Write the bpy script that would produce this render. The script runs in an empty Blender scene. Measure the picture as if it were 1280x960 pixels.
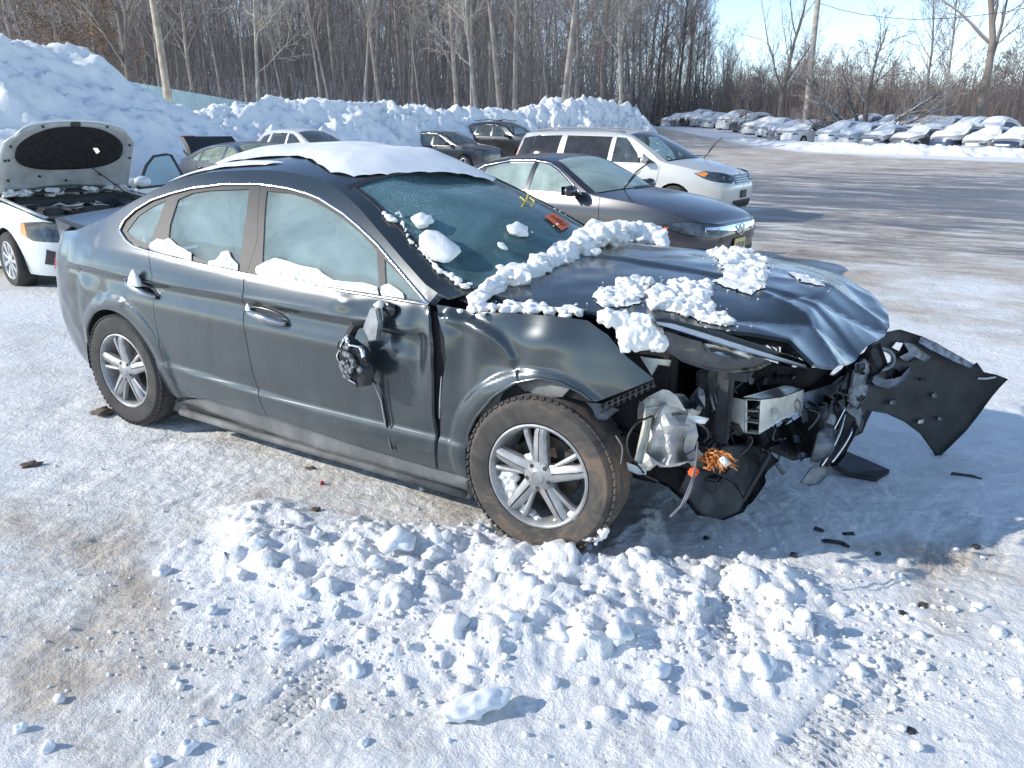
import bpy, bmesh, math, random
import numpy as np
from mathutils import Vector, Matrix, noise
from mathutils.geometry import delaunay_2d_cdt
SC = bpy.context.scene
COL = SC.collection
random.seed(7)
PI = math.pi

# ---------------------------------------------------------------- camera
CAM_POS = Vector((1.451, -3.576, 1.739))
CAM_F, CAM_YAW, CAM_PITCH, CAM_ROLL = 980.0, -0.540, 0.316, 0.005
_F = Vector((math.sin(CAM_YAW) * math.cos(CAM_PITCH), math.cos(CAM_YAW) * math.cos(CAM_PITCH), -math.sin(CAM_PITCH)))
_R0 = Vector((math.cos(CAM_YAW), -math.sin(CAM_YAW), 0))
_U0 = _R0.cross(_F)
_R = _R0 * math.cos(CAM_ROLL) + _U0 * math.sin(CAM_ROLL)
_U = -_R0 * math.sin(CAM_ROLL) + _U0 * math.cos(CAM_ROLL)
cam_data = bpy.data.cameras.new('camera')
cam = bpy.data.objects.new('camera', cam_data)
COL.objects.link(cam)
cam.matrix_world = Matrix(((_R.x, _U.x, -_F.x, CAM_POS.x), (_R.y, _U.y, -_F.y, CAM_POS.y), (_R.z, _U.z, -_F.z, CAM_POS.z), (0, 0, 0, 1)))
cam_data.sensor_width = 36.0
cam_data.lens = 36.0 * CAM_F / 1280.0
cam_data.clip_start = 0.05
cam_data.clip_end = 5000
SC.camera = cam

# ---------------------------------------------------------------- sky, sun, exposure
SUN_ELEV = math.radians(27)
SUN_AZ = Vector((-0.78, -0.625))          # horizontal direction towards the sun
world = bpy.data.worlds.new('World')
SC.world = world
world.use_nodes = True
_nt = world.node_tree
_nt.nodes.clear()
_o = _nt.nodes.new('ShaderNodeOutputWorld')
_b = _nt.nodes.new('ShaderNodeBackground')
_s = _nt.nodes.new('ShaderNodeTexSky')
_s.sky_type = 'NISHITA'
_s.sun_disc = False
_s.sun_elevation = SUN_ELEV
_s.sun_rotation = math.atan2(SUN_AZ.x, SUN_AZ.y)
_s.air_density = 0.7
_s.dust_density = 0.0
_s.ozone_density = 0.6
_b.inputs['Strength'].default_value = 0.15
_nt.links.new(_s.outputs[0], _b.inputs[0])
_nt.links.new(_b.outputs[0], _o.inputs[0])
sun_data = bpy.data.lights.new('sun', 'SUN')
sun_data.energy = 2.5
sun_data.angle = math.radians(0.6)
sun_data.color = (1.0, 0.94, 0.85)
sun = bpy.data.objects.new('sun', sun_data)
COL.objects.link(sun)
_d = Vector((SUN_AZ.x * math.cos(SUN_ELEV), SUN_AZ.y * math.cos(SUN_ELEV), math.sin(SUN_ELEV)))
sun.rotation_euler = _d.to_track_quat('Z', 'Y').to_euler()
sun.location = (-20, -20, 20)
SC.view_settings.view_transform = 'Standard'
SC.view_settings.look = 'None'
SC.view_settings.gamma = 1
SC.view_settings.exposure = 0.90
SC.render.film_transparent = False
try:
    SC.cycles.max_bounces = 8
    SC.cycles.transparent_max_bounces = 16
    SC.cycles.use_denoising = True
except Exception:
    pass

# ---------------------------------------------------------------- numbers
def lerp(a, b, t): return a + (b - a) * t
def clamp(x, a=0.0, b=1.0): return a if x < a else b if x > b else x
def sstep(a, b, x):
    t = clamp((x - a) / (b - a)); return t * t * (3 - 2 * t)
def curve(pts):
    """smooth monotone-ish interpolation through (x, y) pairs"""
    xs = [p[0] for p in pts]; ys = [p[1] for p in pts]; n = len(pts)
    m = []
    for i in range(n):
        if i == 0: m.append((ys[1] - ys[0]) / (xs[1] - xs[0]))
        elif i == n - 1: m.append((ys[-1] - ys[-2]) / (xs[-1] - xs[-2]))
        else:
            a = (ys[i] - ys[i-1]) / (xs[i] - xs[i-1]); b = (ys[i+1] - ys[i]) / (xs[i+1] - xs[i])
            m.append(0 if a * b <= 0 else 2 * a * b / (a + b))
    def f(x):
        if x <= xs[0]: return ys[0]
        if x >= xs[-1]: return ys[-1]
        lo, hi = 0, n - 1
        while hi - lo > 1:
            k = (lo + hi) // 2
            if xs[k] <= x: lo = k
            else: hi = k
        h = xs[lo+1] - xs[lo]; t = (x - xs[lo]) / h
        t2, t3 = t * t, t * t * t
        return (2*t3 - 3*t2 + 1) * ys[lo] + (t3 - 2*t2 + t) * h * m[lo] + (-2*t3 + 3*t2) * ys[lo+1] + (t3 - t2) * h * m[lo+1]
    return f
def ray(u, v): return _F + _R * ((u - 640) / CAM_F) + _U * ((480 - v) / CAM_F)
def on_z(u, v, z=0.0):
    d = ray(u, v); return CAM_POS + d * ((z - CAM_POS.z) / d.z)
def on_y(u, v, y):
    d = ray(u, v); return CAM_POS + d * ((y - CAM_POS.y) / d.y)
def on_x(u, v, x):
    d = ray(u, v); return CAM_POS + d * ((x - CAM_POS.x) / d.x)
def at_depth(u, v, dist): return CAM_POS + ray(u, v) * dist
def project(p):
    d = Vector(p) - CAM_POS; z = d.dot(_F)
    return 640 + CAM_F * d.dot(_R) / z, 480 - CAM_F * d.dot(_U) / z, z

# numpy gradient noise for height fields
_rng = np.random.RandomState(11)
_perm = np.concatenate([_rng.permutation(256)] * 2)
_grad = np.stack([np.cos(np.linspace(0, 2*np.pi, 16, endpoint=False)), np.sin(np.linspace(0, 2*np.pi, 16, endpoint=False))], 1)
def pnoise(x, y):
    xi = np.floor(x).astype(int); yi = np.floor(y).astype(int); xf = x - xi; yf = y - yi
    u = xf**3*(xf*(xf*6-15)+10); v = yf**3*(yf*(yf*6-15)+10)
    def g(ix, iy, dx, dy):
        h = _perm[(_perm[ix & 255] + iy) & 255] & 15
        return _grad[h, 0]*dx + _grad[h, 1]*dy
    a = g(xi, yi, xf, yf); b = g(xi+1, yi, xf-1, yf); c = g(xi, yi+1, xf, yf-1); d = g(xi+1, yi+1, xf-1, yf-1)
    return (a + u*(b-a)) * (1-v) + (c + u*(d-c)) * v
def fbm(x, y, o=4, g=.5):
    r = 0; a = 1
    for i in range(o): r = r + a * pnoise(x + 17.3*i, y - 9.1*i); x = x*2.03; y = y*2.03; a *= g
    return r
def billow(x, y, o=3, g=.55):
    r = 0; a = 1
    for i in range(o): r = r + a * np.abs(pnoise(x + 7.7*i, y + 3.1*i)); x = x*2.1; y = y*2.1; a *= g
    return r

# ---------------------------------------------------------------- materials
def rgb(c): return (c[0], c[1], c[2], 1)
def new_mat(name):
    m = bpy.data.materials.new(name); m.use_nodes = True
    nt = m.node_tree; p = nt.nodes['Principled BSDF']
    return m, nt, p
def N(nt, t, **kw):
    n = nt.nodes.new(t)
    for k, v in kw.items():
        if k in n.inputs.keys(): n.inputs[k].default_value = v
        else: setattr(n, k, v)
    return n
def ramp(nt, fac, stops):
    r = nt.nodes.new('ShaderNodeValToRGB')
    e = r.color_ramp.elements
    while len(e) < len(stops): e.new(0.5)
    for i, (p, c) in enumerate(stops):
        e[i].position = p; e[i].color = rgb(c) if not isinstance(c, (int, float)) else (c, c, c, 1)
    nt.links.new(fac, r.inputs[0]); return r
def noise_tex(nt, scale, detail=4, rough=.55, vec=None, dist=0.0, coord='Object'):
    n = nt.nodes.new('ShaderNodeTexNoise'); n.inputs['Scale'].default_value = scale
    n.inputs['Detail'].default_value = detail; n.inputs['Roughness'].default_value = rough
    n.inputs['Distortion'].default_value = dist
    if vec is None:
        tc = nt.nodes.new('ShaderNodeTexCoord'); vec = tc.outputs[coord]
    nt.links.new(vec, n.inputs['Vector']); return n
def mixc(nt, fac, a, b, mode='MIX'):
    m = nt.nodes.new('ShaderNodeMix'); m.data_type = 'RGBA'; m.blend_type = mode
    for s, k in ((a, 6), (b, 7)):
        if isinstance(s, tuple): m.inputs[k].default_value = rgb(s)
        else: nt.links.new(s, m.inputs[k])
    if isinstance(fac, (int, float)): m.inputs[0].default_value = fac
    else: nt.links.new(fac, m.inputs[0])
    return m.outputs[2]
def bump(nt, p, h, strength=.3, dist=.01):
    b = nt.nodes.new('ShaderNodeBump'); b.inputs['Strength'].default_value = strength
    b.inputs['Distance'].default_value = dist
    nt.links.new(h, b.inputs['Height']); nt.links.new(b.outputs[0], p.inputs['Normal']); return b
def simple(name, c, rough=.5, metal=0.0, coat=0.0, var=.25, nscale=12, bstr=0.0, bscale=60):
    m, nt, p = new_mat(name)
    n = noise_tex(nt, nscale, 5)
    lo = tuple(x * (1 - var) for x in c); hi = tuple(min(1, x * (1 + var)) for x in c)
    nt.links.new(ramp(nt, n.outputs[0], [(.3, lo), (.7, hi)]).outputs[0], p.inputs['Base Color'])
    p.inputs['Roughness'].default_value = rough; p.inputs['Metallic'].default_value = metal
    p.inputs['Coat Weight'].default_value = coat
    if bstr:
        n2 = noise_tex(nt, bscale, 4); bump(nt, p, n2.outputs[0], bstr)
    return m
def paint(name, c, metal=.35, rough=.32, dirt=.35, dirtcol=(.30, .30, .29), zfade=.9):
    """car paint under a film of road salt that is heavier low on the body"""
    m, nt, p = new_mat(name)
    tc = nt.nodes.new('ShaderNodeTexCoord')
    sep = nt.nodes.new('ShaderNodeSeparateXYZ'); nt.links.new(tc.outputs['Object'], sep.inputs[0])
    mp = nt.nodes.new('ShaderNodeMapping'); mp.inputs['Scale'].default_value = (3.0, 3.0, .9)
    nt.links.new(tc.outputs['Object'], mp.inputs[0])
    n1 = noise_tex(nt, 2.2, 7, .65, mp.outputs[0], .4)
    n2 = noise_tex(nt, 60, 3, .7, tc.outputs['Object'])
    h = nt.nodes.new('ShaderNodeMapRange'); h.inputs[1].default_value = .1; h.inputs[2].default_value = zfade
    h.inputs[3].default_value = 1.0; h.inputs[4].default_value = .12
    nt.links.new(sep.outputs[2], h.inputs[0])
    mu = N(nt, 'ShaderNodeMath', operation='MULTIPLY'); nt.links.new(h.outputs[0], mu.inputs[0])
    nt.links.new(ramp(nt, n1.outputs[0], [(.3, .25), (.75, 1.0)]).outputs[0], mu.inputs[1])
    mu2 = N(nt, 'ShaderNodeMath', operation='MULTIPLY'); nt.links.new(mu.outputs[0], mu2.inputs[0])
    nt.links.new(ramp(nt, n2.outputs[0], [(.3, .7), (.7, 1.0)]).outputs[0], mu2.inputs[1])
    mu3 = N(nt, 'ShaderNodeMath', operation='MULTIPLY'); nt.links.new(mu2.outputs[0], mu3.inputs[0]); mu3.inputs[1].default_value = dirt * 2.0
    mu3.use_clamp = True
    nt.links.new(mixc(nt, mu3.outputs[0], c, dirtcol), p.inputs['Base Color'])
    r = nt.nodes.new('ShaderNodeMapRange'); r.inputs[3].default_value = rough; r.inputs[4].default_value = .75
    nt.links.new(mu3.outputs[0], r.inputs[0]); nt.links.new(r.outputs[0], p.inputs['Roughness'])
    me = nt.nodes.new('ShaderNodeMapRange'); me.inputs[3].default_value = metal; me.inputs[4].default_value = 0.0
    nt.links.new(mu3.outputs[0], me.inputs[0]); nt.links.new(me.outputs[0], p.inputs['Metallic'])
    co = nt.nodes.new('ShaderNodeMapRange'); co.inputs[3].default_value = .9; co.inputs[4].default_value = 0.1
    nt.links.new(mu3.outputs[0], co.inputs[0]); nt.links.new(co.outputs[0], p.inputs['Coat Weight'])
    p.inputs['Coat Roughness'].default_value = .15
    nb = noise_tex(nt, 2.3, 3, .5, tc.outputs['Object'])
    bump(nt, p, nb.outputs[0], .015, .02)
    return m
def glass(name, tint=(.62, .78, .74), frost=.12, fcol=(.6, .68, .68), rough=.04, fscale=3.0):
    """thin window glass: tinted see-through plus mirror reflection plus a pale film for frost, dust and painted-in haze"""
    m, nt, p = new_mat(name); nt.nodes.remove(p)
    out = nt.nodes['Material Output']
    tr = nt.nodes.new('ShaderNodeBsdfTransparent'); tr.inputs[0].default_value = rgb(tint)
    gl = nt.nodes.new('ShaderNodeBsdfGlossy'); gl.inputs['Roughness'].default_value = rough; gl.inputs[0].default_value = (1, 1, 1, 1)
    fr = nt.nodes.new('ShaderNodeFresnel'); fr.inputs[0].default_value = 1.5
    mx = nt.nodes.new('ShaderNodeMixShader'); nt.links.new(fr.outputs[0], mx.inputs[0])
    nt.links.new(tr.outputs[0], mx.inputs[1]); nt.links.new(gl.outputs[0], mx.inputs[2])
    df = nt.nodes.new('ShaderNodeBsdfDiffuse'); df.inputs[0].default_value = rgb(fcol)
    n = noise_tex(nt, fscale, 7, .65, dist=.6)
    r = ramp(nt, n.outputs[0], [(.25, frost * .35), (.8, min(1, frost * 1.6))])
    m2 = nt.nodes.new('ShaderNodeMixShader'); nt.links.new(r.outputs[0], m2.inputs[0])
    nt.links.new(mx.outputs[0], m2.inputs[1]); nt.links.new(df.outputs[0], m2.inputs[2])
    nt.links.new(m2.outputs[0], out.inputs[0]); return m
def snow_mat(name, c=(.84, .87, .92), bs=.35, scale=25):
    m, nt, p = new_mat(name)
    n = noise_tex(nt, scale, 6, .65)
    nt.links.new(ramp(nt, n.outputs[0], [(.25, tuple(x * .93 for x in c)), (.7, c)]).outputs[0], p.inputs['Base Color'])
    p.inputs['Roughness'].default_value = .75; p.inputs['Specular IOR Level'].default_value = .25
    n2 = noise_tex(nt, scale * 3, 5, .7)
    bump(nt, p, n2.outputs[0], bs, .02); return m

# ---------------------------------------------------------------- meshes and objects
def link(name, me, mat=None, parent=None, smooth=True, kind=None):
    o = bpy.data.objects.new(name, me); COL.objects.link(o)
    if mat is not None and not me.materials:
        for mm in (mat if isinstance(mat, (list, tuple)) else [mat]): me.materials.append(mm)
    if smooth and len(me.polygons): me.polygons.foreach_set('use_smooth', [True] * len(me.polygons))
    if parent is not None: o.parent = parent
    if kind: o['kind'] = kind
    return o
def mk(name, verts, faces, mat=None, parent=None, smooth=True, kind=None):
    me = bpy.data.meshes.new(name)
    me.from_pydata([tuple(v) for v in verts], [], faces); me.update()
    return link(name, me, mat, parent, smooth, kind)
def grid_mesh(name, X, Y, Z, mat=None, parent=None, smooth=True, kind=None):
    """X, Y, Z: 2-D arrays"""
    r, c = X.shape
    co = np.stack([X, Y, Z], -1).reshape(-1, 3).astype(np.float32)
    i = np.arange(r*c).reshape(r, c)
    q = np.stack([i[:-1, :-1], i[:-1, 1:], i[1:, 1:], i[1:, :-1]], -1).reshape(-1, 4)
    me = bpy.data.meshes.new(name)
    me.vertices.add(len(co)); me.vertices.foreach_set('co', co.ravel())
    me.loops.add(q.size); me.loops.foreach_set('vertex_index', q.ravel().astype(np.int32))
    me.polygons.add(len(q)); me.polygons.foreach_set('loop_start', np.arange(0, q.size, 4, dtype=np.int32))
    me.update(calc_edges=True)
    return link(name, me, mat, parent, smooth, kind)
def tag(o, label=None, cat=None, group=None, kind=None):
    if label: o['label'] = label
    if cat: o['category'] = cat
    if group: o['group'] = group
    if kind: o['kind'] = kind
    return o
def thing(name, label, cat, loc=(0, 0, 0), rz=0.0, group=None, rot=None):
    o = bpy.data.objects.new(name, None); COL.objects.link(o); o.empty_display_size = .1
    o.location = loc; o.rotation_euler = rot if rot else (0, 0, rz)
    return tag(o, label, cat, group)
def part(name, parent):
    """an empty part that carries sub-parts"""
    o = bpy.data.objects.new(name, None); COL.objects.link(o); o.parent = parent; o.empty_display_size = .05
    return o
def copy_tree(o, parent=None):
    c = o.copy(); COL.objects.link(c); c.parent = parent
    for ch in [k for k in CHILDREN.get(o.name, [])]: copy_tree(ch, c)
    return c
CHILDREN = {}
def index_children():
    CHILDREN.clear()
    for o in bpy.data.objects:
        if o.parent: CHILDREN.setdefault(o.parent.name, []).append(o)

class Geo:
    """collects boxes, tubes and the like into one mesh"""
    def __init__(s): s.v = []; s.f = []
    def add(s, vs, fs):
        b = len(s.v); s.v += [tuple(v) for v in vs]; s.f += [tuple(b + i for i in f) for f in fs]; return s
    def box(s, c, d, rot=None, taper=1.0):
        """centre, full size, optional rotation Matrix; bevel by 8-sided corners kept simple"""
        hx, hy, hz = d[0]/2, d[1]/2, d[2]/2; vs = []
        for z, k in ((-hz, 1.0), (hz, taper)):
            for x, y in ((-hx, -hy), (hx, -hy), (hx, hy), (-hx, hy)): vs.append(Vector((x*k, y*k, z)))
        if rot is not None: vs = [rot @ v for v in vs]
        c = Vector(c); vs = [v + c for v in vs]
        return s.add(vs, [(0, 3, 2, 1), (4, 5, 6, 7), (0, 1, 5, 4), (1, 2, 6, 5), (2, 3, 7, 6), (3, 0, 4, 7)])
    def tube(s, pts, r, n=8, cap=True, flat=1.0):
        pts = [Vector(p) for p in pts]; rs = r if isinstance(r, (list, tuple)) else [r] * len(pts)
        b = len(s.v); up = Vector((0, 0, 1)); prev = None
        for i, p in enumerate(pts):
            if i == 0: t = pts[1] - p
            elif i == len(pts) - 1: t = p - pts[i-1]
            else: t = pts[i+1] - pts[i-1]
            t = t.normalized() if t.length > 1e-9 else Vector((0, 0, 1))
            if prev is None:
                a = t.cross(up)
                if a.length < 1e-3: a = t.cross(Vector((1, 0, 0)))
            else: a = prev - t * prev.dot(t)
            a = a.normalized(); prev = a; c = t.cross(a)
            for k in range(n):
                th = 2*PI*k/n; s.v.append(tuple(p + a * (rs[i]*math.cos(th)) + c * (rs[i]*flat*math.sin(th))))
        for i in range(len(pts) - 1):
            for k in range(n):
                k2 = (k+1) % n
                s.f.append((b + i*n + k, b + i*n + k2, b + (i+1)*n + k2, b + (i+1)*n + k))
        if cap:
            s.f.append(tuple(b + k for k in range(n))[::-1]); e = b + (len(pts)-1)*n; s.f.append(tuple(e + k for k in range(n)))
        return s
    def lathe(s, prof, n=32, axis='y', c=(0, 0, 0), closed=False):
        """prof: (radius, height along the axis)"""
        b = len(s.v); m = len(prof); c = Vector(c)
        for k in range(n):
            th = 2*PI*k/n; ct, st = math.cos(th), math.sin(th)
            for r, h in prof:
                v = (r*ct, h, r*st) if axis == 'y' else (r*ct, r*st, h) if axis == 'z' else (h, r*ct, r*st)
                s.v.append(tuple(Vector(v) + c))
        for k in range(n):
            k2 = (k+1) % n
            for i in range(m if closed else m - 1):
                j = (i+1) % m
                s.f.append((b + k*m + i, b + k2*m + i, b + k2*m + j, b + k*m + j))
        return s
    def prism(s, poly, a, bvec):
        """poly: 3-D outline, extruded by a vector"""
        n = len(poly); a = Vector(a) if a is not None else Vector(); bvec = Vector(bvec)
        vs = [Vector(p) + a for p in poly] + [Vector(p) + a + bvec for p in poly]
        return s.add(vs, [tuple(range(n))[::-1], tuple(range(n, 2*n))] + [(i, (i+1) % n, n + (i+1) % n, n + i) for i in range(n)])
    def xf(s, M, start=0):
        for i in range(start, len(s.v)): s.v[i] = tuple(M @ Vector(s.v[i]))
        return s
    def obj(s, name, mat=None, parent=None, smooth=False, bevel=0.0, seg=2, kind=None):
        me = bpy.data.meshes.new(name); me.from_pydata(s.v, [], s.f)
        bm = bmesh.new(); bm.from_mesh(me)
        bmesh.ops.recalc_face_normals(bm, faces=bm.faces)
        if bevel:
            es = [e for e in bm.edges if len(e.link_faces) == 2 and e.calc_face_angle(0) > .5]
            if es: bmesh.ops.bevel(bm, geom=es, offset=bevel, segments=seg, affect='EDGES', clamp_overlap=True)
        bm.to_mesh(me); bm.free()
        o = link(name, me, mat, parent, True, kind)
        if not smooth:
            try: me.set_sharp_from_angle(angle=math.radians(32))
            except Exception: me.polygons.foreach_set('use_smooth', [False] * len(me.polygons))
        return o

def inside(p, poly):
    x, y = p; r = False; n = len(poly); j = n - 1
    for i in range(n):
        xi, yi = poly[i]; xj, yj = poly[j]
        if (yi > y) != (yj > y) and x < (xj - xi) * (y - yi) / (yj - yi) + xi: r = not r
        j = i
    return r
def inside_np(px, py, poly):
    r = np.zeros(px.shape, bool); n = len(poly); j = n - 1
    for i in range(n):
        xi, yi = poly[i]; xj, yj = poly[j]
        if abs(yj - yi) > 1e-12:
            r ^= ((yi > py) != (yj > py)) & (px < (xj - xi) * (py - yi) / (yj - yi) + xi)
        j = i
    return r
def resample(poly, step):
    out = []; n = len(poly)
    for i in range(n):
        a = poly[i]; b = poly[(i+1) % n]; L = math.hypot(b[0]-a[0], b[1]-a[1]); k = max(1, int(round(L / step)))
        for j in range(k): out.append((lerp(a[0], b[0], j/k), lerp(a[1], b[1], j/k)))
    return out
def shrink(poly, d):
    """inset a closed polygon by d (grow if negative)"""
    n = len(poly); A = sum(poly[i][0]*poly[(i+1) % n][1] - poly[(i+1) % n][0]*poly[i][1] for i in range(n))
    sg = 1 if A > 0 else -1; out = []
    for i in range(n):
        p0, p1, p2 = poly[i-1], poly[i], poly[(i+1) % n]
        e1 = Vector((p1[0]-p0[0], p1[1]-p0[1])); e2 = Vector((p2[0]-p1[0], p2[1]-p1[1]))
        if e1.length < 1e-9 or e2.length < 1e-9: out.append(p1); continue
        e1.normalize(); e2.normalize()
        n1 = Vector((-e1.y, e1.x)) * sg; n2 = Vector((-e2.y, e2.x)) * sg; nn = n1 + n2
        if nn.length < 1e-6: nn = n1
        nn = nn.normalized(); k = max(.4, nn.dot(n1)); out.append((p1[0] + nn.x*d/k, p1[1] + nn.y*d/k))
    return out
def panel(name, poly, f, step=.03, mat=None, parent=None, holes=(), off=0.0, hem=.012, gap=0.0, flip=False, kind=None, smooth=True, extra=()):
    """sheet with the outline poly (and holes) in chart coordinates, laid on the surface f(a, b), its edge turned in by hem"""
    if gap: poly = shrink(poly, gap)
    loops = [resample(poly, step)] + [resample(h, step) for h in holes]
    vs = []; es = []
    for L in loops:
        b = len(vs); vs += [Vector(p) for p in L]; es += [(b + i, b + (i+1) % len(L)) for i in range(len(L))]
    nb = len(vs)
    B = np.array([(v.x, v.y) for v in vs])
    x0, y0 = B.min(0); x1, y1 = B.max(0)
    gx, gy = np.meshgrid(np.arange(x0 + step/2, x1, step), np.arange(y0 + step/2, y1, step)); gx = gx.copy(); gx[1::2] += step/2
    gx = gx.ravel(); gy = gy.ravel()
    k = inside_np(gx, gy, loops[0])
    for h in loops[1:]: k &= ~inside_np(gx, gy, h)
    gx, gy = gx[k], gy[k]
    if len(gx):
        dm = np.full(len(gx), 1e9)
        for c in range(0, len(B), 64):
            dd = (gx[:, None] - B[None, c:c+64, 0])**2 + (gy[:, None] - B[None, c:c+64, 1])**2; dm = np.minimum(dm, dd.min(1))
        k = dm > (step*.45)**2; gx, gy = gx[k], gy[k]
    vs += [Vector((a, b)) for a, b in zip(gx, gy)] + [Vector(p) for p in extra]
    r = delaunay_2d_cdt(vs, es, [], 0, 1e-5)
    V2, F2 = r[0], r[2]
    C = np.array([[sum(V2[i].x for i in t)/3, sum(V2[i].y for i in t)/3] for t in F2])
    k = inside_np(C[:, 0], C[:, 1], loops[0])
    for h in loops[1:]: k &= ~inside_np(C[:, 0], C[:, 1], h)
    F3 = []
    for t, kk in zip(F2, k):
        if not kk: continue
        a_, b_, c_ = V2[t[0]], V2[t[1]], V2[t[2]]; ar = (b_.x-a_.x)*(c_.y-a_.y) - (c_.x-a_.x)*(b_.y-a_.y)
        if abs(ar) < 1e-9: continue
        F3.append(tuple(t) if ar > 0 else tuple(t)[::-1])
    e = step*.55; P = []; Nn = []
    for v in V2:
        p = Vector(f(v.x, v.y)); P.append(p)
        if True:
            du = Vector(f(v.x + e, v.y)) - Vector(f(v.x - e, v.y)); dv = Vector(f(v.x, v.y + e)) - Vector(f(v.x, v.y - e))
            nn = du.cross(dv); nn = nn.normalized() if nn.length > 1e-12 else Vector((0, 0, 1))
            if flip: nn = -nn
            Nn.append(nn)
    if off: P = [p + n*off for p, n in zip(P, Nn)]
    if flip: F3 = [t[::-1] for t in F3]
    if hem:
        cnt = {}
        for t in F3:
            for i in range(len(t)):
                a, b = t[i], t[(i+1) % len(t)]; key = (min(a, b), max(a, b)); cnt[key] = (cnt.get(key, (0,))[0] + 1, a, b)
        top = {}; bot = {}
        def dup(i, d, depth):
            if i not in d: d[i] = len(P); P.append(P[i] - Nn[i]*depth); Nn.append(Nn[i])
            return d[i]
        for key, (c, a, b) in list(cnt.items()):
            if c == 1:
                a1, b1 = dup(a, top, 0.0), dup(b, top, 0.0); a2, b2 = dup(a, bot, hem), dup(b, bot, hem)
                F3.append((b1, a1, a2, b2))
    o = mk(name, P, F3, mat, parent, smooth, kind)
    if smooth: o.data.normals_split_custom_set_from_vertices([tuple(n) for n in Nn])
    return o

def rock(bm_seed, r, sub=2, amp=.3, sc=(1, 1, 1), freq=1.6):
    """noisy lump, returns verts and faces"""
    bm = bmesh.new(); bmesh.ops.create_icosphere(bm, subdivisions=sub, radius=1.0)
    o = Vector((bm_seed*3.7, bm_seed*1.3, -bm_seed*2.1)); vs = []
    for v in bm.verts:
        k = 1 + amp * noise.noise(v.co*freq + o) * 1.6 + amp*.5 * noise.noise(v.co*freq*2.7 + o)
        c = v.co * k; vs.append(Vector((c.x*r*sc[0], c.y*r*sc[1], c.z*r*sc[2])))
    fs = [tuple(l.index for l in f.verts) for f in bm.faces]
    bm.free(); return vs, fs

# ================================================================ MATERIALS OF THE PLACE
SNOW = snow_mat('snow', (.88, .875, .845))
SNOW_BLOCK = snow_mat('snow_blocks', (.82, .85, .86), .25, 40)
SNOW_ROOF = snow_mat('roof_snow', (.80, .82, .82), .12, 14)

def ground_material():
    m, nt, p = new_mat('packed_snow_and_grit')
    at = nt.nodes.new('ShaderNodeAttribute'); at.attribute_name = 'cover'     # r: brown grit, g: bare wet asphalt, b: fresh snow
    sep = nt.nodes.new('ShaderNodeSeparateColor'); nt.links.new(at.outputs['Color'], sep.inputs[0])
    tc = nt.nodes.new('ShaderNodeTexCoord')
    mp = nt.nodes.new('ShaderNodeMapping'); mp.inputs['Rotation'].default_value = (0, 0, -0.54); mp.inputs['Scale'].default_value = (.26, 1.0, 1)
    nt.links.new(tc.outputs['Object'], mp.inputs[0])
    streak = noise_tex(nt, 1.1, 9, .62, mp.outputs[0], .5)
    mott = noise_tex(nt, 1.1, 12, .72, tc.outputs['Object'], .5)
    streak2 = noise_tex(nt, 4.5, 8, .65, mp.outputs[0], .4)
    fine = noise_tex(nt, 34, 6, .7, tc.outputs['Object'])
    grit = noise_tex(nt, 120, 3, .6, tc.outputs['Object'])
    def addm(a, b, k):
        n = N(nt, 'ShaderNodeMath', operation='MULTIPLY_ADD'); nt.links.new(b, n.inputs[0]); n.inputs[1].default_value = k
        nt.links.new(a, n.inputs[2]); return n.outputs[0]
    # grit amount = attribute + noises
    g = addm(addm(addm(addm(sep.outputs[0], mott.outputs[0], 1.15), fine.outputs[0], .45), streak.outputs[0], .55), streak2.outputs[0], .40)
    g = addm(g, sep.outputs[0], .0)
    gr = ramp(nt, g, [(.0, 0.0), (.1, 0.0), (1.0, 1.0)])
    mr = nt.nodes.new('ShaderNodeMapRange'); mr.inputs[1].default_value = 1.38; mr.inputs[2].default_value = 1.98; nt.links.new(g, mr.inputs[0])
    base = ramp(nt, mr.outputs[0], [(.0, (.85, .845, .81)), (.22, (.76, .74, .69)), (.55, (.60, .53, .44)), (1.0, (.36, .29, .22))])
    # wet asphalt showing through in streaks
    w = addm(addm(addm(sep.outputs[1], streak.outputs[0], .95), streak2.outputs[0], .75), fine.outputs[0], .25)
    wr = nt.nodes.new('ShaderNodeMapRange'); wr.inputs[1].default_value = 1.26; wr.inputs[2].default_value = 1.5; nt.links.new(w, wr.inputs[0])
    c1 = mixc(nt, wr.outputs[0], base.outputs[0], (.105, .095, .09))
    # fresh loose snow on the churned parts
    fr = addm(sep.outputs[2], fine.outputs[0], .3)
    fm = nt.nodes.new('ShaderNodeMapRange'); fm.inputs[1].default_value = .35; fm.inputs[2].default_value = .75; nt.links.new(fr, fm.inputs[0])
    c2 = mixc(nt, fm.outputs[0], c1, (.87, .87, .85))
    # dark specks of gravel
    sp = ramp(nt, grit.outputs[0], [(.66, 0.0), (.72, .7)])
    c3 = mixc(nt, sp.outputs[0], c2, (.22, .19, .16))
    nt.links.new(c3, p.inputs['Base Color'])
    rr = nt.nodes.new('ShaderNodeMapRange'); rr.inputs[3].default_value = .6; rr.inputs[4].default_value = .32
    nt.links.new(wr.outputs[0], rr.inputs[0]); nt.links.new(rr.outputs[0], p.inputs['Roughness'])
    p.inputs['Specular IOR Level'].default_value = .3
    b1 = noise_tex(nt, 22, 8, .72, tc.outputs['Object'], .2)
    b0 = noise_tex(nt, 5, 6, .7, tc.outputs['Object'], .4)
    bb = nt.nodes.new('ShaderNodeBump'); bb.inputs['Strength'].default_value = .45; bb.inputs['Distance'].default_value = .08; nt.links.new(b0.outputs[0], bb.inputs['Height'])
    b = bump(nt, p, b1.outputs[0], .55, .03); nt.links.new(bb.outputs[0], b.inputs['Normal'])
    return m
GROUND = ground_material()

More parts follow.
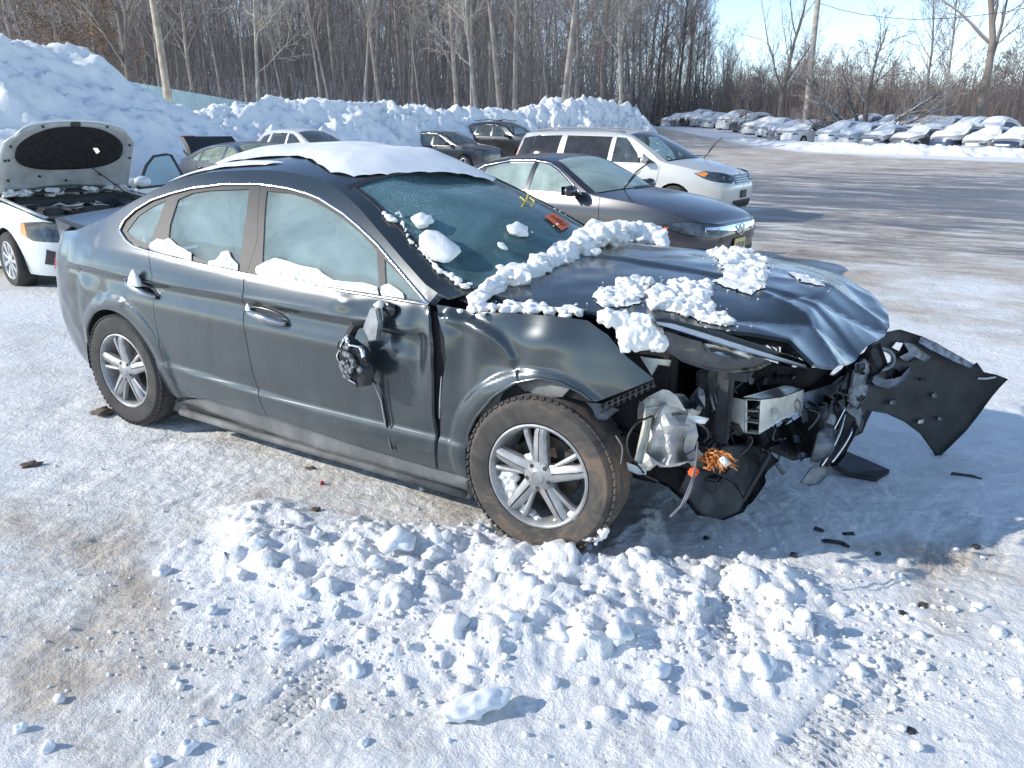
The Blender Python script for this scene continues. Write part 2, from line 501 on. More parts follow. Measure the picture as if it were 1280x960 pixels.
# ================================================================ GROUND
CA, SA = math.cos(CAM_YAW), math.sin(CAM_YAW)        # right axis of the view on the ground = (CA, -SA)
def to_world(a, b): return CAM_POS.x + a*CA + b*SA, CAM_POS.y - a*SA + b*CA
def to_local(x, y):
    dx, dy = x - CAM_POS.x, y - CAM_POS.y
    return dx*CA - dy*SA, dx*SA + dy*CA
def px_local(u, v):
    p = on_z(u, v, 0); return to_local(p.x, p.y)
def far_rise(a, b):
    """the lot climbs gently towards the far edge, the wood behind the banks stands higher on the left"""
    d = b
    h = .36 * np.clip((d - 22) / 24, 0, 1)
    hill = np.clip((b - 50) / 45, 0, 1); hill = hill*hill*(3 - 2*hill)
    left = np.clip((16 - a) / 40, 0, 1)
    return h + hill * (1.6 + 5.0*left)
def lines(fine0, fine1, s, lo, hi, g=1.035):
    L = list(np.arange(fine0, fine1, s)); d = s; x = L[-1]
    while x < hi: d *= g; x += d; L.append(x)
    d = s; x = L[0]; M = []
    while x > lo: d *= g; x -= d; M.append(x)
    return np.array(M[::-1] + L)
def blob_mask(a, b, pts, soft):
    """smooth mask 0..1 of a polygon given as photo pixels, laid on the ground"""
    poly = [px_local(u, v) for u, v in pts]
    # signed distance
    d = np.full(a.shape, 1e9)
    for i in range(len(poly)):
        (x0, y0), (x1, y1) = poly[i-1], poly[i]; ex, ey = x1-x0, y1-y0; L = ex*ex + ey*ey + 1e-12
        t = np.clip(((a-x0)*ex + (b-y0)*ey)/L, 0, 1); d = np.minimum(d, np.hypot(a - x0 - t*ex, b - y0 - t*ey))
    ins = inside_np(a, b, poly); s = np.where(ins, d, -d)
    return np.clip(.5 + s/(2*soft), 0, 1)
_a = lines(-1.75, 1.9, .0125, -700, 700); _b = lines(1.45, 4.2, .0125, -14, 1100)
GA, GB = np.meshgrid(_a, _b)
near = np.clip((7 - GB)/4, 0, 1) * np.clip((6.5 - np.abs(GA))/2, 0, 1)
Hh = .012 * fbm(GA*.9, GB*.9, 3) + .010 * near * fbm(GA*5, GB*5, 4, .6) + far_rise(GA, GB)
Hh += .009 * near * billow(GA*14 + .4*pnoise(GA*3, GB*3), GB*14, 3)
_mid = np.clip((26 - GB)/10, 0, 1) * np.clip((14 - np.abs(GA))/4, 0, 1)
Hh += .022 * _mid * (1 - .5*near) * fbm(GA*.8 + 3, GB*3.6, 4, .6) - .012*_mid*billow(GA*2.2, GB*2.2, 3)
# churned heap of loose snow in front of the car
heap1 = blob_mask(GA, GB, [(285, 640), (345, 632), (420, 655), (520, 668), (600, 672), (690, 690), (735, 720), (700, 760), (560, 745), (450, 755), (360, 740), (285, 700)], .10)
heap2 = blob_mask(GA, GB, [(640, 730), (720, 700), (830, 700), (930, 705), (1000, 725), (1010, 790), (990, 840), (900, 835), (820, 800), (740, 830), (640, 850), (560, 800), (600, 760)], .10)
heap3 = blob_mask(GA, GB, [(190, 690), (300, 650), (430, 700), (600, 750), (640, 850), (520, 860), (400, 820), (250, 780)], .18)
heap4 = blob_mask(GA, GB, [(980, 690), (1110, 700), (1150, 790), (1100, 850), (980, 860), (900, 900), (760, 880), (800, 820), (960, 830)], .15)
heap5 = blob_mask(GA, GB, [(780, 640), (815, 640), (830, 690), (760, 690)], .04)
wob = fbm(GA*3.1, GB*3.1, 3)
lum = billow(GA*6.5 + .5*wob, GB*6.5, 3, .5); lum2 = billow(GA*13, GB*13 + .3*wob, 2, .5)
big = np.clip(heap1*(.55 + .8*wob), 0, 1.2) + np.clip(heap2*(.5 + .9*wob), 0, 1.1)
Hh += .020*np.clip(heap1 + heap2, 0, 1)*np.clip(.5 + wob, 0, 1) + big * (.034 + .085*np.clip(.55 - lum, 0, 1)) + .022*np.clip(.45 - lum2, 0, 1)*np.clip(heap1 + heap2 + .55*heap3 + .6*heap4, 0, 1)
Hh += heap5*(.02 + .06*np.clip(.55 - lum, 0, 1))
# rounded lumps pressed into the heap
_rg = np.random.RandomState(5)
def lumps(mask_px, n, r0, r1, zk=.8):
    us = [p[0] for p in mask_px]; vs_ = [p[1] for p in mask_px]; k = 0
    while k < n:
        u = _rg.uniform(min(us), max(us)); v = _rg.uniform(min(vs_), max(vs_))
        if not inside((u, v), mask_px): continue
        k += 1; a0, b0 = px_local(u, v); r = r0 + (r1 - r0)*_rg.rand()**2.2; e = _rg.uniform(.6, 1.0); th = _rg.uniform(0, PI)
        i0, i1 = np.searchsorted(_a, [a0 - 1.3*r, a0 + 1.3*r]); j0, j1 = np.searchsorted(_b, [b0 - 1.3*r, b0 + 1.3*r])
        if i1 - i0 < 2 or j1 - j0 < 2: continue
        A = GA[j0:j1, i0:i1] - a0; B = GB[j0:j1, i0:i1] - b0
        A2 = A*math.cos(th) + B*math.sin(th); B2 = (-A*math.sin(th) + B*math.cos(th))/e
        rr = np.sqrt(A2**2 + B2**2)/r*(1 + .55*pnoise(A*9/r*.2 + k, B*9/r*.2 + k) + .25*pnoise(A*4/r + k, B*4/r))
        hgt = r*zk*(np.sqrt(np.clip(1 - rr**2, 0, 1)) if k % 3 == 0 else np.clip(1 - rr**2, 0, 1)**.9); base = Hh[j0:j1, i0:i1]
        c = Hh[(j0+j1)//2, (i0+i1)//2]
        Hh[j0:j1, i0:i1] = np.where(rr < 1, np.maximum(base, c - .25*r + hgt), base)
P1 = [(285, 640), (420, 655), (600, 672), (690, 690), (730, 720), (700, 752), (560, 745), (450, 755), (360, 740), (285, 700)]
P2 = [(640, 730), (720, 700), (930, 705), (1000, 735), (1000, 830), (820, 800), (640, 840), (580, 800)]
lumps(P1, 100, .018, .055, .75); lumps(P2, 100, .018, .05, .75)
lumps(P1, 26, .045, .085, .7); lumps(P2, 26, .045, .085, .7)
lumps([(420, 760), (960, 800), (1000, 880), (700, 910), (460, 860)], 60, .015, .05)
lumps([(190, 690), (300, 650), (640, 750), (640, 850), (400, 850), (200, 760)], 60, .014, .045)
lumps([(960, 690), (1130, 700), (1180, 830), (1100, 900), (760, 930), (800, 830)], 60, .014, .045)
lumps([(0, 640), (1280, 690), (1280, 960), (0, 960)], 90, .006, .014)
lumps([(450, 640), (600, 650), (700, 690), (560, 700), (430, 670)], 90, .010, .026)
# tyre tracks: pressed bands with tread blocks
def track(pts, width, depth, pitch=.028):
    P = [px_local(u, v) for u, v in pts]; acc = 0
    for i in range(len(P) - 1):
        (x0, y0), (x1, y1) = P[i], P[i+1]; L = math.hypot(x1-x0, y1-y0); ex, ey = (x1-x0)/L, (y1-y0)/L
        t = (GA-x0)*ex + (GB-y0)*ey; s = -(GA-x0)*ey + (GB-y0)*ex
        m = np.clip((width/2 - np.abs(s))/.02, 0, 1) * ((t >= 0) & (t <= L))
        tread = ((((t + acc)/pitch) % 1) < .45).astype(float) * (np.abs(((s/width*5) % 1) - .5) < .38)
        hold = np.clip(.55 + 1.2*fbm(GA*1.6 + 5, GB*1.6, 2), 0, 1)*np.clip(1.2 - big*1.2, 0, 1)
        Hh[:] = Hh - m*hold*1.7*(depth - .75*depth*tread); acc += L
track([(770, 960), (830, 860), (880, 800), (905, 740)], .17, .012)
track([(0, 640), (120, 590), (235, 540)], .18, .008)
track([(0, 560), (60, 520), (120, 470)], .17, .008)
track([(300, 930), (420, 830), (560, 690), (640, 655)], .18, .009)
track([(1000, 960), (1130, 800), (1180, 700), (1200, 640)], .19, .009)
track([(1040, 960), (1210, 760), (1270, 640)], .12, .007, .02)
track([(0, 760), (100, 690), (330, 590)], .2, .008)
GX, GY = to_world(GA, GB)
ground = grid_mesh('ground', GX, GY, Hh, GROUND, kind='structure')
# what covers the ground where
dirt = .085 + .20*fbm(GA*.5, GB*.5, 4)
def spot(pts, k, soft=.2):
    global dirt
    dirt = dirt + (.62 if k > .24 else 1.0)*k*blob_mask(GA + .12*wob, GB + .1*wob, pts, soft*1.8)
spot([(0, 650), (90, 640), (230, 700), (210, 780), (330, 860), (250, 930), (0, 930)], .30, .25)
spot([(300, 600), (420, 595), (480, 650), (330, 640)], .16, .12)
spot([(560, 625), (640, 640), (600, 668), (520, 655)], .2, .08)
spot([(0, 900), (160, 900), (150, 960), (0, 960)], .22, .15)
spot([(780, 690), (1000, 672), (1280, 660), (1280, 720), (1130, 770), (1080, 720), (960, 700), (850, 710)], .30, .10)
spot([(1130, 730), (1190, 740), (1170, 790), (1120, 780)], .25, .06)
spot([(1060, 850), (1180, 850), (1160, 960), (1040, 960)], .16, .12)
spot([(0, 380), (70, 370), (110, 480), (300, 540), (560, 620), (300, 600), (0, 500)], .10, .2)
dirt = dirt + .40*np.clip((GB - 5.0)/6, 0, 1) * np.clip((GA + 1.5)/2, 0, 1)
_u = 640 + 980*GA/np.maximum(GB, .5); _bd = np.interp(_u, [700, 820, 860, 930, 1000, 1070, 1150, 1230, 1300, 1500], [90, 86, 76, 62, 53, 48, 45, 43, 41, 38])
_yard = np.clip((GB - _bd + 4)/3, 0, 1)
dirt = dirt - .6*_yard
wet = .0*GA
wet = wet + .36*np.clip((GB - 8)/6, 0, 1)*np.clip((46 - GB)/16, 0, 1)*np.clip(GA/3, 0, 1)
wet = wet + .16*np.clip(1 - np.abs(GB - 22)/9, 0, 1)*np.clip((GA - 3)/5, 0, 1) + .12*np.clip(1 - np.abs(GB - 11)/3, 0, 1)*np.clip((GA - 2)/2, 0, 1)
fresh = np.clip(.9*np.clip(big, 0, 1) + .95*heap3 + .95*heap4 + .8*heap1 + .8*heap2 + heap5, 0, 1) + _yard
fresh = np.clip(fresh + np.clip((Hh - far_rise(GA, GB) - .012)*35, 0, .8)*near, 0, 1)
ca = ground.data.color_attributes.new('cover', 'FLOAT_COLOR', 'POINT')
ca.data.foreach_set('color', np.stack([np.clip(dirt, 0, 1), np.clip(wet, 0, 1), fresh, np.ones_like(fresh)], -1).astype(np.float32).ravel())
def ground_z(x, y):
    a, b = to_local(x, y); j = min(len(_b)-1, int(np.searchsorted(_b, b))); i = min(len(_a)-1, int(np.searchsorted(_a, a)))
    return float(Hh[j, i])

# ================================================================ CAR BODIES
class Body:
    """x forward, right side at -y. Plan outline at each height is a rounded rectangle; the upper body leans in."""
    def __init__(s, xf, xr, w, ze, crown, n=5.0, bow=None, dent=None, zshift=None, lean=0.0):
        s.lean = lean
        s.xf = curve(xf); s.xr = curve(xr); s.w = curve(w); s.ze = curve(ze); s.crown = curve(crown)
        s.n = n; s.bow = curve(bow) if bow else (lambda x: 0.0); s.dent = dent; s.zs = zshift or (lambda x: 0.0)
        s.x0 = ze[0][0]; s.x1 = ze[-1][0]
    def dims(s, z):
        a, b = s.xr(z), s.xf(z); return (a + b)/2, (b - a)/2
    def S(s, x, z):
        """half width at x, z"""
        xc, L = s.dims(z); X = abs((x - xc)/L)
        p = (1 - X**s.n)**(1/s.n) if X < 1 else 0.0
        y = s.w(z - s.zs(x)) * p
        if s.dent: y += s.dent(x, z)
        return y
    def P(s, q, z, sg=-1):
        """chart round the body: q is x along the side and runs on round the front and the rear"""
        xc, L = s.dims(z); k = .5**(1/s.n); xe = xc + L*k; xb = xc - L*k
        if q > xe:
            w = s.w(z - s.zs(xe)); y = max(0.0, w*k - (q - xe)); x = xc + L*(1 - (y/w)**s.n)**(1/s.n)
            return (x, sg*y, z + s.lean*(sg*y + .93))
        if q < xb:
            w = s.w(z - s.zs(xb)); y = max(0.0, w*k - (xb - q)); x = xc - L*(1 - (y/w)**s.n)**(1/s.n)
            return (x, sg*y, z + s.lean*(sg*y + .93))
        y = s.S(q, z); return (q, sg*y, z + s.lean*(sg*y + .93))
    def qmax(s, z):
        xc, L = s.dims(z); k = .5**(1/s.n); return xc + L*k + s.w(z - s.zs(xc + L*k))*k
    def qmin(s, z):
        xc, L = s.dims(z); k = .5**(1/s.n); return xc - L*k - s.w(z - s.zs(xc - L*k))*k
    def qx(s, x, z):
        """chart coordinate of the outline point with this x"""
        xc, L = s.dims(z); k = .5**(1/s.n); X = (x - xc)/L
        if abs(X) <= k: return x
        y = s.w(z - s.zs(x))*max(0, 1 - min(1, abs(X))**s.n)**(1/s.n)
        return xc + L*k + s.w(z)*k - y if X > 0 else xc - L*k - (s.w(z)*k - y)
    def T(s, g, t):
        """top chart: g is the x of the edge, t runs -1..1 across"""
        z = s.ze(g); c = s.crown(g)*(1 - abs(t)**2.4)
        y = t*s.S(g, z); return (g + s.bow(g)*(1 - t*t), y, z + c + s.lean*(y + .93))
    def trace(s, u, v, y=-.9):
        """photo pixel to the point (x, z) where it meets the right side"""
        for _ in range(12):
            p = on_y(u, v, y); y = -s.S(p.x, p.z - s.lean*(y + .93))
        return (p.x, p.z - s.lean*(y + .93))
    def tr(s, pts): return [s.trace(*p) for p in pts]
    def top_mesh(s, name, g0, g1, t0, t1, mat, parent=None, ng=24, nt=20, off=0.0, hem=.01, disp=None, kind=None, ease=0):
        E_ = (lambda u: u) if ease == 0 else (lambda u: 1 - (1-u)**2.2) if ease > 0 else (lambda u: u**2.2)
        xs = [g0 + (g1 - g0)*E_(i/ng) for i in range(ng+1)]
        f = lambda a, b: s.T(a, b) if disp is None else disp(a, b, s.T(a, b))
        V = []; Fc = []
        for g in xs:
            for j in range(nt+1):
                t = lerp(t0, t1, j/nt); p = Vector(f(g, t))
                if off:
                    e = 1e-3; n = (Vector(f(g+e, t)) - p).cross(Vector(f(g, t+e)) - p)
                    n = n.normalized() if n.length > 1e-9 else Vector((0, 0, 1)); p = p + n*off
                V.append(p)
        m = nt + 1
        for i in range(ng):
            for j in range(nt): Fc.append((i*m+j, (i+1)*m+j, (i+1)*m+j+1, i*m+j+1))
        if hem:
            ring = [i*m for i in range(ng+1)] + [ng*m + j for j in range(1, m)] + [i*m + nt for i in range(ng-1, -1, -1)] + [j for j in range(nt-1, 0, -1)]
            b = len(V); V += [V[i].copy() for i in ring] + [V[i] + Vector((0, 0, -hem)) for i in ring]; R_ = len(ring)
            Fc += [(b + i, b + (i+1) % R_, b + R_ + (i+1) % R_, b + R_ + i) for i in range(R_)]
        return mk(name, V, Fc, mat, parent, True, kind)

# shared car materials
RUBBER = simple('tyre_rubber', (.05, .047, .044), .85, var=.4, nscale=9, bstr=.3, bscale=70)
def tyre_mud():
    m, nt, p = new_mat('muddy_tyre_rubber')
    n = noise_tex(nt, 5, 8, .7, dist=.8); n2 = noise_tex(nt, 60, 4)
    c = ramp(nt, n.outputs[0], [(.36, (.045, .042, .04)), (.50, (.085, .075, .066)), (.60, (.17, .122, .085)), (.70, (.10, .082, .07))])
    nt.links.new(c.outputs[0], p.inputs['Base Color']); p.inputs['Roughness'].default_value = .9
    bump(nt, p, n2.outputs[0], .35, .004); return m
TYRE_MUD = tyre_mud()
RIM = simple('silver_rim_paint', (.52, .52, .51), .38, .65, .2, .25, 20)
RIM_DIRTY = simple('salt_stained_rim_paint', (.36, .36, .355), .5, .45, .1, .35, 14)
DARK_STEEL = simple('dark_brake_steel', (.10, .085, .075), .6, .6, 0, .5, 18)
BLACK = simple('black_plastic', (.022, .023, .025), .55, var=.35, nscale=20)
BLACK_GLOSS = simple('gloss_black_trim', (.015, .016, .018), .18, var=.2, coat=.5)
UNDER = simple('dark_underbody_plastic', (.02, .02, .021), .85, var=.5, nscale=7, bstr=.4, bscale=20)
CHROME = simple('chrome_trim', (.78, .78, .77), .16, 1.0, 0, .08, 6)
LAMP_DARK = simple('dark_lamp_inside', (.13, .135, .14), .3, .6, .3, .9, 16)
FABRIC = simple('grey_seat_cloth', (.16, .165, .17), .9, var=.2, nscale=30)
FABRIC_DK = simple('black_seat_cloth', (.03, .03, .032), .9, var=.2, nscale=30)
AIRBAG = simple('white_airbag_cloth', (.78, .80, .78), .85, var=.08, nscale=8, bstr=.3, bscale=10)
DASH = simple('dashboard_plastic', (.05, .05, .052), .75, var=.2)
GLASS_CLEAR = glass('clear_car_glass', (.72, .86, .83), .10)
GLASS_TINT = glass('tinted_car_glass', (.16, .17, .17), .10, (.35, .33, .32))
GLASS_FROST = glass('frosted_side_glass', (.70, .88, .83), .34, (.62, .76, .73), fscale=1.6)
LENS = glass('headlamp_lens', (.85, .88, .9), .04, (.7, .72, .74), .06)
REFLECTOR = simple('headlamp_reflector', (.62, .63, .64), .22, .9, 0, .3, 18)
RED_LENS = simple('red_lamp_lens', (.42, .02, .025), .18, 0, .8, .2, 20)
AMBER = simple('amber_lamp_lens', (.75, .25, .04), .2, 0, .6, .15, 30)
ORANGE = simple('orange_paint_marker', (.85, .13, .02), .7, var=.15)
PLATE_Y = simple('pale_yellow_number_plate', (.62, .52, .22), .5, var=.2, nscale=40)

def wheel(parent, x, y, r=.335, w=.205, rr=.215, side=-1, spokes=5, style='double', tyre=RUBBER, rim=RIM, steer=0.0, lod=1, camber=0.0):
    """side -1: outer face towards -y"""
    g = part('wheel', parent); g.location = (x, y, r); g.rotation_euler = (camber, 0, steer + (0 if side < 0 else PI))
    n = 48 if lod == 1 else 28
    t = Geo(); h = w/2
    prof = [(rr+.004, h-.014), (rr+.012, h+.002), (rr+.05, h+.011), (r-.035, h+.008), (r-.012, h-.012), (r, h-.04), (r+.001, 0), (r, -h+.04), (r-.012, -h+.01), (rr+.02, -h)]
    t.lathe([(a, -b) for a, b in prof], n, 'y')
    if lod == 1:                                          # tread blocks and shoulder lugs
        for k in range(66):
            th = 2*PI*k/66
            M = Matrix.Rotation(th, 4, 'Y')
            for yy, wy, sk in ((-h+.028, .05, .25), (-h+.083, .038, -.1), (h-.083, .038, .1), (h-.028, .05, -.25)):
                s0 = len(t.v); t.box((0, 0, 0), (.0225, wy, .008), Matrix.Rotation(sk, 3, 'Z')); t.xf(M @ Matrix.Translation((0, yy, r - .0032 - (.005 if abs(yy) > .06 else 0))) @ Matrix.Rotation(.0, 4, 'X'), s0)
    t.obj('tyre', tyre, g, smooth=False)
    # rim barrel and lip
    R = Geo(); yo = -h + .004
    R.lathe([(rr+.006, yo-.004), (rr-.002, yo-.007), (rr-.010, yo), (rr-.018, yo+.02), (rr-.028, yo+.10), (rr-.03, h-.02)], n, 'y')
    hub_y = yo + .012
    M = Geo()
    if style == 'twin':
        for k in range(spokes):
            th = 2*PI*k/spokes + .30
            for (a0, a1, w0, w1, y_, prof_) in ((th, th, .080, .056, hub_y, ((-1, .035), (-.97, .006), (-.62, -.004), (-.10, -.007), (.0, .010), (.12, -.004), (.60, .000), (.97, .012), (1, .035))), (th + .38, th + .34, .012, .024, hub_y + .006, ((-1, .02), (-.9, 0), (0, -.004), (.9, 0), (1, .02)))):
                p0 = Vector((math.cos(a0)*.045, 0, math.sin(a0)*.045)); p1 = Vector((math.cos(a1)*(rr-.010), 0, math.sin(a1)*(rr-.010)))
                d = (p1 - p0).normalized(); s_ = Vector((-d.z, 0, d.x)); b = len(R.v); m_ = len(prof_)
                for (t_, yy) in ((0, y_), (.3, y_-.006), (.6, y_-.010), (.85, y_-.012), (1, y_-.004)):
                    pp = p0.lerp(p1, t_); ww = lerp(w0, w1, t_**.8)
                    for (sx, dy) in prof_: R.v.append(tuple(pp + s_*(ww*sx*.5) + Vector((0, yy + dy, 0))))
                for i in range(4):
                    for j in range(m_-1): R.f.append((b+i*m_+j, b+i*m_+j+1, b+(i+1)*m_+j+1, b+(i+1)*m_+j))
    elif style == 'double':
        for k in range(spokes):
            th = 2*PI*k/spokes + .30
            for d0, d1 in ((-.055, -.33), (.055, .33)):
                a0 = th + d0*3.2; a1 = th + d1*.78
                p0 = Vector((math.cos(a0)*.040, 0, math.sin(a0)*.040)); p1 = Vector((math.cos(a1)*(rr-.012), 0, math.sin(a1)*(rr-.012)))
                d = (p1 - p0).normalized(); s_ = Vector((-d.z, 0, d.x))
                w0, w1 = .026, .046
                b = len(R.v)
                for (pp, ww, yy, dep) in ((p0, w0, hub_y-.004, .04), (p0.lerp(p1, .55), (w0+w1)/2, hub_y-.008, .032), (p1, w1, hub_y-.012, .02)):
                    for (sx, dy) in ((-1, dep), (-.9, 0), (0, -.006), (.9, 0), (1, dep)):
                        R.v.append(tuple(pp + s_*(ww*sx*.5) + Vector((0, yy + dy, 0))))
                for i in range(2):
                    for j in range(4): R.f.append((b+i*5+j, b+i*5+j+1, b+(i+1)*5+j+1, b+(i+1)*5+j))
    else:
        for k in range(spokes):
            th = 2*PI*k/spokes; p0 = Vector((math.cos(th)*.03, 0, math.sin(th)*.03)); p1 = Vector((math.cos(th)*(rr-.012), 0, math.sin(th)*(rr-.012)))
            d = (p1-p0).normalized(); s_ = Vector((-d.z, 0, d.x)); b = len(R.v)
            for (pp, ww, yy, dep) in ((p0, .045, hub_y, .035), (p0.lerp(p1, .5), .045, hub_y-.008, .03), (p1, .07, hub_y-.006, .02)):
                for (sx, dy) in ((-1, dep), (-.8, 0), (0, -.005), (.8, 0), (1, dep)): R.v.append(tuple(pp + s_*(ww*sx*.5) + Vector((0, yy+dy, 0))))
            for i in range(2):
                for j in range(4): R.f.append((b+i*5+j, b+i*5+j+1, b+(i+1)*5+j+1, b+(i+1)*5+j))
    ro = R.obj('rim', rim, g, smooth=False)
    H = Geo().lathe([(0.0, hub_y-.018), (.026, hub_y-.017), (.033, hub_y-.012), (.064, hub_y-.006), (.070, hub_y+.03)], 24, 'y')
    H.obj('hub_cap', rim, g, smooth=False)
    if lod == 1:
        for k in range(5):
            th = 2*PI*k/5 + .3 + PI/5; B = Geo().lathe([(.0, hub_y-.012), (.010, hub_y-.011), (.012, hub_y), (.012, hub_y+.03)], 6, 'y', (math.cos(th)*.052, 0, math.sin(th)*.052)); B.obj('lug_nut', DARK_STEEL, g)
    D = Geo().lathe([(.03, .0), (.15, .0), (.15, .02), (.03, .02)], 32, 'y', closed=True); D.obj('brake_disc', DARK_STEEL, g, smooth=False)
    Cc = Geo().box((.12, -.01, .06), (.06, .07, .13)); Cc.obj('brake_caliper', DARK_STEEL, g, bevel=.01)
    return g

# ================================================================ THE WRECKED SEDAN
HERO_PAINT = paint('dark_grey_green_sedan_paint', (.024, .034, .038), .35, .25, .22, (.19, .22, .225), .98)
_hero_dents = []; _arc = []
def hero_dent(x, z):
    d = 0.0
    # flared wheel arches
    for xc in (-.0, -2.84):
        r = math.hypot(x - xc, z - .345); d += (.013*sstep(.470, .438, r) + .006*math.exp(-((r - .40)/.03)**2))*(1 if z > .2 else 0)
    # upper shoulder crease: the sheet turns in just below it
    zc = .915 - .055*(x + 2.2)*.42 if x > -3.2 else .93
    if -3.5 < x < -.55:
        k = sstep(-3.5, -3.1, x)*sstep(-.5, -.8, x)
        q = z - zc
        d += k*(-.020*sstep(.004, -.026, q)*sstep(-.15, -.035, q)) + k*.004*math.exp(-(q/.016)**2)
    # lower blade crease above the sill
    if -2.7 < x < -.3:
        zl = .405 + .05*clamp((-1.2 - x)/1.2)**1.5; k = sstep(-2.75, -2.2, x)*sstep(-.28, -.5, x); q = z - zl
        d += k*.017*sstep(.016, -.016, q)*sstep(-.26, -.05, q)
    # collision damage
    for (xc, zc2, rx, rz, a) in _hero_dents:
        ex = ((x - xc)/rx)**2 + ((z - zc2)/rz)**2
        if ex < 6: d += a*math.exp(-ex)
    if x > -.6 and z > .6 and _arc:                          # long pressed crease over the arch
        bd = 9; sd = 0
        for i in range(len(_arc) - 1):
            (x0, z0), (x1, z1) = _arc[i], _arc[i+1]; ex_, ez_ = x1-x0, z1-z0; t = clamp(((x-x0)*ex_ + (z-z0)*ez_)/(ex_*ex_ + ez_*ez_)); q_ = math.hypot(x-x0-t*ex_, z-z0-t*ez_)
            if q_ < bd: bd = q_; sd = 1 if (ex_*(z-z0) - ez_*(x-x0)) > 0 else -1
        k = 1 if 0 < t < 1 or True else 0
        d += .010*math.exp(-(bd/.022)**2) - (.014*math.exp(-(bd/.09)**2)*sstep(0, .045, bd) if sd > 0 else 0)
    if x > -.6 and z > .45:                                  # fender: buckled skin
        k = sstep(-.6, -.45, x)
        # sharp ridge running down and forward from the cowl corner
        pass
        d += k*.010*noise.noise(Vector((x*5.5, z*6, 3.1)))
        d -= .05*sstep(.2, .55, x)*sstep(.62, .9, z)*0.6
    if x < -2.95 and z > .3:
        d += .007*noise.noise(Vector((x*9, z*10, 1.7)))*sstep(-2.95, -3.1, x)
    return d
HERO = Body(
    xf=[(.1, .84), (.4, .93), (.7, .92), (.9, .86), (1.2, .8)],
    xr=[(.1, -3.74), (.3, -3.84), (.55, -3.90), (.9, -3.86), (1.1, -3.80), (1.5, -3.80)],
    w=[(.10, .80), (.17, .865), (.25, .895), (.38, .918), (.55, .935), (.75, .938), (.88, .925), (.98, .895), (1.03, .868), (1.15, .80), (1.3, .705), (1.42, .615), (1.5, .54), (1.6, .45)],
    ze=[(-3.80, 1.03), (-3.6, 1.09), (-3.3, 1.13), (-3.0, 1.225), (-2.8, 1.32), (-2.5, 1.435), (-2.2, 1.492), (-1.85, 1.505), (-1.5, 1.475), (-1.25, 1.40), (-1.0, 1.277), (-.75, 1.14), (-.58, 1.055), (-.45, 1.03), (0, 1.0), (.4, .955), (.7, .90), (.86, .85)],
    crown=[(-3.8, .0), (-3.6, .03), (-3.2, .06), (-2.8, .075), (-2.2, .07), (-1.5, .065), (-.9, .085), (-.5, .06), (0, .05), (.8, .03)],
    n=5.2, bow=[(-3.8, 0), (-3.4, -.08), (-2.6, -.10), (-1.8, 0), (-1.3, .07), (-.6, .26), (-.45, .26), (0, .1), (.8, .0)], dent=hero_dent,
    zshift=lambda x: .075*sstep(-1.2, -2.9, x), lean=.038)
_hero_dents += [(*HERO.trace(u, v), rx, rz, a) for u, v, rx, rz, a in (
    (612, 455, .10, .09, -.028), (690, 425, .16, .05, .007), (655, 415, .07, .05, -.004), (575, 440, .05, .16, -.02),
    (470, 395, .10, .05, -.012), (430, 378, .06, .035, .010), (520, 440, .045, .14, -.022), (500, 500, .12, .12, -.008),
    (125, 365, .06, .05, -.014), (95, 370, .04, .10, -.012), (150, 378, .035, .03, .008), (90, 335, .08, .02, -.008))]
_arc += [HERO.trace(*p) for p in ((560, 397), (575, 401), (591, 408), (606, 416), (619, 425), (630, 436), (638, 449))]
hero = thing('wrecked_sedan', 'dark grey wrecked sedan with crushed front end, nearest car on the snow', 'car', (0, 0, 0))
HS = lambda a, b: HERO.P(a, b, -1)
HL = lambda a, b: HERO.P(a, b, 1)

# ---- outlines traced on the right side
belt = [(150, 287), (158, 300), (182, 312), (220, 322), (306, 341), (400, 358), (470, 369), (536, 379)]
gapB = [(306, 341), (304.5, 363), (304.5, 394), (308, 425), (312, 448), (317, 470), (323, 492), (334, 520)]
gapC = [(186, 313), (190, 345), (192, 378), (194, 402), (198, 429), (203.5, 456), (211, 468), (220, 478), (239, 492), (255, 498)]
front_door = HERO.tr([(306, 341), (400, 358), (470, 369), (536, 379), (536.5, 400), (537, 417), (539, 443), (540, 474), (541, 524), (544, 550), (546, 587), (440, 556), (334, 520)] + gapB[-2:0:-1])
rear_door = HERO.tr(gapC[:1] + [(220, 322)] + gapB + [(290, 508)] + gapC[::-1][:-1])
rear_door_frame = None
fender = HERO.tr([(545, 380), (590, 388), (640, 391), (700, 395), (735, 400), (760, 418), (782, 444), (819, 474), (746, 503), (736, 500), (726, 491), (702, 479), (674, 473), (643, 479), (616, 496), (595, 521), (585, 542), (582, 565), (584, 598), (548, 587), (549, 547), (551, 516), (553, 474), (557, 448), (555, 422), (548, 400)])
def arch(xc, r, z0, a0=0, a1=PI, n=18, zc=.345): return [(xc + r*math.cos(lerp(a0, a1, i/n)), zc + r*math.sin(lerp(a0, a1, i/n))) for i in range(n+1)]
# quarter panel: from the rear door back round the corner
za = .19
qtop = [(-2.42, HERO.ze(-2.42)), (-2.6, HERO.ze(-2.6)), (-2.8, HERO.ze(-2.8)), (-3.0, HERO.ze(-3.0)), (-3.3, HERO.ze(-3.3)), (-3.5, HERO.ze(-3.5)), (-3.66, 1.07)]
qglass = HERO.tr([(158, 289), (172, 270), (190, 258), (207, 250), (197, 277), (186, 305), (166, 298)])
gC = HERO.tr(gapC)
quarter = [gC[0]] + gC[1:] + [(-2.43, .235)] + [(a, b) for a, b in arch(-2.865, .372, 0, -.20, PI*.985, 20)] + [(-3.235, .30), (-3.235, .22), (-3.5, .205), (-3.74, .23), (-3.82, .40), (-3.84, .60), (-3.80, .80), (-3.70, .955), (-3.64, 1.02)] + qtop[::-1]
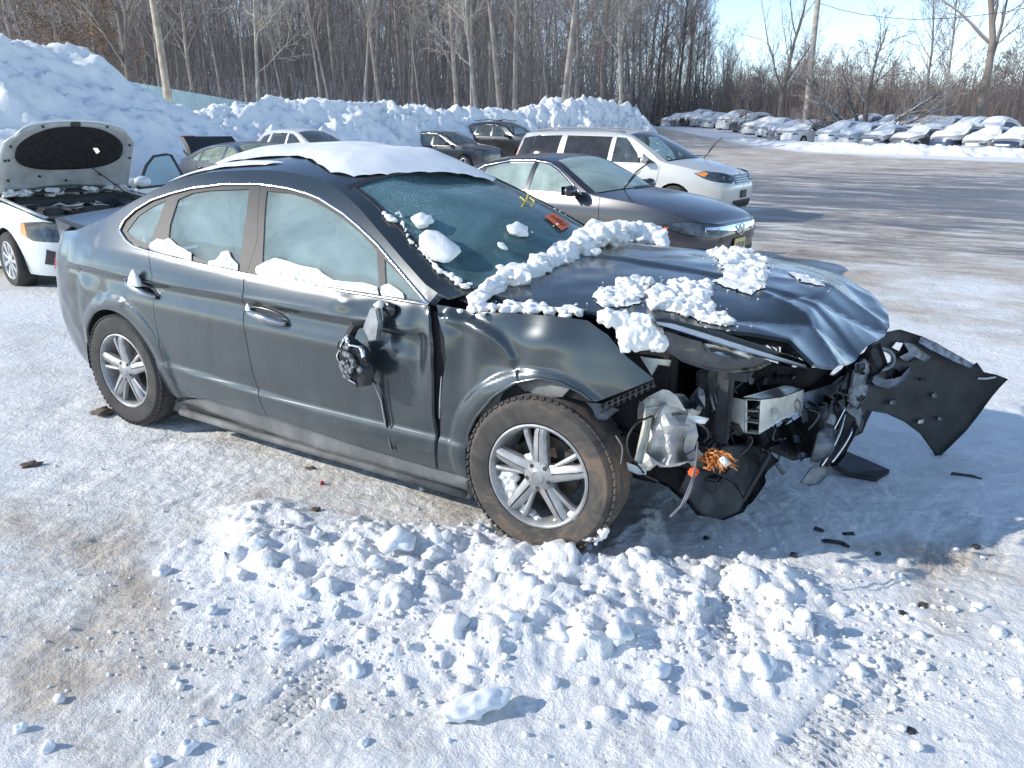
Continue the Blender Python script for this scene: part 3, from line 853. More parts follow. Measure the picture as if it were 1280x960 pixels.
# upper edge of the quarter panel in front of the C pillar follows the chrome line
quarter += HERO.tr([(213, 243), (190, 250), (170, 262), (155, 277), (150, 287), (158, 300), (182, 312)])[0:7]
INNER = simple('dark_body_cavity', (.012, .012, .013), .9)
def both(name, poly, mat, **k):
    a = panel(name, poly, HS, mat=mat, parent=hero, **k); return a
G3 = .003
p_quarter = panel('quarter_panel', quarter, HS, .016, HERO_PAINT, hero, gap=.001, hem=.014, holes=[qglass])
fd = panel('front_door', front_door, HS, .017, HERO_PAINT, hero, gap=.0035, hem=.02)
rd = panel('rear_door', rear_door, HS, .017, HERO_PAINT, hero, gap=.0035, hem=.02)
fe = panel('front_fender', fender, HS, .013, HERO_PAINT, hero, gap=.002, hem=.012)
# greenhouse: roof rail and pillars above the belt, windows cut out
def chain_top(g0, g1, n=24): return [(lerp(g0, g1, i/n), HERO.ze(lerp(g0, g1, i/n)) - .0) for i in range(n+1)]
chrome_up = [(536, 379), (505, 345), (472, 306), (450, 285), (430, 268), (400, 249), (385, 243), (360, 236), (325, 231), (280, 231), (240, 236), (213, 243)]
win_front = HERO.tr([(333, 238), (360, 241), (385, 248), (400, 255), (426, 271), (450, 291), (470, 312), (474, 366), (400, 353), (327, 339), (329, 290)])
win_vent = HERO.tr([(480, 324), (503, 348), (529, 376), (482, 367)])
win_rear = HERO.tr([(222, 249), (240, 241), (260, 238), (311, 236), (308, 265), (299, 334), (250, 323), (209, 309), (212, 280)])
rail = HERO.tr([(536, 379)]) + HERO.tr(chrome_up[1:]) + chain_top(-2.42, -.56)
panel('roof_rail', rail, HS, .025, HERO_PAINT, hero, hem=.05)
frame_rear = HERO.tr([(213, 243), (240, 236), (280, 231), (325, 231)]) + HERO.tr([(321, 300), (308, 341), (250, 330), (210, 319), (186, 313), (186, 305), (197, 277), (207, 250)])
PILLAR = simple('matt_black_window_pillar', (.03, .029, .028), .55, var=.2, nscale=30)
panel('rear_door_window_frame', frame_rear, HS, .03, PILLAR, rd, holes=[win_rear], hem=.01, off=-.003)
frame_front = HERO.tr([(325, 231), (360, 236), (385, 243), (400, 249), (430, 268), (450, 285), (472, 306), (505, 345), (536, 379), (470, 369), (400, 358), (308, 341), (321, 300)])
panel('front_door_window_frame', frame_front, HS, .03, PILLAR, fd, holes=[win_front, win_vent], hem=.01, off=-.004)
panel('front_door_window', shrink(win_front, -.004), HS, .04, GLASS_FROST, fd, off=-.010, hem=0)
panel('quarter_light', shrink(win_vent, -.004), HS, .04, GLASS_FROST, fd, off=-.010, hem=0)
panel('rear_door_window', shrink(win_rear, -.004), HS, .04, GLASS_FROST, rd, off=-.010, hem=0)
panel('quarter_window_frame', HERO.tr([(151, 286), (157, 275), (171, 261), (190, 250), (211, 244), (199, 277), (186, 311), (168, 306), (158, 298)]), HS, .02, BLACK, p_quarter, holes=[qglass], hem=.01, off=-.004)
panel('rear_quarter_window', shrink(qglass, -.004), HS, .04, GLASS_FROST, p_quarter, off=-.008, hem=0)
# chrome loop round the side windows
def on_side(pts, off=.004, dense=8):
    out = []
    for i in range(len(pts) - 1):
        for k in range(dense):
            u = lerp(pts[i][0], pts[i+1][0], k/dense), lerp(pts[i][1], pts[i+1][1], k/dense); out.append(u)
    out.append(pts[-1]); r = []
    for a, b in out:
        p = HS(a, b); r.append((p[0], p[1] - off, p[2]))
    return r
lower = HERO.tr([(150, 287), (158, 300), (168, 308), (186, 314), (220, 323), (306, 342), (400, 359), (470, 370), (536, 380)])
upper = HERO.tr([(150, 287), (156, 275), (170, 262), (190, 250), (213, 242), (240, 235), (280, 230), (325, 230), (360, 235), (385, 242), (400, 248), (430, 267), (450, 284), (472, 305), (505, 344), (536, 380)])
Geo().tube(on_side(lower, .003, 5), .0095, 6, flat=.7).obj('belt_chrome_strip', CHROME, hero, smooth=True)
Geo().tube(on_side(upper, .003, 5), .0085, 6, flat=.7).obj('window_chrome_strip', CHROME, hero, smooth=True)
# sill
sill = HERO.tr([(214, 500), (255, 500), (334, 522), (440, 558), (546, 589), (584, 601), (590, 622), (540, 608), (450, 578), (330, 541), (222, 512)])
sl = panel('sill_skirt', sill, lambda a, b: (lambda p: (p[0], p[1] - .004 - .02*sstep(.26, .17, b), p[2]))(HS(a, b)), .025, paint('sill_plastic', (.05, .058, .06), .2, .4, .5), hero, hem=.05, gap=.001)
SIL = simple('worn_lower_sill', (.12, .12, .115), .7, var=.6, nscale=6)
Geo().tube([(-2.42, -.875, .15), (-1.8, -.875, .14), (-1.2, -.875, .135), (-.42, -.87, .13)], .022, 8).obj('sill_edge', SIL, hero, smooth=True)
# near-black shell painting the shade behind door and fender gaps, floor and wheel houses
cav = [(-2.40, .22), (-.3, .2), (-.35, .45), (-.25, .62), (0, .72), (.2, .70), (.3, .85), (-.3, .93), (-.55, .97), (-1.7, .98), (-2.5, 1.03), (-2.52, .6)]
panel('inner_door_shell', cav, lambda a, b: (lambda p: (p[0], p[1] + .035, p[2]))(HS(a, b)), .08, INNER, hero, hem=.02)
ug = Geo(); ug.box((-1.45, 0, .20), (2.0, 1.62, .06)); ug.box((-3.3, 0, .33), (.95, 1.3, .1)); ug.box((-.0, 0, .30), (.7, .9, .2)); ug.box((-1.4, -.80, .21), (2.0, .12, .1))
ug.obj('floor_pan', UNDER, hero, bevel=.01)
def wheelhouse(xc, y0, y1, r=.385, a0=-.15, a1=PI + .15):
    g = Geo(); n = 24; pts = [(xc + r*math.cos(lerp(a0, a1, i/n)), .345 + r*math.sin(lerp(a0, a1, i/n))) for i in range(n+1)]
    V = [(x, y0, z) for x, z in pts] + [(x, y1, z) for x, z in pts]; Fc = [(i, i+1, n+2+i, n+1+i) for i in range(n)]
    V.append((xc, y1, .345)); c = len(V) - 1; Fc += [(n+1+i, n+2+i, c) for i in range(n)]
    return g.add(V, Fc)
wheelhouse(-2.865, -.90, -.55).obj('rear_wheel_liner', UNDER, hero)
wheelhouse(-2.865, .90, .55).obj('rear_wheel_liner', UNDER, hero)
# front liner: torn strip still hanging over the tyre
lin = HERO.tr([(588, 540), (596, 520), (617, 496), (645, 480), (676, 476), (712, 484), (700, 498), (668, 500), (640, 503), (614, 520), (598, 548), (592, 575)])
panel('torn_wheel_liner', lin, lambda a, b: (lambda p: (p[0], p[1] + .035 + .02*noise.noise(Vector((a*9, b*9, 0))), p[2]))(HS(a, b)), .02, simple('scuffed_liner_plastic', (.16, .16, .155), .8, var=.5, nscale=9), hero, hem=.01)
wl = wheelhouse(-.0, -.62, -.56, .39, .9, PI + .1); wl.obj('front_wheel_liner', UNDER, hero)
Geo().box((-.55, -.72, .55), (.03, .25, .7)).obj('hinge_pillar', INNER, hero)
# grey strip of primer seen in the fender gap
Geo().tube([HERO.P(*HERO.trace(549, 472)), HERO.P(*HERO.trace(548, 500)), HERO.P(*HERO.trace(547, 524))], [.006, .014, .010], 6, flat=.4).xf(Matrix.Translation((0, .018, 0))).obj('bare_metal_edge', simple('pale_primer', (.42, .44, .47), .6), hero, smooth=True)
# left side, plainly built: one door skin pair, fender, quarter, windows
LP = lambda pl, nm, m, **k: panel(nm, pl, HL, .06, m, hero, flip=True, **k)
LP(quarter, 'quarter_panel', HERO_PAINT, hem=.01, gap=.002)
LP(front_door, 'front_door', HERO_PAINT, hem=.01, gap=.0035); LP(rear_door, 'rear_door', HERO_PAINT, hem=.01, gap=.0035)
LP(fender, 'front_fender', HERO_PAINT, hem=.01, gap=.002); LP(rail, 'roof_rail', HERO_PAINT, hem=.01); LP(sill, 'sill_skirt', HERO_PAINT, hem=.01)
LP(frame_rear, 'rear_door_window_frame', PILLAR, hem=.01, holes=[win_rear]); LP(frame_front, 'front_door_window_frame', PILLAR, hem=.01, holes=[win_front, win_vent])
GLASS_FAR = glass('far_side_glass', (.62, .80, .76), .2, (.5, .58, .56))
LP(win_front, 'front_door_window', GLASS_FAR, hem=0, off=-.01); LP(win_rear, 'rear_door_window', GLASS_FAR, hem=0, off=-.01); LP(qglass, 'rear_quarter_window', GLASS_FAR, hem=0, off=-.01); LP(win_vent, 'quarter_light', GLASS_FAR, hem=0, off=-.01)
# top
HERO.top_mesh('roof', -2.30, -1.32, -1, 1, HERO_PAINT, hero, 26, 30, hem=.045)
def cracked_screen():
    m = glass('cracked_windscreen', (.34, .56, .57), .34, (.22, .42, .45), .05, 2.0); nt = m.node_tree
    tc = nt.nodes.new('ShaderNodeTexCoord'); nz = noise_tex(nt, 3, 3, vec=tc.outputs['Object'])
    mxv = nt.nodes.new('ShaderNodeMix'); mxv.data_type = 'VECTOR'; mxv.inputs[0].default_value = .06
    nt.links.new(tc.outputs['Object'], mxv.inputs[4]); nt.links.new(nz.outputs['Color'], mxv.inputs[5])
    vo = nt.nodes.new('ShaderNodeTexVoronoi'); vo.feature = 'DISTANCE_TO_EDGE'; vo.inputs['Scale'].default_value = 55
    nt.links.new(mxv.outputs[1], vo.inputs['Vector'])
    cr = ramp(nt, vo.outputs['Distance'], [(.0, 1.0), (.10, .0)])
    sep = nt.nodes.new('ShaderNodeSeparateXYZ'); nt.links.new(tc.outputs['Object'], sep.inputs[0])
    mr = nt.nodes.new('ShaderNodeMapRange'); mr.inputs[1].default_value = 1.22; mr.inputs[2].default_value = 1.46; nt.links.new(sep.outputs[2], mr.inputs[0])
    n2 = noise_tex(nt, 4, 4, .6, tc.outputs['Object']); ra = ramp(nt, n2.outputs[0], [(.35, 0.0), (.6, 1.0)])
    a = N(nt, 'ShaderNodeMath', operation='MULTIPLY'); nt.links.new(cr.outputs[0], a.inputs[0]); nt.links.new(mr.outputs[0], a.inputs[1])
    b = N(nt, 'ShaderNodeMath', operation='MULTIPLY'); nt.links.new(a.outputs[0], b.inputs[0]); nt.links.new(ra.outputs[0], b.inputs[1])
    c = N(nt, 'ShaderNodeMath', operation='MULTIPLY'); nt.links.new(b.outputs[0], c.inputs[0]); c.inputs[1].default_value = .38
    out = nt.nodes['Material Output']; old = out.inputs[0].links[0].from_socket
    df = nt.nodes.new('ShaderNodeBsdfDiffuse'); df.inputs[0].default_value = (.6, .82, .8, 1)
    ms = nt.nodes.new('ShaderNodeMixShader'); nt.links.new(c.outputs[0], ms.inputs[0]); nt.links.new(old, ms.inputs[1]); nt.links.new(df.outputs[0], ms.inputs[2]); nt.links.new(ms.outputs[0], out.inputs[0])
    return m
SCREEN = cracked_screen()
def sag(a, b, p): return (p[0], p[1], p[2] - .030*math.exp(-((a+1.2)/.12)**2 - ((b+.1)/.5)**2))
HERO.top_mesh('windscreen', -1.325, -.49, -.885, .885, SCREEN, hero, 30, 30, off=-.006, hem=0, disp=sag)
HERO.top_mesh('windscreen_pillar', -1.33, -.50, -1, -.88, HERO_PAINT, hero, 24, 5)
HERO.top_mesh('windscreen_pillar', -1.33, -.50, .88, 1, HERO_PAINT, hero, 24, 5)
HERO.top_mesh('windscreen_seal', -1.32, -.50, -.895, -.868, BLACK, hero, 24, 2, off=.003, hem=.006)
HERO.top_mesh('windscreen_seal', -1.32, -.50, .868, .895, BLACK, hero, 24, 2, off=.003, hem=.006)
HERO.top_mesh('windscreen_header', -1.335, -1.305, -.93, .93, BLACK, hero, 3, 20, off=.002, hem=.006)
HERO.top_mesh('rear_window', -3.22, -2.28, -.86, .86, GLASS_CLEAR, hero, 20, 20, off=-.006, hem=0)
HERO.top_mesh('rear_pillar', -3.25, -2.29, -1, -.85, HERO_PAINT, hero, 20, 5)
HERO.top_mesh('rear_pillar', -3.25, -2.29, .85, 1, HERO_PAINT, hero, 20, 5)
HERO.top_mesh('cowl', -.50, -.30, -.95, .95, BLACK, hero, 5, 14, off=-.02)
HERO.top_mesh('parcel_gutter', -3.75, -3.22, -1, 1, HERO_PAINT, hero, 8, 20, off=-.02)
# tail: bumper cover, lamp, lid sprung open
tail = [(-3.235, .30), (-3.235, .22), (-3.5, .205), (-3.74, .23)]
qm = HERO.qmin(.4)
for f_, fl, nm in ((HS, False, 0), (HL, True, 1)):
    panel('rear_bumper_cover', [(-3.73, .225), (-3.815, .40), (-3.835, .60), (-3.80, .79), (-4.0, .78), (qm, .78), (qm, .22)], f_, .05, HERO_PAINT, hero, flip=fl, hem=.01, gap=.002)
    panel('tail_panel', [(-3.80, .80), (-3.70, .955), (-3.66, 1.03), (-4.0, 1.02), (qm, 1.02), (qm, .80)], f_, .05, HERO_PAINT, hero, flip=fl, hem=.01, gap=.002)
    panel('tail_lamp', [(-3.60, .90), (-3.64, .845), (-3.72, .80), (-3.78, .80), (-3.95, .84), (-4.2, .86), (-4.2, .93), (-3.9, .96), (-3.74, .985), (-3.66, .97)], f_, .03, RED_LENS, hero, flip=fl, off=.006, hem=.03)
    panel('rear_diffuser', [(-3.30, .215), (-3.5, .20), (-3.74, .225), (qm, .215), (qm, .15), (-3.7, .15), (-3.3, .17)], f_, .05, BLACK, hero, flip=fl, hem=.02)
lid = Geo(); hz = 1.095
def lid_pt(a, t, up): 
    x = lerp(-3.30, -3.80, a); y = t*(.70 - .05*a); k = .0 + .035*a + .02*a**4
    return (x, y, hz + k + .02*(1 - t*t) + up + HERO.lean*(y + .93))
NA, NT_ = 14, 18; V = [lid_pt(i/NA, lerp(-1, 1, j/NT_), 0) for i in range(NA+1) for j in range(NT_+1)]; Fc = [(i*(NT_+1)+j, (i+1)*(NT_+1)+j, (i+1)*(NT_+1)+j+1, i*(NT_+1)+j+1) for i in range(NA) for j in range(NT_)]
b = len(V); V += [(p[0] + .03, p[1]*.96, p[2] - .135) for p in V[NA*(NT_+1):(NA+1)*(NT_+1)]]
Fc += [(NA*(NT_+1)+j, b+j, b+j+1, NA*(NT_+1)+j+1) for j in range(NT_)]
c0 = len(V)
for i in range(NA+1):
    for j in (0, NT_): p = V[i*(NT_+1)+j]; V.append((p[0], p[1]*.98, p[2] - .05 - .085*(i/NA)))
Fc += [(i*(NT_+1), (i+1)*(NT_+1), c0 + 2*(i+1), c0 + 2*i) for i in range(NA)] + [(i*(NT_+1)+NT_, c0 + 2*i + 1, c0 + 2*(i+1) + 1, (i+1)*(NT_+1)+NT_) for i in range(NA)]
lido = mk('trunk_lid', V, Fc, HERO_PAINT, hero)
Geo().tube([lid_pt(1.0, lerp(-.97, .97, i/16), -.012) for i in range(17)], .011, 6).obj('light_bar', RED_LENS, lido, smooth=True)
Geo().tube([lid_pt(.99, lerp(-.95, -.4, i/6), -.07) for i in range(7)], .03, 6, flat=.5).obj('lid_inner_trim', BLACK, lido, smooth=True)
# lower door blade, handles
def blade(px, name, par, w=.010):
    P_ = [HS(*HERO.trace(*p)) for p in px]; n = len(P_)
    g = Geo().tube([(p[0], p[1] + .004, p[2]) for p in P_], [w*(.35 + .65*math.sin(PI*(.15 + .7*i/(n-1)))) for i in range(n)], 6, flat=.55); return g.obj(name, paint('edge_paint', (.10, .115, .12), .4, .3, .5), par, smooth=True)
def handle(px0, px1, par):
    a = Vector(HS(*HERO.trace(*px0))); b_ = Vector(HS(*HERO.trace(*px1))); d = b_ - a; h = part('door_handle', par)
    g = Geo(); n = 12
    pts = [a + d*(i/n) + Vector((0, -.010 - .034*math.sin(PI*i/n)**.6, .004*math.sin(PI*i/n))) for i in range(n+1)]
    g.tube(pts, [.008 + .011*math.sin(PI*(.1 + .8*i/n)) for i in range(n+1)], 10, flat=1.25); g.obj('grip', CHROME if False else HANDLE, h, smooth=True)
    c = a + d*.48; r = Geo(); r.lathe([(.0, .004), (.9, .003), (1.0, -.004), (1.12, -.004), (1.16, .004)], 28, 'y'); r.xf(Matrix.Translation(c) @ Matrix.Rotation(-math.atan2(d.z, d.x), 4, 'Y') @ Matrix.Diagonal((d.length*.52, 1, .036, 1))); r.obj('handle_cup', HERO_PAINT, h, smooth=True)
    return h
HANDLE = simple('polished_dark_handle', (.30, .31, .32), .2, .85, .6, .2, 20)
handle((312, 389), (360, 404), fd); handle((160, 352), (197, 371), rd)
# wheels: muddy, front one turned slightly
wheel(hero, -2.84, -.835, .345, .195, .222, -1, style='twin', tyre=RUBBER, rim=RIM_DIRTY)
wheel(hero, -2.84, .832, .345, .215, .222, 1, style='twin', rim=RIM_DIRTY, lod=0)
fw = wheel(hero, -.0, -.855, .350, .205, .225, -1, style='twin', tyre=TYRE_MUD, rim=RIM_DIRTY, steer=.05, camber=-.03)
wheel(hero, 0, .80, .345, .215, .222, 1, style='twin', rim=RIM_DIRTY, lod=0)

# ---- bonnet: sprung, pushed back and folded at the nose
def hood_z(x, y):
    x = clamp(x, -.9, 1.4); y = clamp(y, -1.0, 1.0)
    b = lerp(1.055, 1.045, clamp((x + .6)/.6)) if x < 0 else 1.045 - .02*x - .11*max(0, x - .35)**1.25 - .10*max(0, x - .75) - .45*max(0, x - .88)*(1.2 - y)
    c = 1 - (abs(y)/.78)**2.2
    z = b + .065*c*(1 - .3*clamp(x)) + .042*(y + .72)
    # long pressed ridges, one each side of the centre
    for s_, yy in ((-1, -.02 - .12*x), (1, .40 - .10*x)):
        q = (y - yy)*s_; z -= .016*sstep(-.01, .045, q)*(1 - .4*clamp(x))
    # kinked near corner and folded nose
    f = sstep(.45, 1.0, x)
    z += f*(.012*noise.noise(Vector((x*3.0, y*4.0, .3))) + .028*(.25 - abs(noise.noise(Vector((x*1.9 + y*.9, y*2.4 - x*.8, 4.3)))))  + .006*(.25 - abs(noise.noise(Vector((x*6, y*7, 1.3))))))
    r = (y - .05) - (x - .95)*1.1; z -= .020*math.exp(-abs(r)/.05)*sstep(.62, .95, x)
    r = (y - .22) - (x - .9)*.5; z += .014*math.exp(-abs(r)/.05)*sstep(.55, .9, x)
    r = (y + .25) - (x - .8)*-.6; z += .016*math.exp(-abs(r)/.06)*sstep(.35, .8, x)
    r = (y + .42) - (x - .8)*.9; z -= .020*math.exp(-abs(r)/.08)*sstep(.3, .8, x)
    z -= .02*math.exp(-((x - .2)/.10)**2 - ((y - .52)/.25)**2)
    z += .004*noise.noise(Vector((x*7, y*7, 2)))
    return z
HF = lambda a, b: (a, b, hood_z(a, b))
hood_out = [(-.56, -.705), (-.2, -.742), (.2, -.742), (.48, -.71), (.70, -.655), (.88, -.59), (.97, -.545), (1.03, -.43), (1.05, -.33), (1.085, -.10), (1.12, .12), (1.135, .32), (1.10, .50), (1.0, .62), (.85, .69), (.5, .74), (.0, .76), (-.55, .72), (-.42, .45), (-.36, 0), (-.42, -.42)]
hood = panel('bonnet', hood_out, HF, .022, HERO_PAINT, hero, hem=.016)
panel('bonnet_inner_frame', shrink(hood_out, .03), lambda a, b: (a, b, hood_z(a, b) - .022 - .01*math.sin(a*14)*math.sin(b*14)), .06, UNDER, hero, hem=.02)

# ---- pieces traced on their own sheets in space: D gives the distance of the sheet along the view
def sheet(name, pts, D, mat, parent, thick=.006, step=7, bumpy=.0, holes=(), freq=.03, hem=None):
    f = lambda a, b: at_depth(a, -b, D(a, -b) + (bumpy*noise.noise(Vector((a*freq, b*freq, 5.1))) if bumpy else 0))
    return panel(name, [(u, -v) for u, v in pts], f, step, mat, parent, holes=[[(u, -v) for u, v in h] for h in holes], hem=-(hem if hem is not None else thick), flip=False, smooth=bumpy < .03)
def wire(name, pts, r, mat, parent, n=6):
    """pts: (u, v, depth)"""
    P_ = [at_depth(*p) for p in pts]; Q = []
    for i in range(len(P_) - 1):
        p0 = P_[max(0, i-1)]; p1 = P_[i]; p2 = P_[i+1]; p3 = P_[min(len(P_)-1, i+2)]
        for k in range(5):
            t = k/5; Q.append(.5*((2*p1) + (p2 - p0)*t + (2*p0 - 5*p1 + 4*p2 - p3)*t*t + (3*p1 - p0 - 3*p2 + p3)*t**3))
    Q.append(P_[-1]); return Geo().tube(Q, r, n).obj(name, mat, parent, smooth=True)
ALU = simple('bare_aluminium', (.60, .60, .56), .38, .8, 0, .22, 9, .15, 40)
ALU_END = simple('cut_aluminium', (.66, .64, .56), .5, .5, 0, .3, 9)
TANK = simple('crumpled_white_tank_plastic', (.60, .58, .54), .9, 0, 0, .4, 7, .5, 18)
WHITE_PL = simple('white_plastic_scrap', (.72, .74, .74), .55, var=.12)
WIRE_G = simple('grey_wire_sleeve', (.16, .16, .165), .7, var=.3)
LINER = simple('dusty_black_plastic', (.032, .034, .037), .6, 0, 0, .7, 8, .3, 25)
FASCIA_IN = simple('black_bumper_inner_face', (.028, .029, .029), .62, 0, 0, .5, 10, .35, 30)
GREY_SCRAP = simple('grey_broken_plastic', (.20, .215, .225), .55, 0, 0, .6, 10, .3, 25)

# engine bay: walls, radiator, slam panel, blocks, hoses
bay = part('engine_bay', hero)
g = Geo(); g.box((-.40, 0, .72), (.10, 1.45, .62)); g.obj('bulkhead', UNDER, bay, bevel=.01)
for nm, c_, d_ in (('inner_wing', (.02, -.60, .70), (.85, .10, .36)), ('inner_wing', (.05, .60, .70), (.95, .10, .36)), ('chassis_rail', (.35, -.58, .45), (.55, .09, .13)), ('chassis_rail', (.42, .58, .45), (.6, .09, .13))): Geo().box(c_, d_).obj(nm, UNDER, bay, bevel=.012)
random.seed(3)
for nm, c, d in (('engine_cover', (.02, .05, .86), (.55, .62, .10)), ('battery', (.0, .46, .80), (.28, .20, .22)), ('engine_block', (.06, .0, .60), (.6, .8, .42)), ('air_filter_box', (.08, -.36, .80), (.32, .26, .18)), ('fluid_reservoir', (.28, -.50, .80), (.14, .12, .16))):
    Geo().box(c, d, Matrix.Rotation(random.uniform(-.1, .1), 3, 'Z'), .93).obj(nm, LINER, bay, bevel=.018)
g = Geo(); rot = Matrix.Rotation(-.12, 3, 'Y') @ Matrix.Rotation(.10, 3, 'Z')
g.box((.50, .02, .55), (.05, 1.05, .46), rot); g.obj('radiator', simple('radiator_core', (.04, .042, .045), .5, .4, 0, .4, 40, .5, 120), bay, bevel=.01)
g = Geo()
for k in range(34): g.box((.53, -.46 + k*.029, .55), (.012, .006, .42), rot)
g.obj('radiator_fins', DARK_STEEL, bay)
g = Geo(); g.box((.60, .04, .81), (.12, 1.25, .05), Matrix.Rotation(.13, 3, 'Z')); g.box((.63, -.50, .66), (.06, .06, .34)); g.box((.66, .52, .66), (.06, .06, .34)); g.box((.60, 0, .30), (.10, 1.1, .06)); g.obj('radiator_support', LINER, bay, bevel=.01)
g = Geo().lathe([(.01, 0), (.19, .0), (.21, .01), (.21, .05), (.19, .05)], 30, 'x', (.44, -.15, .55)); g.obj('cooling_fan_shroud', LINER, bay)
for k in range(16):
    y0 = random.uniform(-.6, .3); z0 = random.uniform(.45, .85); x0 = random.uniform(.25, .5)
    pts = [(x0 + i*.07 + random.uniform(-.03, .03), y0 + random.uniform(-.07, .07) + i*.03, z0 - i*random.uniform(.0, .07)) for i in range(6)]
    Geo().tube(pts, random.uniform(.004, .013), 6).obj('loose_hose', random.choice([WIRE_G, BLACK, LINER]), bay, smooth=True)
# black liner scraps filling the torn corner
def DD(c): return lambda u, v: c
random.seed(12)
sheet('torn_splash_shield', [(770, 520), (800, 505), (850, 540), (905, 560), (945, 575), (955, 600), (935, 628), (905, 645), (870, 640), (835, 605), (800, 596), (780, 560)], lambda u, v: 3.42 + .25*((u-770)/180) - .08*math.sin((v-520)/40), UNDER, hero, .02, 8, .06)
sheet('torn_undertray', [(868, 560), (905, 556), (950, 560), (975, 575), (950, 598), (925, 640), (900, 650), (875, 640), (850, 610)], lambda u, v: 3.30 + .25*((u-850)/100) - .06*math.sin((u-850)/18), LINER, hero, .02, 7, .06)
sheet('crushed_fan_cowl', [(895, 535), (925, 545), (985, 530), (1010, 515), (1040, 505), (1050, 540), (1030, 570), (990, 575), (955, 560), (920, 565)], lambda u, v: 3.75 + .1*math.sin(u/14), LINER, hero, .01, 8, .12)
sheet('bent_front_crossmember', [(905, 470), (960, 452), (1040, 470), (1095, 430), (1105, 455), (1070, 500), (1040, 520), (1010, 500), (950, 500), (925, 520), (905, 510)], lambda u, v: 3.98 + .12*math.sin(u/11), UNDER, hero, .02, 8, .15)
# bumper beam: hollow aluminium section, open end towards us
bm_ = part('bumper_beam', hero)
Pa = at_depth(905, 518, 3.32); Pb = at_depth(1003, 496, 3.72)
sec = []
def beam_pt(s, k, j):
    """s along, k across the depth, j height"""
    base = at_depth(lerp(947, 1004, s), lerp(516, 503, s), lerp(3.26, 3.62, s)); return base
A0 = at_depth(930, 492, 3.36); A1 = at_depth(949, 489, 3.25)
def quad3(name, c, mat, par, th=.008):
    P_ = [at_depth(*q) for q in c]; nrm = (P_[1]-P_[0]).cross(P_[2]-P_[0]).normalized()*th
    return Geo().prism(P_, None, nrm).obj(name, mat, par)
sheet('front_face', [(949, 500), (975, 497), (1003, 487), (1002, 512), (975, 525), (947, 543)], lambda u, v: 3.22 + .40*max(0, (u-947)/56)**1.1, ALU, bm_, .006, 6, .012)
sheet('top_face', [(929, 497), (950, 499), (975, 497), (1003, 487), (985, 480), (955, 490)], lambda u, v: 3.24 + .40*((u-947)/56) + .2*clamp((500 - v)/15), ALU, bm_, .004, 6)
sheet('mounting_face', [(905, 500), (918, 497), (932, 500), (931, 541), (925, 530), (912, 526), (903, 520)], lambda u, v: 3.34 - .07*((u-905)/27), ALU_END, bm_, .006, 5, .01)
for a, b in (((931, 500), (949, 501)), ((931, 514), (948, 515)), ((931, 527), (948, 530)), ((931, 541), (947, 543))):
    quad3('section_wall', [(a[0], a[1], 3.27), (b[0], b[1], 3.22), (b[0]+6, b[1]-3, 3.6), (a[0]+8, a[1]-3, 3.6)], ALU_END, bm_, .004)
quad3('section_wall', [(931, 500, 3.27), (934, 500, 3.27), (934, 541, 3.27), (931, 541, 3.27)], ALU_END, bm_, .2)
Geo().tube([Vector(at_depth(966, 517, 3.335)) + Vector((0, 0, .0)), at_depth(967, 517, 3.38)], .026, 20).obj('tow_eye_socket', ALU_END, bm_)
sheet('beam_bracket', [(1000, 492), (1040, 480), (1052, 470), (1046, 505), (1030, 520), (1003, 528), (1000, 512)], lambda u, v: 3.66 + .006*(u - 1000), GREY_SCRAP, hero, .01, 7, .05)
# broken white washer tank
tk = part('washer_tank', hero)
sheet('tank_front', [(812, 512), (828, 503), (850, 512), (868, 522), (873, 545), (866, 565), (856, 570), (850, 582), (838, 584), (822, 580), (812, 588), (798, 590), (800, 560), (806, 535)], lambda u, v: 3.12 + .05*math.sin(u/9) + .04*math.sin(v/11), TANK, tk, .05, 5, .07, freq=.06, hem=.06)
sheet('tank_upper', [(805, 505), (815, 496), (830, 502), (850, 497), (866, 500), (880, 488), (882, 500), (874, 520), (868, 526), (850, 515), (828, 508), (812, 516)], lambda u, v: 3.18 + .05*math.sin(u/8), GREY_SCRAP, tk, .03, 5, .06, freq=.07)
sheet('tank_flange', [(793, 575), (803, 530), (806, 505), (816, 497), (822, 500), (812, 520), (806, 555), (800, 580)], lambda u, v: 3.08, ALU_END, tk, .02, 5, .03)
sheet('tank_cap', [(782, 577), (790, 580), (806, 586), (806, 592), (796, 592), (784, 587)], lambda u, v: 3.05, WHITE_PL, tk, .03, 4)
sheet('white_scrap', [(857, 520), (868, 519), (886, 523), (880, 530), (868, 529)], lambda u, v: 3.02, WHITE_PL, hero, .01, 4)
sheet('bottle_neck', [(856, 568), (870, 560), (876, 566), (872, 575), (860, 576)], lambda u, v: 3.10, TANK, tk, .03, 4)
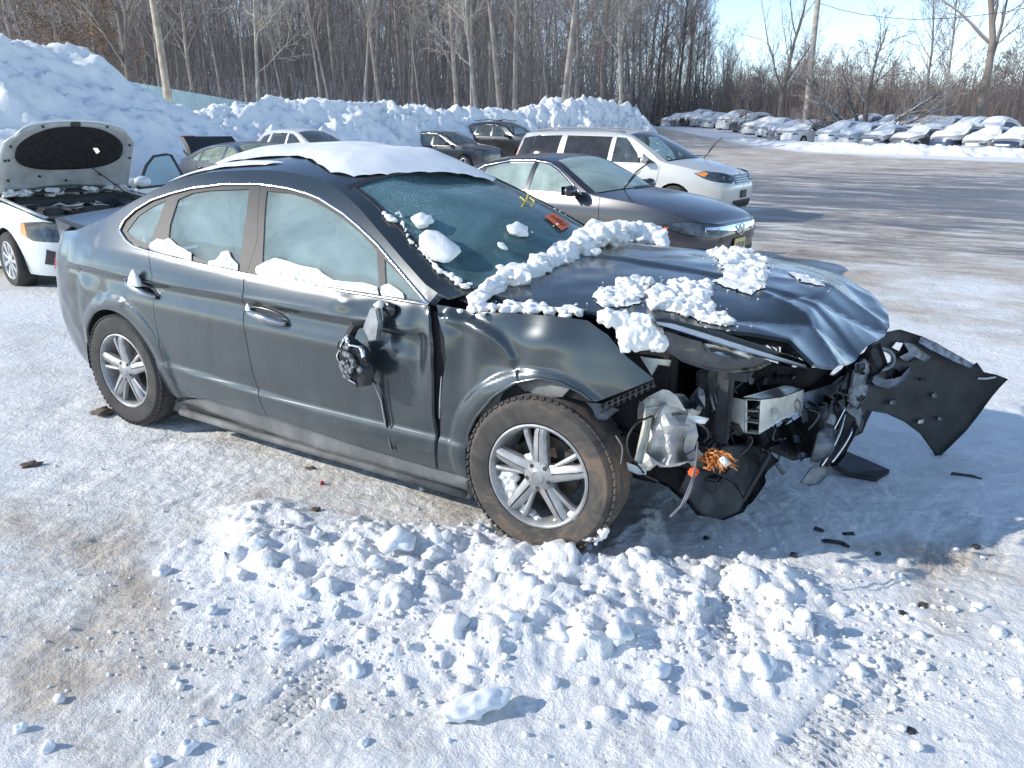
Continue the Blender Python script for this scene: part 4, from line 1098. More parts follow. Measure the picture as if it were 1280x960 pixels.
for pts in ([(815, 520, 3.06), (795, 530, 3.0), (784, 550, 2.99), (787, 570, 3.02), (800, 585, 3.05), (808, 595, 3.05), (822, 601, 3.08)], [(836, 500, 3.12), (825, 508, 3.06), (806, 512, 3.05)], [(882, 466, 3.3), (890, 480, 3.25), (894, 495, 3.22), (897, 510, 3.25)], [(880, 464, 3.32), (886, 480, 3.28), (889, 498, 3.22), (893, 512, 3.24)], [(886, 470, 3.3), (894, 484, 3.3), (896, 500, 3.3), (890, 515, 3.28)], [(873, 530, 3.1), (882, 535, 3.08), (886, 545, 3.1), (880, 552, 3.12)], [(872, 552, 3.05), (871, 570, 3.0), (868, 588, 2.95), (863, 605, 2.9), (850, 635, 2.86)], [(868, 588, 2.96), (864, 610, 2.92), (855, 628, 2.9), (838, 646, 2.88)], [(905, 460, 3.6), (930, 450, 3.65), (965, 440, 3.7), (1000, 450, 3.8)], [(770, 545, 3.1), (778, 560, 3.05), (776, 580, 3.05)]):
    wire('hanging_wire', pts, random.uniform(.0028, .006), random.choice([WIRE_G, GREY_SCRAP, BLACK]), hero)
Geo().box(at_depth(867, 590, 2.98), (.035, .03, .035), Matrix.Rotation(.5, 3, 'Y')).obj('orange_connector', ORANGE, hero, bevel=.006)
g = Geo()                                             # orange plastic fibres
FIB = simple('orange_lens_splinters', (.55, .20, .05), .45, var=.6, nscale=40)
c = at_depth(896, 574, 3.08)
for k in range(130):
    d = Vector((random.gauss(.4, 1), random.gauss(0, 1), random.gauss(0, .45))).normalized()*.7; s = c + Vector((random.gauss(0, .026), random.gauss(0, .02), random.gauss(0, .013))); g.tube([s - d*random.uniform(.01, .03), s, s + d*random.uniform(.02, .06) + Vector((0, 0, -.01))], [.003, .005, .0008], 4)
g.obj('orange_splinters', FIB, hero)
g = Geo(); v_, f_ = rock(5, .022, 2, .3); g.add([Vector(v) + at_depth(905, 577, 3.04) for v in v_], f_); g.obj('white_foam_scrap', WHITE_PL, hero, smooth=True)
# fender tip bracket with honeycomb slots
def strip(u0, v0, u1, v1, w, D):
    n = 9; holes = []
    for i in range(n):
        for r_ in (0, 1):
            a, b = (i + .18)/n, (i + .82)/n; y0, y1 = (r_ + .15)/2, (r_ + .85)/2
            holes.append([(lerp(u0, u1, a), lerp(v0, v1, a) + w*y0), (lerp(u0, u1, b), lerp(v0, v1, b) + w*y0), (lerp(u0, u1, b), lerp(v0, v1, b) + w*y1), (lerp(u0, u1, a), lerp(v0, v1, a) + w*y1)])
    return sheet('slotted_bracket', [(u0, v0), (u1, v1), (u1+2, v1+w*.7), (u1-4, v1+w), (u0, v0+w)], D, BRK, fe, .012, 5, holes=holes)
BRK = simple('grey_bracket', (.13, .135, .14), .55, var=.35, nscale=30)
_dt = project(HS(*HERO.trace(816, 474)))[2]; _d0 = project(HS(*HERO.trace(750, 503)))[2]
strip(752, 506, 818, 476, 11, lambda u, v: lerp(_d0, _dt, (u - 752)/66) + .004)
sheet('fender_bracket_foot', [(732, 503), (752, 505), (775, 512), (768, 516), (756, 526), (745, 524), (740, 512)], lambda u, v: _d0 + .004, BRK, fe, .012, 5, .01)
# arch lip rolled over
al = HERO.tr([(585, 562), (585, 542), (595, 521), (616, 496), (643, 479), (674, 473), (702, 479), (726, 491), (740, 502)])
Geo().tube(on_side(al, -.002, 4), .008, 6).obj('arch_lip', HERO_PAINT, fe, smooth=True)
# near headlamp: long bright strip above a broken dark lens
hl = part('headlamp', hero)
sheet('lamp_surround', [(812, 401), (826, 398), (880, 411), (950, 433), (1012, 456), (1008, 461), (960, 449), (900, 432), (850, 417), (820, 409)], lambda u, v: 2.925 + .15*clamp((u-812)/200), BLACK_GLOSS, hl, .03, 6)
sheet('light_strip', [(818, 402), (840, 405), (880, 417), (945, 438), (1006, 457), (1005, 460), (950, 446), (880, 424), (835, 410), (820, 406)], lambda u, v: 2.912 + .15*clamp((u-812)/200), simple('milky_light_strip', (.62, .64, .68), .3, .2, .4, .12, 30), hl, .012, 5)
sheet('lamp_lens', [(815, 408), (850, 418), (900, 433), (960, 450), (962, 452), (945, 460), (915, 464), (885, 461), (850, 450), (828, 436), (816, 424)], lambda u, v: 2.95 + .14*clamp((u-812)/200) + .0012*(v-400), simple('frosted_dark_lens', (.045, .05, .055), .22, 0, .9, .8, 14), hl, .02, 6, .015)
sheet('lamp_reflector', [(878, 431), (905, 434), (940, 447), (925, 452), (905, 446), (885, 440)], lambda u, v: 2.985 + .14*clamp((u-812)/200), REFLECTOR, hl, .02, 5, .03)
sheet('lamp_bracket', [(800, 445), (815, 448), (838, 450), (836, 458), (822, 456), (815, 470), (808, 458)], lambda u, v: 3.15, ALU_END, hero, .01, 5, .03)
sheet('torn_lamp_backing', [(790, 440), (820, 448), (880, 460), (920, 466), (960, 455), (1000, 460), (1040, 462), (1010, 485), (960, 480), (925, 500), (900, 500), (870, 490), (840, 500), (822, 490), (818, 474), (800, 458)], lambda u, v: 3.48 + .18*((u-790)/250), INNER, hero, .03, 9, .06)
# nose pieces: grille blade with bright strips, hanging lower fascia
gr = part('grille_fragment', hero)
sheet('blade', [(1013, 572), (1022, 540), (1030, 535), (1044, 536), (1040, 560), (1022, 582), (1012, 580)], lambda u, v: 3.42 + .02*math.sin(v/6), GREY_SCRAP, gr, .02, 5, .03)
sheet('backing', [(1028, 560), (1052, 512), (1070, 522), (1075, 535), (1060, 560), (1040, 582), (1024, 583)], lambda u, v: 3.52, BLACK, gr, .03, 6, .04)
for a in ([(1027, 583, 3.46), (1038, 565, 3.45), (1050, 540, 3.47), (1057, 514, 3.52)], [(1040, 578, 3.46), (1053, 560, 3.46), (1064, 540, 3.49), (1068, 522, 3.54)], [(1034, 553, 3.44), (1044, 533, 3.46), (1055, 512, 3.5)]):
    wire('bright_strip', a, .0055, CHROME, gr)
for pl_, d_ in (([(1040, 512), (1050, 480), (1062, 458), (1070, 462), (1062, 490), (1052, 518)], 3.66), ([(1058, 500), (1066, 462), (1078, 448), (1090, 460), (1084, 490), (1070, 512)], 3.74), ([(1046, 535), (1056, 508), (1072, 504), (1080, 515), (1074, 538), (1060, 545)], 3.70), ([(1030, 528), (1040, 500), (1050, 505), (1044, 532)], 3.60)):
    sheet('grille_upper', pl_, lambda u, v, d_=d_, u0=pl_[0][0]: d_ + .006*(u - u0), random.choice([LINER, GREY_SCRAP, LINER]), gr, .012, 5, .05, freq=.09)
region = [(890, 470), (960, 468), (1040, 470), (1080, 445), (1090, 470), (1075, 520), (1045, 560), (1000, 570), (960, 560), (905, 556), (885, 540)]
rs_ = random.Random(19); k = 0
while k < 46:
    u, v = rs_.uniform(880, 1090), rs_.uniform(445, 570)
    if not inside((u, v), region) or (925 < u < 1006 and 480 < v < 546): continue
    k += 1; n_ = rs_.randint(4, 6); a0 = rs_.uniform(0, 6.28); ru, rv = rs_.uniform(3, 13), rs_.uniform(2, 8); th = rs_.uniform(-.9, .9)
    pl_ = []
    for i in range(n_):
        a = a0 + 2*PI*i/n_; x_, y_ = ru*math.cos(a)*rs_.uniform(.6, 1), rv*math.sin(a)*rs_.uniform(.6, 1); pl_.append((u + x_*math.cos(th) - y_*math.sin(th), v + x_*math.sin(th) + y_*math.cos(th)))
    d0 = 3.52 + .0016*(u - 880) + rs_.uniform(-.10, .05); gx_, gy_ = rs_.uniform(-.012, .012), rs_.uniform(-.012, .012)
    sheet('broken_bracket', pl_, lambda a, b, d0=d0, gx_=gx_, gy_=gy_, u=u, v=v: d0 + gx_*(a - u) + gy_*(b - v), rs_.choice([LINER, LINER, GREY_SCRAP, BLACK, BLACK_GLOSS, DARK_STEEL, simple('dull_zinc', (.24, .24, .23), .45, .6, 0, .5, 25)] if k < 8 else [LINER, LINER, GREY_SCRAP, BLACK, BLACK_GLOSS, DARK_STEEL, bpy.data.materials.get('dull_zinc') or DARK_STEEL]), hero, .006, 8)
for k in range(16):
    u, v = rs_.uniform(895, 1070), rs_.uniform(475, 560); d0 = 3.5 + .0016*(u - 880) - .1
    wire('loose_cable', [(u, v, d0), (u + rs_.uniform(-14, 14), v + rs_.uniform(4, 14), d0 - .03), (u + rs_.uniform(-20, 20), v + rs_.uniform(12, 30), d0)], rs_.uniform(.002, .006), rs_.choice([BLACK, WIRE_G, GREY_SCRAP, LINER]), hero)
sheet('hanging_lower_lip', [(1000, 603), (1013, 585), (1035, 580), (1034, 592), (1022, 605), (1010, 607)], lambda u, v: 3.50, GREY_SCRAP, hero, .015, 5, .02)
# detached bumper cover swung out from the far corner, seen from inside
bc = part('bumper_cover', hero)
def DB(u, v):
    t = clamp((u - 1040)/215); return 3.90 + .42*math.sin(t*1.9) + .16*clamp((v - 430)/140) - .10*t*t
cover_px = [(1078, 443), (1088, 428), (1103, 416), (1122, 412), (1150, 421), (1168, 430), (1197, 446), (1216, 456), (1221, 453), (1230, 465), (1245, 468), (1258, 473), (1250, 484), (1232, 505), (1205, 538), (1184, 558), (1170, 571), (1163, 560), (1150, 542), (1130, 527), (1108, 517), (1086, 513), (1080, 525), (1074, 540), (1064, 545), (1060, 520), (1066, 480)]
lamp_hole = [(1086, 455), (1092, 442), (1104, 437), (1114, 443), (1113, 452), (1100, 459), (1090, 461)]
slot1 = [(1111, 434), (1117, 427), (1129, 429), (1123, 440)]
slot2 = [(1108, 465), (1116, 460), (1123, 466), (1114, 473)]
slot3 = [(1127, 446), (1140, 436), (1149, 441), (1134, 452)]
sheet('inner_face', cover_px, DB, FASCIA_IN, bc, .008, 6, .02, [lamp_hole, slot1, slot2, slot3], .02, hem=.02)
sheet('outer_skin', shrink([(u, -v) for u, v in cover_px], 1.5) and [(u, -v) for u, v in shrink([(u, -v) for u, v in cover_px], 1.5)], lambda u, v: DB(u, v) + .022, HERO_PAINT, bc, .004, 8, .02, [lamp_hole, slot1, slot3], .02)
sheet('top_flange', [(1150, 421), (1168, 428), (1197, 444), (1217, 455), (1213, 460), (1190, 451), (1160, 436), (1146, 428)], lambda u, v: DB(u, v) - .03, simple('snow_dusted_plastic', (.25, .28, .33), .7, var=.7, nscale=30), bc, .01, 5, .02)
ring = [(1100 + 17*math.cos(t_*.3927), 449 + 13*math.sin(t_*.3927)) for t_ in range(16)]
wire('lamp_ring', [(u, v, DB(u, v) - .035) for u, v in ring + ring[:1]], .012, GREY_SCRAP, bc, 6)
sheet('lamp_frame', [(1082, 470), (1095, 468), (1106, 474), (1124, 470), (1134, 458), (1140, 462), (1128, 478), (1110, 486), (1092, 482)], lambda u, v: DB(u, v) - .025, simple('blue_grey_frame', (.12, .14, .18), .5, var=.5, nscale=22), bc, .012, 5, .02)
sheet('lamp_frame', [(1128, 428), (1140, 430), (1162, 446), (1155, 452), (1142, 446), (1130, 452), (1122, 446), (1134, 440)], lambda u, v: DB(u, v) - .03, simple('pale_grey_frame', (.20, .22, .26), .5, var=.6, nscale=22), bc, .01, 5, .02)
wire('cover_edge', [(u, v, DB(u, v)) for u, v in [(1245, 471), (1234, 473), (1222, 473)]], .006, WHITE_PL, bc)
for k in range(5):
    u, v = random.uniform(1090, 1180), random.uniform(470, 530)
    if inside((u, v), cover_px): sheet('clip', [(u, v), (u+random.uniform(3, 9), v+random.uniform(-2, 3)), (u+random.uniform(4, 9), v+random.uniform(3, 7)), (u-1, v+4)], lambda a, b: DB(a, b) - .025, random.choice([GREY_SCRAP, LINER, ALU_END]), bc, .01, 6)
# tray lying on the snow under the nose
tray = [on_z(u, v, .03) for u, v in [(1035, 578), (1052, 568), (1078, 572), (1100, 584), (1112, 594), (1096, 598), (1062, 590), (1040, 586)]]
Geo().prism([(p.x, p.y, .015 + .02*math.sin(i*2)) for i, p in enumerate(tray)], None, (0, 0, .03)).obj('dropped_tray', LINER, hero, bevel=.006)

# ---- broken door mirror hanging on its arm
mr = part('door_mirror', fd)
def ms(u, v, off): 
    p = HS(*HERO.trace(u, v)); return Vector((p[0], p[1] - off, p[2]))
g = Geo(); g.prism([ms(472, 382, .02), ms(482, 383, .03), ms(487, 400, .04), ms(488, 420, .06), ms(478, 422, .06), ms(468, 405, .05)], None, (0, -.035, -.0)); g.obj('mirror_arm', GREY_SCRAP, mr, bevel=.006)
Geo().lathe([(.0, -.01), (.030, -.01), (.036, 0), (.030, .015), (.018, .02)], 24, 'y', ms(490, 386, .02)).obj('mirror_socket', BLACK_GLOSS, mr, smooth=True)
g = Geo(); cc = ms(463, 447, .09)
R_ = Matrix.Rotation(-.55, 4, 'Y')
g.lathe([(.005, -.03), (.055, -.03), (.075, -.022), (.082, -.008), (.078, .02), (.055, .05), (.0, .06)], 32, 'y'); g.xf(Matrix.Translation(cc) @ R_ @ Matrix.Diagonal((.95, 1, 1.45, 1))); g.v = [tuple(Vector(q) + Vector((noise.noise(Vector(q)*22), noise.noise(Vector(q)*22 + Vector((4, 0, 0))), noise.noise(Vector(q)*22 + Vector((0, 4, 0)))))*.028) for q in g.v]; g.obj('mirror_shell', BLACK, mr, smooth=False)
g = Geo().lathe([(.070, -.034), (.078, -.030), (.082, -.020), (.074, -.022)], 32, 'y', closed=True); g.f = g.f[:80]; g.xf(Matrix.Translation(cc) @ R_ @ Matrix.Diagonal((.95, 1, 1.45, 1))); g.v = [tuple(Vector(q) + Vector((noise.noise(Vector(q)*22), noise.noise(Vector(q)*22 + Vector((4, 0, 0))), noise.noise(Vector(q)*22 + Vector((0, 4, 0)))))*.028) for q in g.v]; g.obj('mirror_rim', CHROME, mr, smooth=True)
g = Geo()
for k in range(30):
    a = random.uniform(0, 2*PI); r0 = random.uniform(.01, .062); q = cc + R_ @ Vector((r0*math.cos(a), -.04 - random.uniform(0, .02), r0*1.4*math.sin(a))); g.box(q, (random.uniform(.012, .035), .015, random.uniform(.012, .04)), Matrix.Rotation(random.uniform(0, 3), 3, 'Y'))
g.obj('mirror_motor', simple('mirror_innards', (.22, .23, .235), .4, .4, 0, .7, 40), mr, bevel=.003)
g = Geo(); s0 = ms(455, 405, .05)
g.tube([ms(470, 400, .05), ms(457, 403, .07), ms(452, 415, .08), ms(455, 428, .09)], [.012, .022, .025, .015], 8).obj('mirror_hinge', BLACK, mr, smooth=False)
for q in ([(452, 418, .09), (440, 422, .09), (437, 432, .08), (444, 440, .09)], [(455, 430, .10), (446, 438, .1), (450, 455, .1), (462, 478, .08)], [(460, 430, .09), (463, 450, .09), (474, 478, .02)]):
    Geo().tube([ms(*p) for p in q], .004, 5).obj('mirror_cable', BLACK, mr, smooth=True)
# ribbon cable hanging down the door
P_ = [ms(462, 442, .10), ms(468, 460, .07), ms(473, 478, .03), ms(478, 500, .010), ms(483, 530, .008), ms(490, 562, .006)]
Geo().tube(P_, .009, 4, flat=.35).obj('ribbon_cable', simple('pale_ribbon', (.36, .37, .38), .5, .3, 0, .2, 20), mr, smooth=True)
Geo().tube([p + Vector((.03, 0, .01)) for p in P_[2:]], .003, 5).obj('mirror_cable', BLACK, mr, smooth=True)

# ---- cabin
cab = part('cabin', hero)
Geo().box((-1.6, 0, .33), (2.2, 1.5, .08)).obj('cabin_floor', FABRIC_DK, cab)
def seat(parent, x, y, mat=FABRIC_DK, z0=.38, w=.50, name='seat', head=True, lean=.28):
    s = part(name, parent); s.location = (x, y, z0)
    Geo().box((0, 0, .10), (.50, w, .16)).obj('cushion', mat, s, bevel=.04, seg=2)
    Geo().box((-.30, 0, .44), (.14, w*.96, .62), Matrix.Rotation(-lean, 3, 'Y'), .9).obj('backrest', mat, s, bevel=.045, seg=2)
    if head: Geo().box((-.42, 0, .83), (.10, w*.5, .19), Matrix.Rotation(-lean, 3, 'Y')).obj('headrest', mat, s, bevel=.035, seg=2)
    return s
seat(cab, -1.22, -.38); seat(cab, -1.22, .38); seat(cab, -2.15, 0, w=1.25, name='rear_bench')
Geo().box((-.62, 0, .84), (.42, 1.4, .26), None, .9).obj('dashboard', DASH, cab, bevel=.05)
def steering(parent, x, y, z, r=.185):
    g = Geo().lathe([(r-.014, 0), (r, .014), (r+.014, 0), (r, -.014)], 28, 'x', closed=True)
    g.box((0, 0, 0), (.05, .15, .12)); g.box((0, 0, -.09), (.02, .05, .16)); g.box((0, .1, 0), (.02, .18, .04)); g.box((0, -.1, 0), (.02, .18, .04))
    g.xf(Matrix.Translation((x, y, z)) @ Matrix.Rotation(-.4, 4, 'Y')); return g.obj('steering_wheel', DASH, parent)
steering(cab, -.92, .38, .90)
curt = HERO.tr([(528, 372), (505, 352), (472, 314), (450, 292), (430, 276), (400, 258), (360, 244), (325, 240), (280, 240), (240, 244), (213, 252), (190, 262), (170, 274), (164, 292), (200, 298), (260, 305), (330, 322), (400, 338), (470, 352)])
def CF(a, b):
    p = HS(a, b); w = .030*math.sin(a*21 + 2*math.sin(b*9)) + .02*noise.noise(Vector((a*6, b*8, 0)))
    return (p[0], p[1] + .12 + w, p[2] - .02)
panel('curtain_airbag', curt, CF, .035, AIRBAG, cab, hem=.02)
bag = Geo(); v_, f_ = rock(3, .21, 3, .12, (.6, 1.1, 1.0), 1.2); bag.add([Vector(v) + Vector((-.93, -.40, .93)) for v in v_], f_); bag.obj('dash_airbag', AIRBAG, cab, smooth=True)
bag = Geo(); v_, f_ = rock(4, .16, 3, .12, (.6, 1.1, 1.0), 1.2); bag.add([Vector(v) + Vector((-1.02, .38, .90)) for v in v_], f_); bag.obj('wheel_airbag', AIRBAG, cab, smooth=True)
# orange lot sticker with pencilled figures, yellow chalk marks
def on_screen(g_, t_): 
    p = Vector(HERO.T(g_, t_)); e = 1e-3; n = (Vector(HERO.T(g_+e, t_)) - p).cross(Vector(HERO.T(g_, t_+e)) - p).normalized(); return p + n*.006, n
def screen_px(u, v):
    best = None; g0, t0 = -.9, .3
    for it in range(60):
        P0 = on_screen(g0, t0)[0]; a, b, _ = project(P0); a1, b1, _ = project(on_screen(g0+.01, t0)[0]); a2, b2, _ = project(on_screen(g0, t0+.01)[0])
        J = np.array([[a1-a, a2-a], [b1-b, b2-b]])/.01; dx = np.linalg.solve(J, [u-a, v-b]); g0 += float(np.clip(dx[0], -.1, .1)); t0 += float(np.clip(dx[1], -.2, .2)); g0 = clamp(g0, -1.32, -.42); t0 = clamp(t0, -.98, .98)
    return g0, t0
sq = [screen_px(*p) for p in ((680, 270), (692, 266), (713, 281), (702, 288))]
def screen_quad(name, st, mat, par, lift=0.0, n=5):
    V = []; Fc = []
    for i in range(n+1):
        for j in range(n+1):
            a = i/n; b = j/n; g_ = lerp(lerp(st[0][0], st[3][0], a), lerp(st[1][0], st[2][0], a), b); t_ = lerp(lerp(st[0][1], st[3][1], a), lerp(st[1][1], st[2][1], a), b)
            p, nn = on_screen(g_, t_); V.append(p + nn*lift)
    Fc = [(i*(n+1)+j, (i+1)*(n+1)+j, (i+1)*(n+1)+j+1, i*(n+1)+j+1) for i in range(n) for j in range(n)]
    return mk(name, V, Fc, mat, par)
stk = screen_quad('lot_sticker', sq, simple('orange_sticker_paper', (.85, .16, .05), .7, var=.06), hero)
INK = simple('dark_ink', (.10, .02, .02), .7)
def sq_pt(a, b):
    g_ = lerp(lerp(sq[0][0], sq[3][0], a), lerp(sq[1][0], sq[2][0], a), b); t_ = lerp(lerp(sq[0][1], sq[3][1], a), lerp(sq[1][1], sq[2][1], a), b); p, nn = on_screen(g_, t_); return p + nn*.003
for stroke in ([(.15, .35), (.2, .65), (.28, .35), (.35, .6)], [(.42, .3), (.48, .7), (.55, .35)], [(.6, .3), (.62, .7)], [(.7, .6), (.75, .3), (.82, .4), (.86, .65)]):
    Geo().tube([sq_pt(a, b) for a, b in stroke], .0022, 4).obj('pencilled_figure', INK, stk)
CHALK = simple('yellow_chalk', (.72, .58, .12), .8)
for st in ([(650, 246), (656, 251), (665, 254)], [(660, 243), (658, 250), (652, 258)], [(664, 258), (668, 252), (662, 247)]):
    Geo().tube([on_screen(*screen_px(*p))[0] for p in st], .004, 4).obj('chalk_mark', CHALK, hero)

# ================================================================ THE OTHER CARS
def build_car(root, sp, pm, lod=1, interior=True, glassm=None, skip=(), wheels='frrf', wheel_style='five', snow=None, seatmat=None):
    gm = glassm or GLASS_CLEAR
    B = Body(sp['xf'], sp['xr'], sp['w'], sp['ze'], sp['crown'], sp.get('n', 5.0), sp.get('bow'), None, sp.get('zs'), 0.0)
    z0 = sp.get('z0', .20); step = sp.get('step', .07) * (1 if lod else 2)
    r = sp.get('wr', .325); ax = sp['axles']; za_r = r + sp.get('gapa', .05)
    zr, zf = sp['ze'][0][1], sp['ze'][-1][1]; X0, X1 = B.xr(zr), B.xf(zf)
    def chain(n=40):
        out = []
        for i in range(n+1):
            u = i/n; x = lerp(X0, X1, .5 - .5*math.cos(PI*u)); z = B.ze(x); out.append((B.qx(x, z), z))
        return out
    poly = [(B.qmin(z0), z0)]
    for xa in sorted(ax):
        y = math.sqrt(max(0, za_r**2 - (z0 - r)**2)); a0 = math.atan2(z0 - r, -y); a1 = math.atan2(z0 - r, y)
        a0 = a0 + 2*PI if a0 < 0 else a0
        for i in range(15): a = lerp(a0, a1, i/14); poly.append((xa + za_r*math.cos(a), r + za_r*math.sin(a)))
    poly += [(B.qmax(z0), z0)] + [(B.qmax(z), z) for z in (lerp(z0, zf, k/5) for k in range(1, 5))]
    poly += chain()[::-1] + [(B.qmin(z), z) for z in (lerp(zr, z0, k/5) for k in range(1, 5))]
    wins = sp['windows']
    for sg in (-1, 1):
        f = lambda a, b, sg=sg: B.P(a, b, sg)
        o = panel('body_side', poly, f, step, pm, root, holes=wins, hem=.02, flip=sg > 0)
        for k, wpoly in enumerate(wins):
            panel('window', shrink(wpoly, -.004), f, .08 if lod else .2, sp.get('wmats', {}).get(k, gm), root, hem=0, off=-.008, flip=sg > 0)
        if sp.get('chrome') and lod:
            pts = []
            for a, b in resample(sp['chrome'], .06): p = f(a, b); pts.append((p[0], p[1] + sg*.004, p[2]))
            Geo().tube(pts + pts[:1], .008, 5).obj('window_trim', CHROME, root, smooth=True)
        if lod:
            for gl in sp.get('gaps', []):
                pts = []
                for i in range(len(gl) - 1):
                    for k in range(6): p = f(lerp(gl[i][0], gl[i+1][0], k/6), lerp(gl[i][1], gl[i+1][1], k/6)); pts.append((p[0], p[1] + sg*.001, p[2]))
                Geo().tube(pts, .0035, 4).obj('door_gap', BLACK, root)
            for hx, hz in sp.get('handles', []):
                pts = [f(hx - .10 + .20*k/8, hz + .012*k/8) for k in range(9)]
                Geo().tube([(p[0], p[1] + sg*(.006 + .028*math.sin(PI*k/8)), p[2]) for k, p in enumerate(pts)], .014, 7).obj('door_handle', pm, root, smooth=True)
        if 'mirror' in sp:
            mx, my, mz = sp['mirror']; m = part('door_mirror', root)
            g = Geo(); v_, f_ = rock(2, .12, 2 if lod else 1, .0, (.62, .95, .58)); g.add([Vector(v) + Vector((mx, sg*(my + .10), mz)) for v in v_], f_); g.obj('mirror_shell', sp.get('mirror_mat', pm), m, smooth=True)
            Geo().tube([(mx + .02, sg*(my - .03), mz - .05), (mx, sg*(my + .06), mz - .03)], .03, 6).obj('mirror_arm', BLACK, m)
            Geo().box((mx - .076, sg*(my + .10), mz), (.008, .17, .105)).obj('mirror_glass', BLACK_GLOSS, m, bevel=.003)
        if 'headlight' in sp and 'headlight' not in skip:
            h = part('headlight', root)
            if lod: panel('lamp_surround', shrink(sp['headlight'], -.012), f, .04, BLACK_GLOSS, h, off=.003, hem=.02, flip=sg > 0)
            panel('reflector', sp['headlight'], f, .04, LAMP_DARK, h, off=.008, hem=.03, flip=sg > 0)
            if lod:
                panel('lens', shrink(sp['headlight'], .004), f, .05, LENS, h, off=.018, hem=.015, flip=sg > 0)
                for bx in sp.get('bulbs', []):
                    p = f(*bx); Geo().lathe([(.0, -.0), (.032, .004), (.036, .012), (.030, .014)], 16, 'x', (p[0] + .003, p[1], p[2])).obj('projector', REFLECTOR, h, smooth=True)
                if 'amber' in sp: panel('side_marker', sp['amber'], f, .04, AMBER, h, off=.021, hem=.01, flip=sg > 0)
        if 'taillight' in sp: panel('taillight', sp['taillight'], f, .05, RED_LENS, root, off=.008, hem=.02, flip=sg > 0)
    T_ = B.top_mesh; gw0, gw1 = sp['screen']; gr0, gr1 = sp['rear']; tw = .885
    nt = 18 if lod else 8; k = 1 if lod else .5
    if 'bonnet' not in skip: T_('bonnet', gw1 + .06, X1, -1, 1, pm, root, int(22*k), nt, ease=1, hem=.012, off=.002)
    T_('cowl', gw1 - .02, gw1 + .08, -1, 1, BLACK, root, 3, nt, off=-.012, hem=.01)
    T_('roof', gr1, gw0, -1, 1, pm, root, int(16*k), nt, hem=.015)
    T_('windscreen', gw0 - .005, gw1 + .005, -tw, tw, sp.get('screen_mat', gm), root, int(14*k), nt, off=-.005, hem=0)
    if gr1 - gr0 > .15:
        T_('rear_window', gr0, gr1, -tw, tw, sp.get('rear_mat', gm), root, int(12*k), nt, off=-.005, hem=0)
        for a, b in ((-1, -tw), (tw, 1)): T_('roof_pillar', gr0, gr1, a, b, pm, root, int(12*k), 2)
        if 'boot' not in skip: T_('boot_lid', X0, gr0, -1, 1, pm, root, int(14*k), nt, ease=-1, hem=.012)
    else: T_('roof_rear', X0, gr1, -1, 1, pm, root, int(8*k), nt, ease=-1)
    for a, b in ((-1, -tw), (tw, 1)): T_('screen_pillar', gw0, gw1 + .06, a, b, pm, root, int(14*k), 2, hem=.01)
    # front
    FC = lambda y, z: (lambda L: (L[0] + L[1]*max(0, 1 - abs(y/B.w(z))**B.n)**(1/B.n), y, z))(B.dims(z))
    for nm, pl, mt, off in sp.get('front', []): panel(nm, pl, FC, .05, mt, root, off=off, hem=.02)
    if 'front_extra' in sp and lod: sp['front_extra'](root, FC)
    # floor, wheel houses, cabin
    Geo().box((-1.35, 0, .28), (2.0, 1.5, .1)).obj('floor_pan', UNDER, root)
    for xa in ax:
        for sg in (-1, 1): wh = wheelhouse(xa, sg*.86, sg*.55, za_r - .005); wh.xf(Matrix.Translation((0, 0, r - .345))); wh.obj('wheel_liner', UNDER, root)
    if interior:
        cz = sp.get('seat_z', .34); sm = seatmat or FABRIC
        c = part('cabin', root)
        Geo().box((-1.6, 0, cz), (2.6, 1.45, .06)).obj('cabin_floor', FABRIC_DK, c)
        for sx, sy, w_ in sp.get('seats', [(-1.25, -.36, .5), (-1.25, .36, .5), (-2.15, 0, 1.2)]): seat(c, sx, sy, sm, cz, w_)
        db = sp.get('dash', (-.55, .86)); Geo().box((db[0], 0, db[1]), (.4, 1.36, .24), None, .9).obj('dashboard', DASH, c, bevel=.04)
        steering(c, db[0] - .32, .36, db[1] + .04)
    if lod:
        for xa in ax:
            for sg in (-1, 1):
                if sg > 0 and lod < 2 : 
                    wheel(root, xa, sg*sp.get('wy', .78), r, .20, r*.66, sg, style=wheel_style, lod=0, spokes=sp.get('spokes', 5))
                else: wheel(root, xa, sg*sp.get('wy', .78), r, .20, r*.66, sg, style=wheel_style, lod=0, spokes=sp.get('spokes', 5))
    else:
        for xa in ax:
            for sg in (-1, 1):
                w = part('wheel', root); w.location = (xa, sg*sp.get('wy', .78), r)
                Geo().lathe([(r*.64, -.10), (r*.95, -.10), (r, -.07), (r, .07), (r*.95, .10), (r*.64, .10)], 20, 'y', closed=True).obj('tyre', RUBBER, w)
                g = Geo()
                for k2 in range(5): g.box((0, 0, 0), (r*.2, .10, r*1.3), Matrix.Rotation(k2*PI/5, 3, 'Y'))
                g.lathe([(r*.55, -.095), (r*.66, -.095), (r*.66, .095), (r*.55, .095)], 20, 'y', closed=True); g.obj('rim', RIM, w)
    return B
W_CAR = [(.12, .78), (.2, .845), (.35, .88), (.55, .895), (.8, .885), (.93, .85), (1.0, .82), (1.15, .745), (1.3, .655), (1.38, .58), (1.5, .5)]

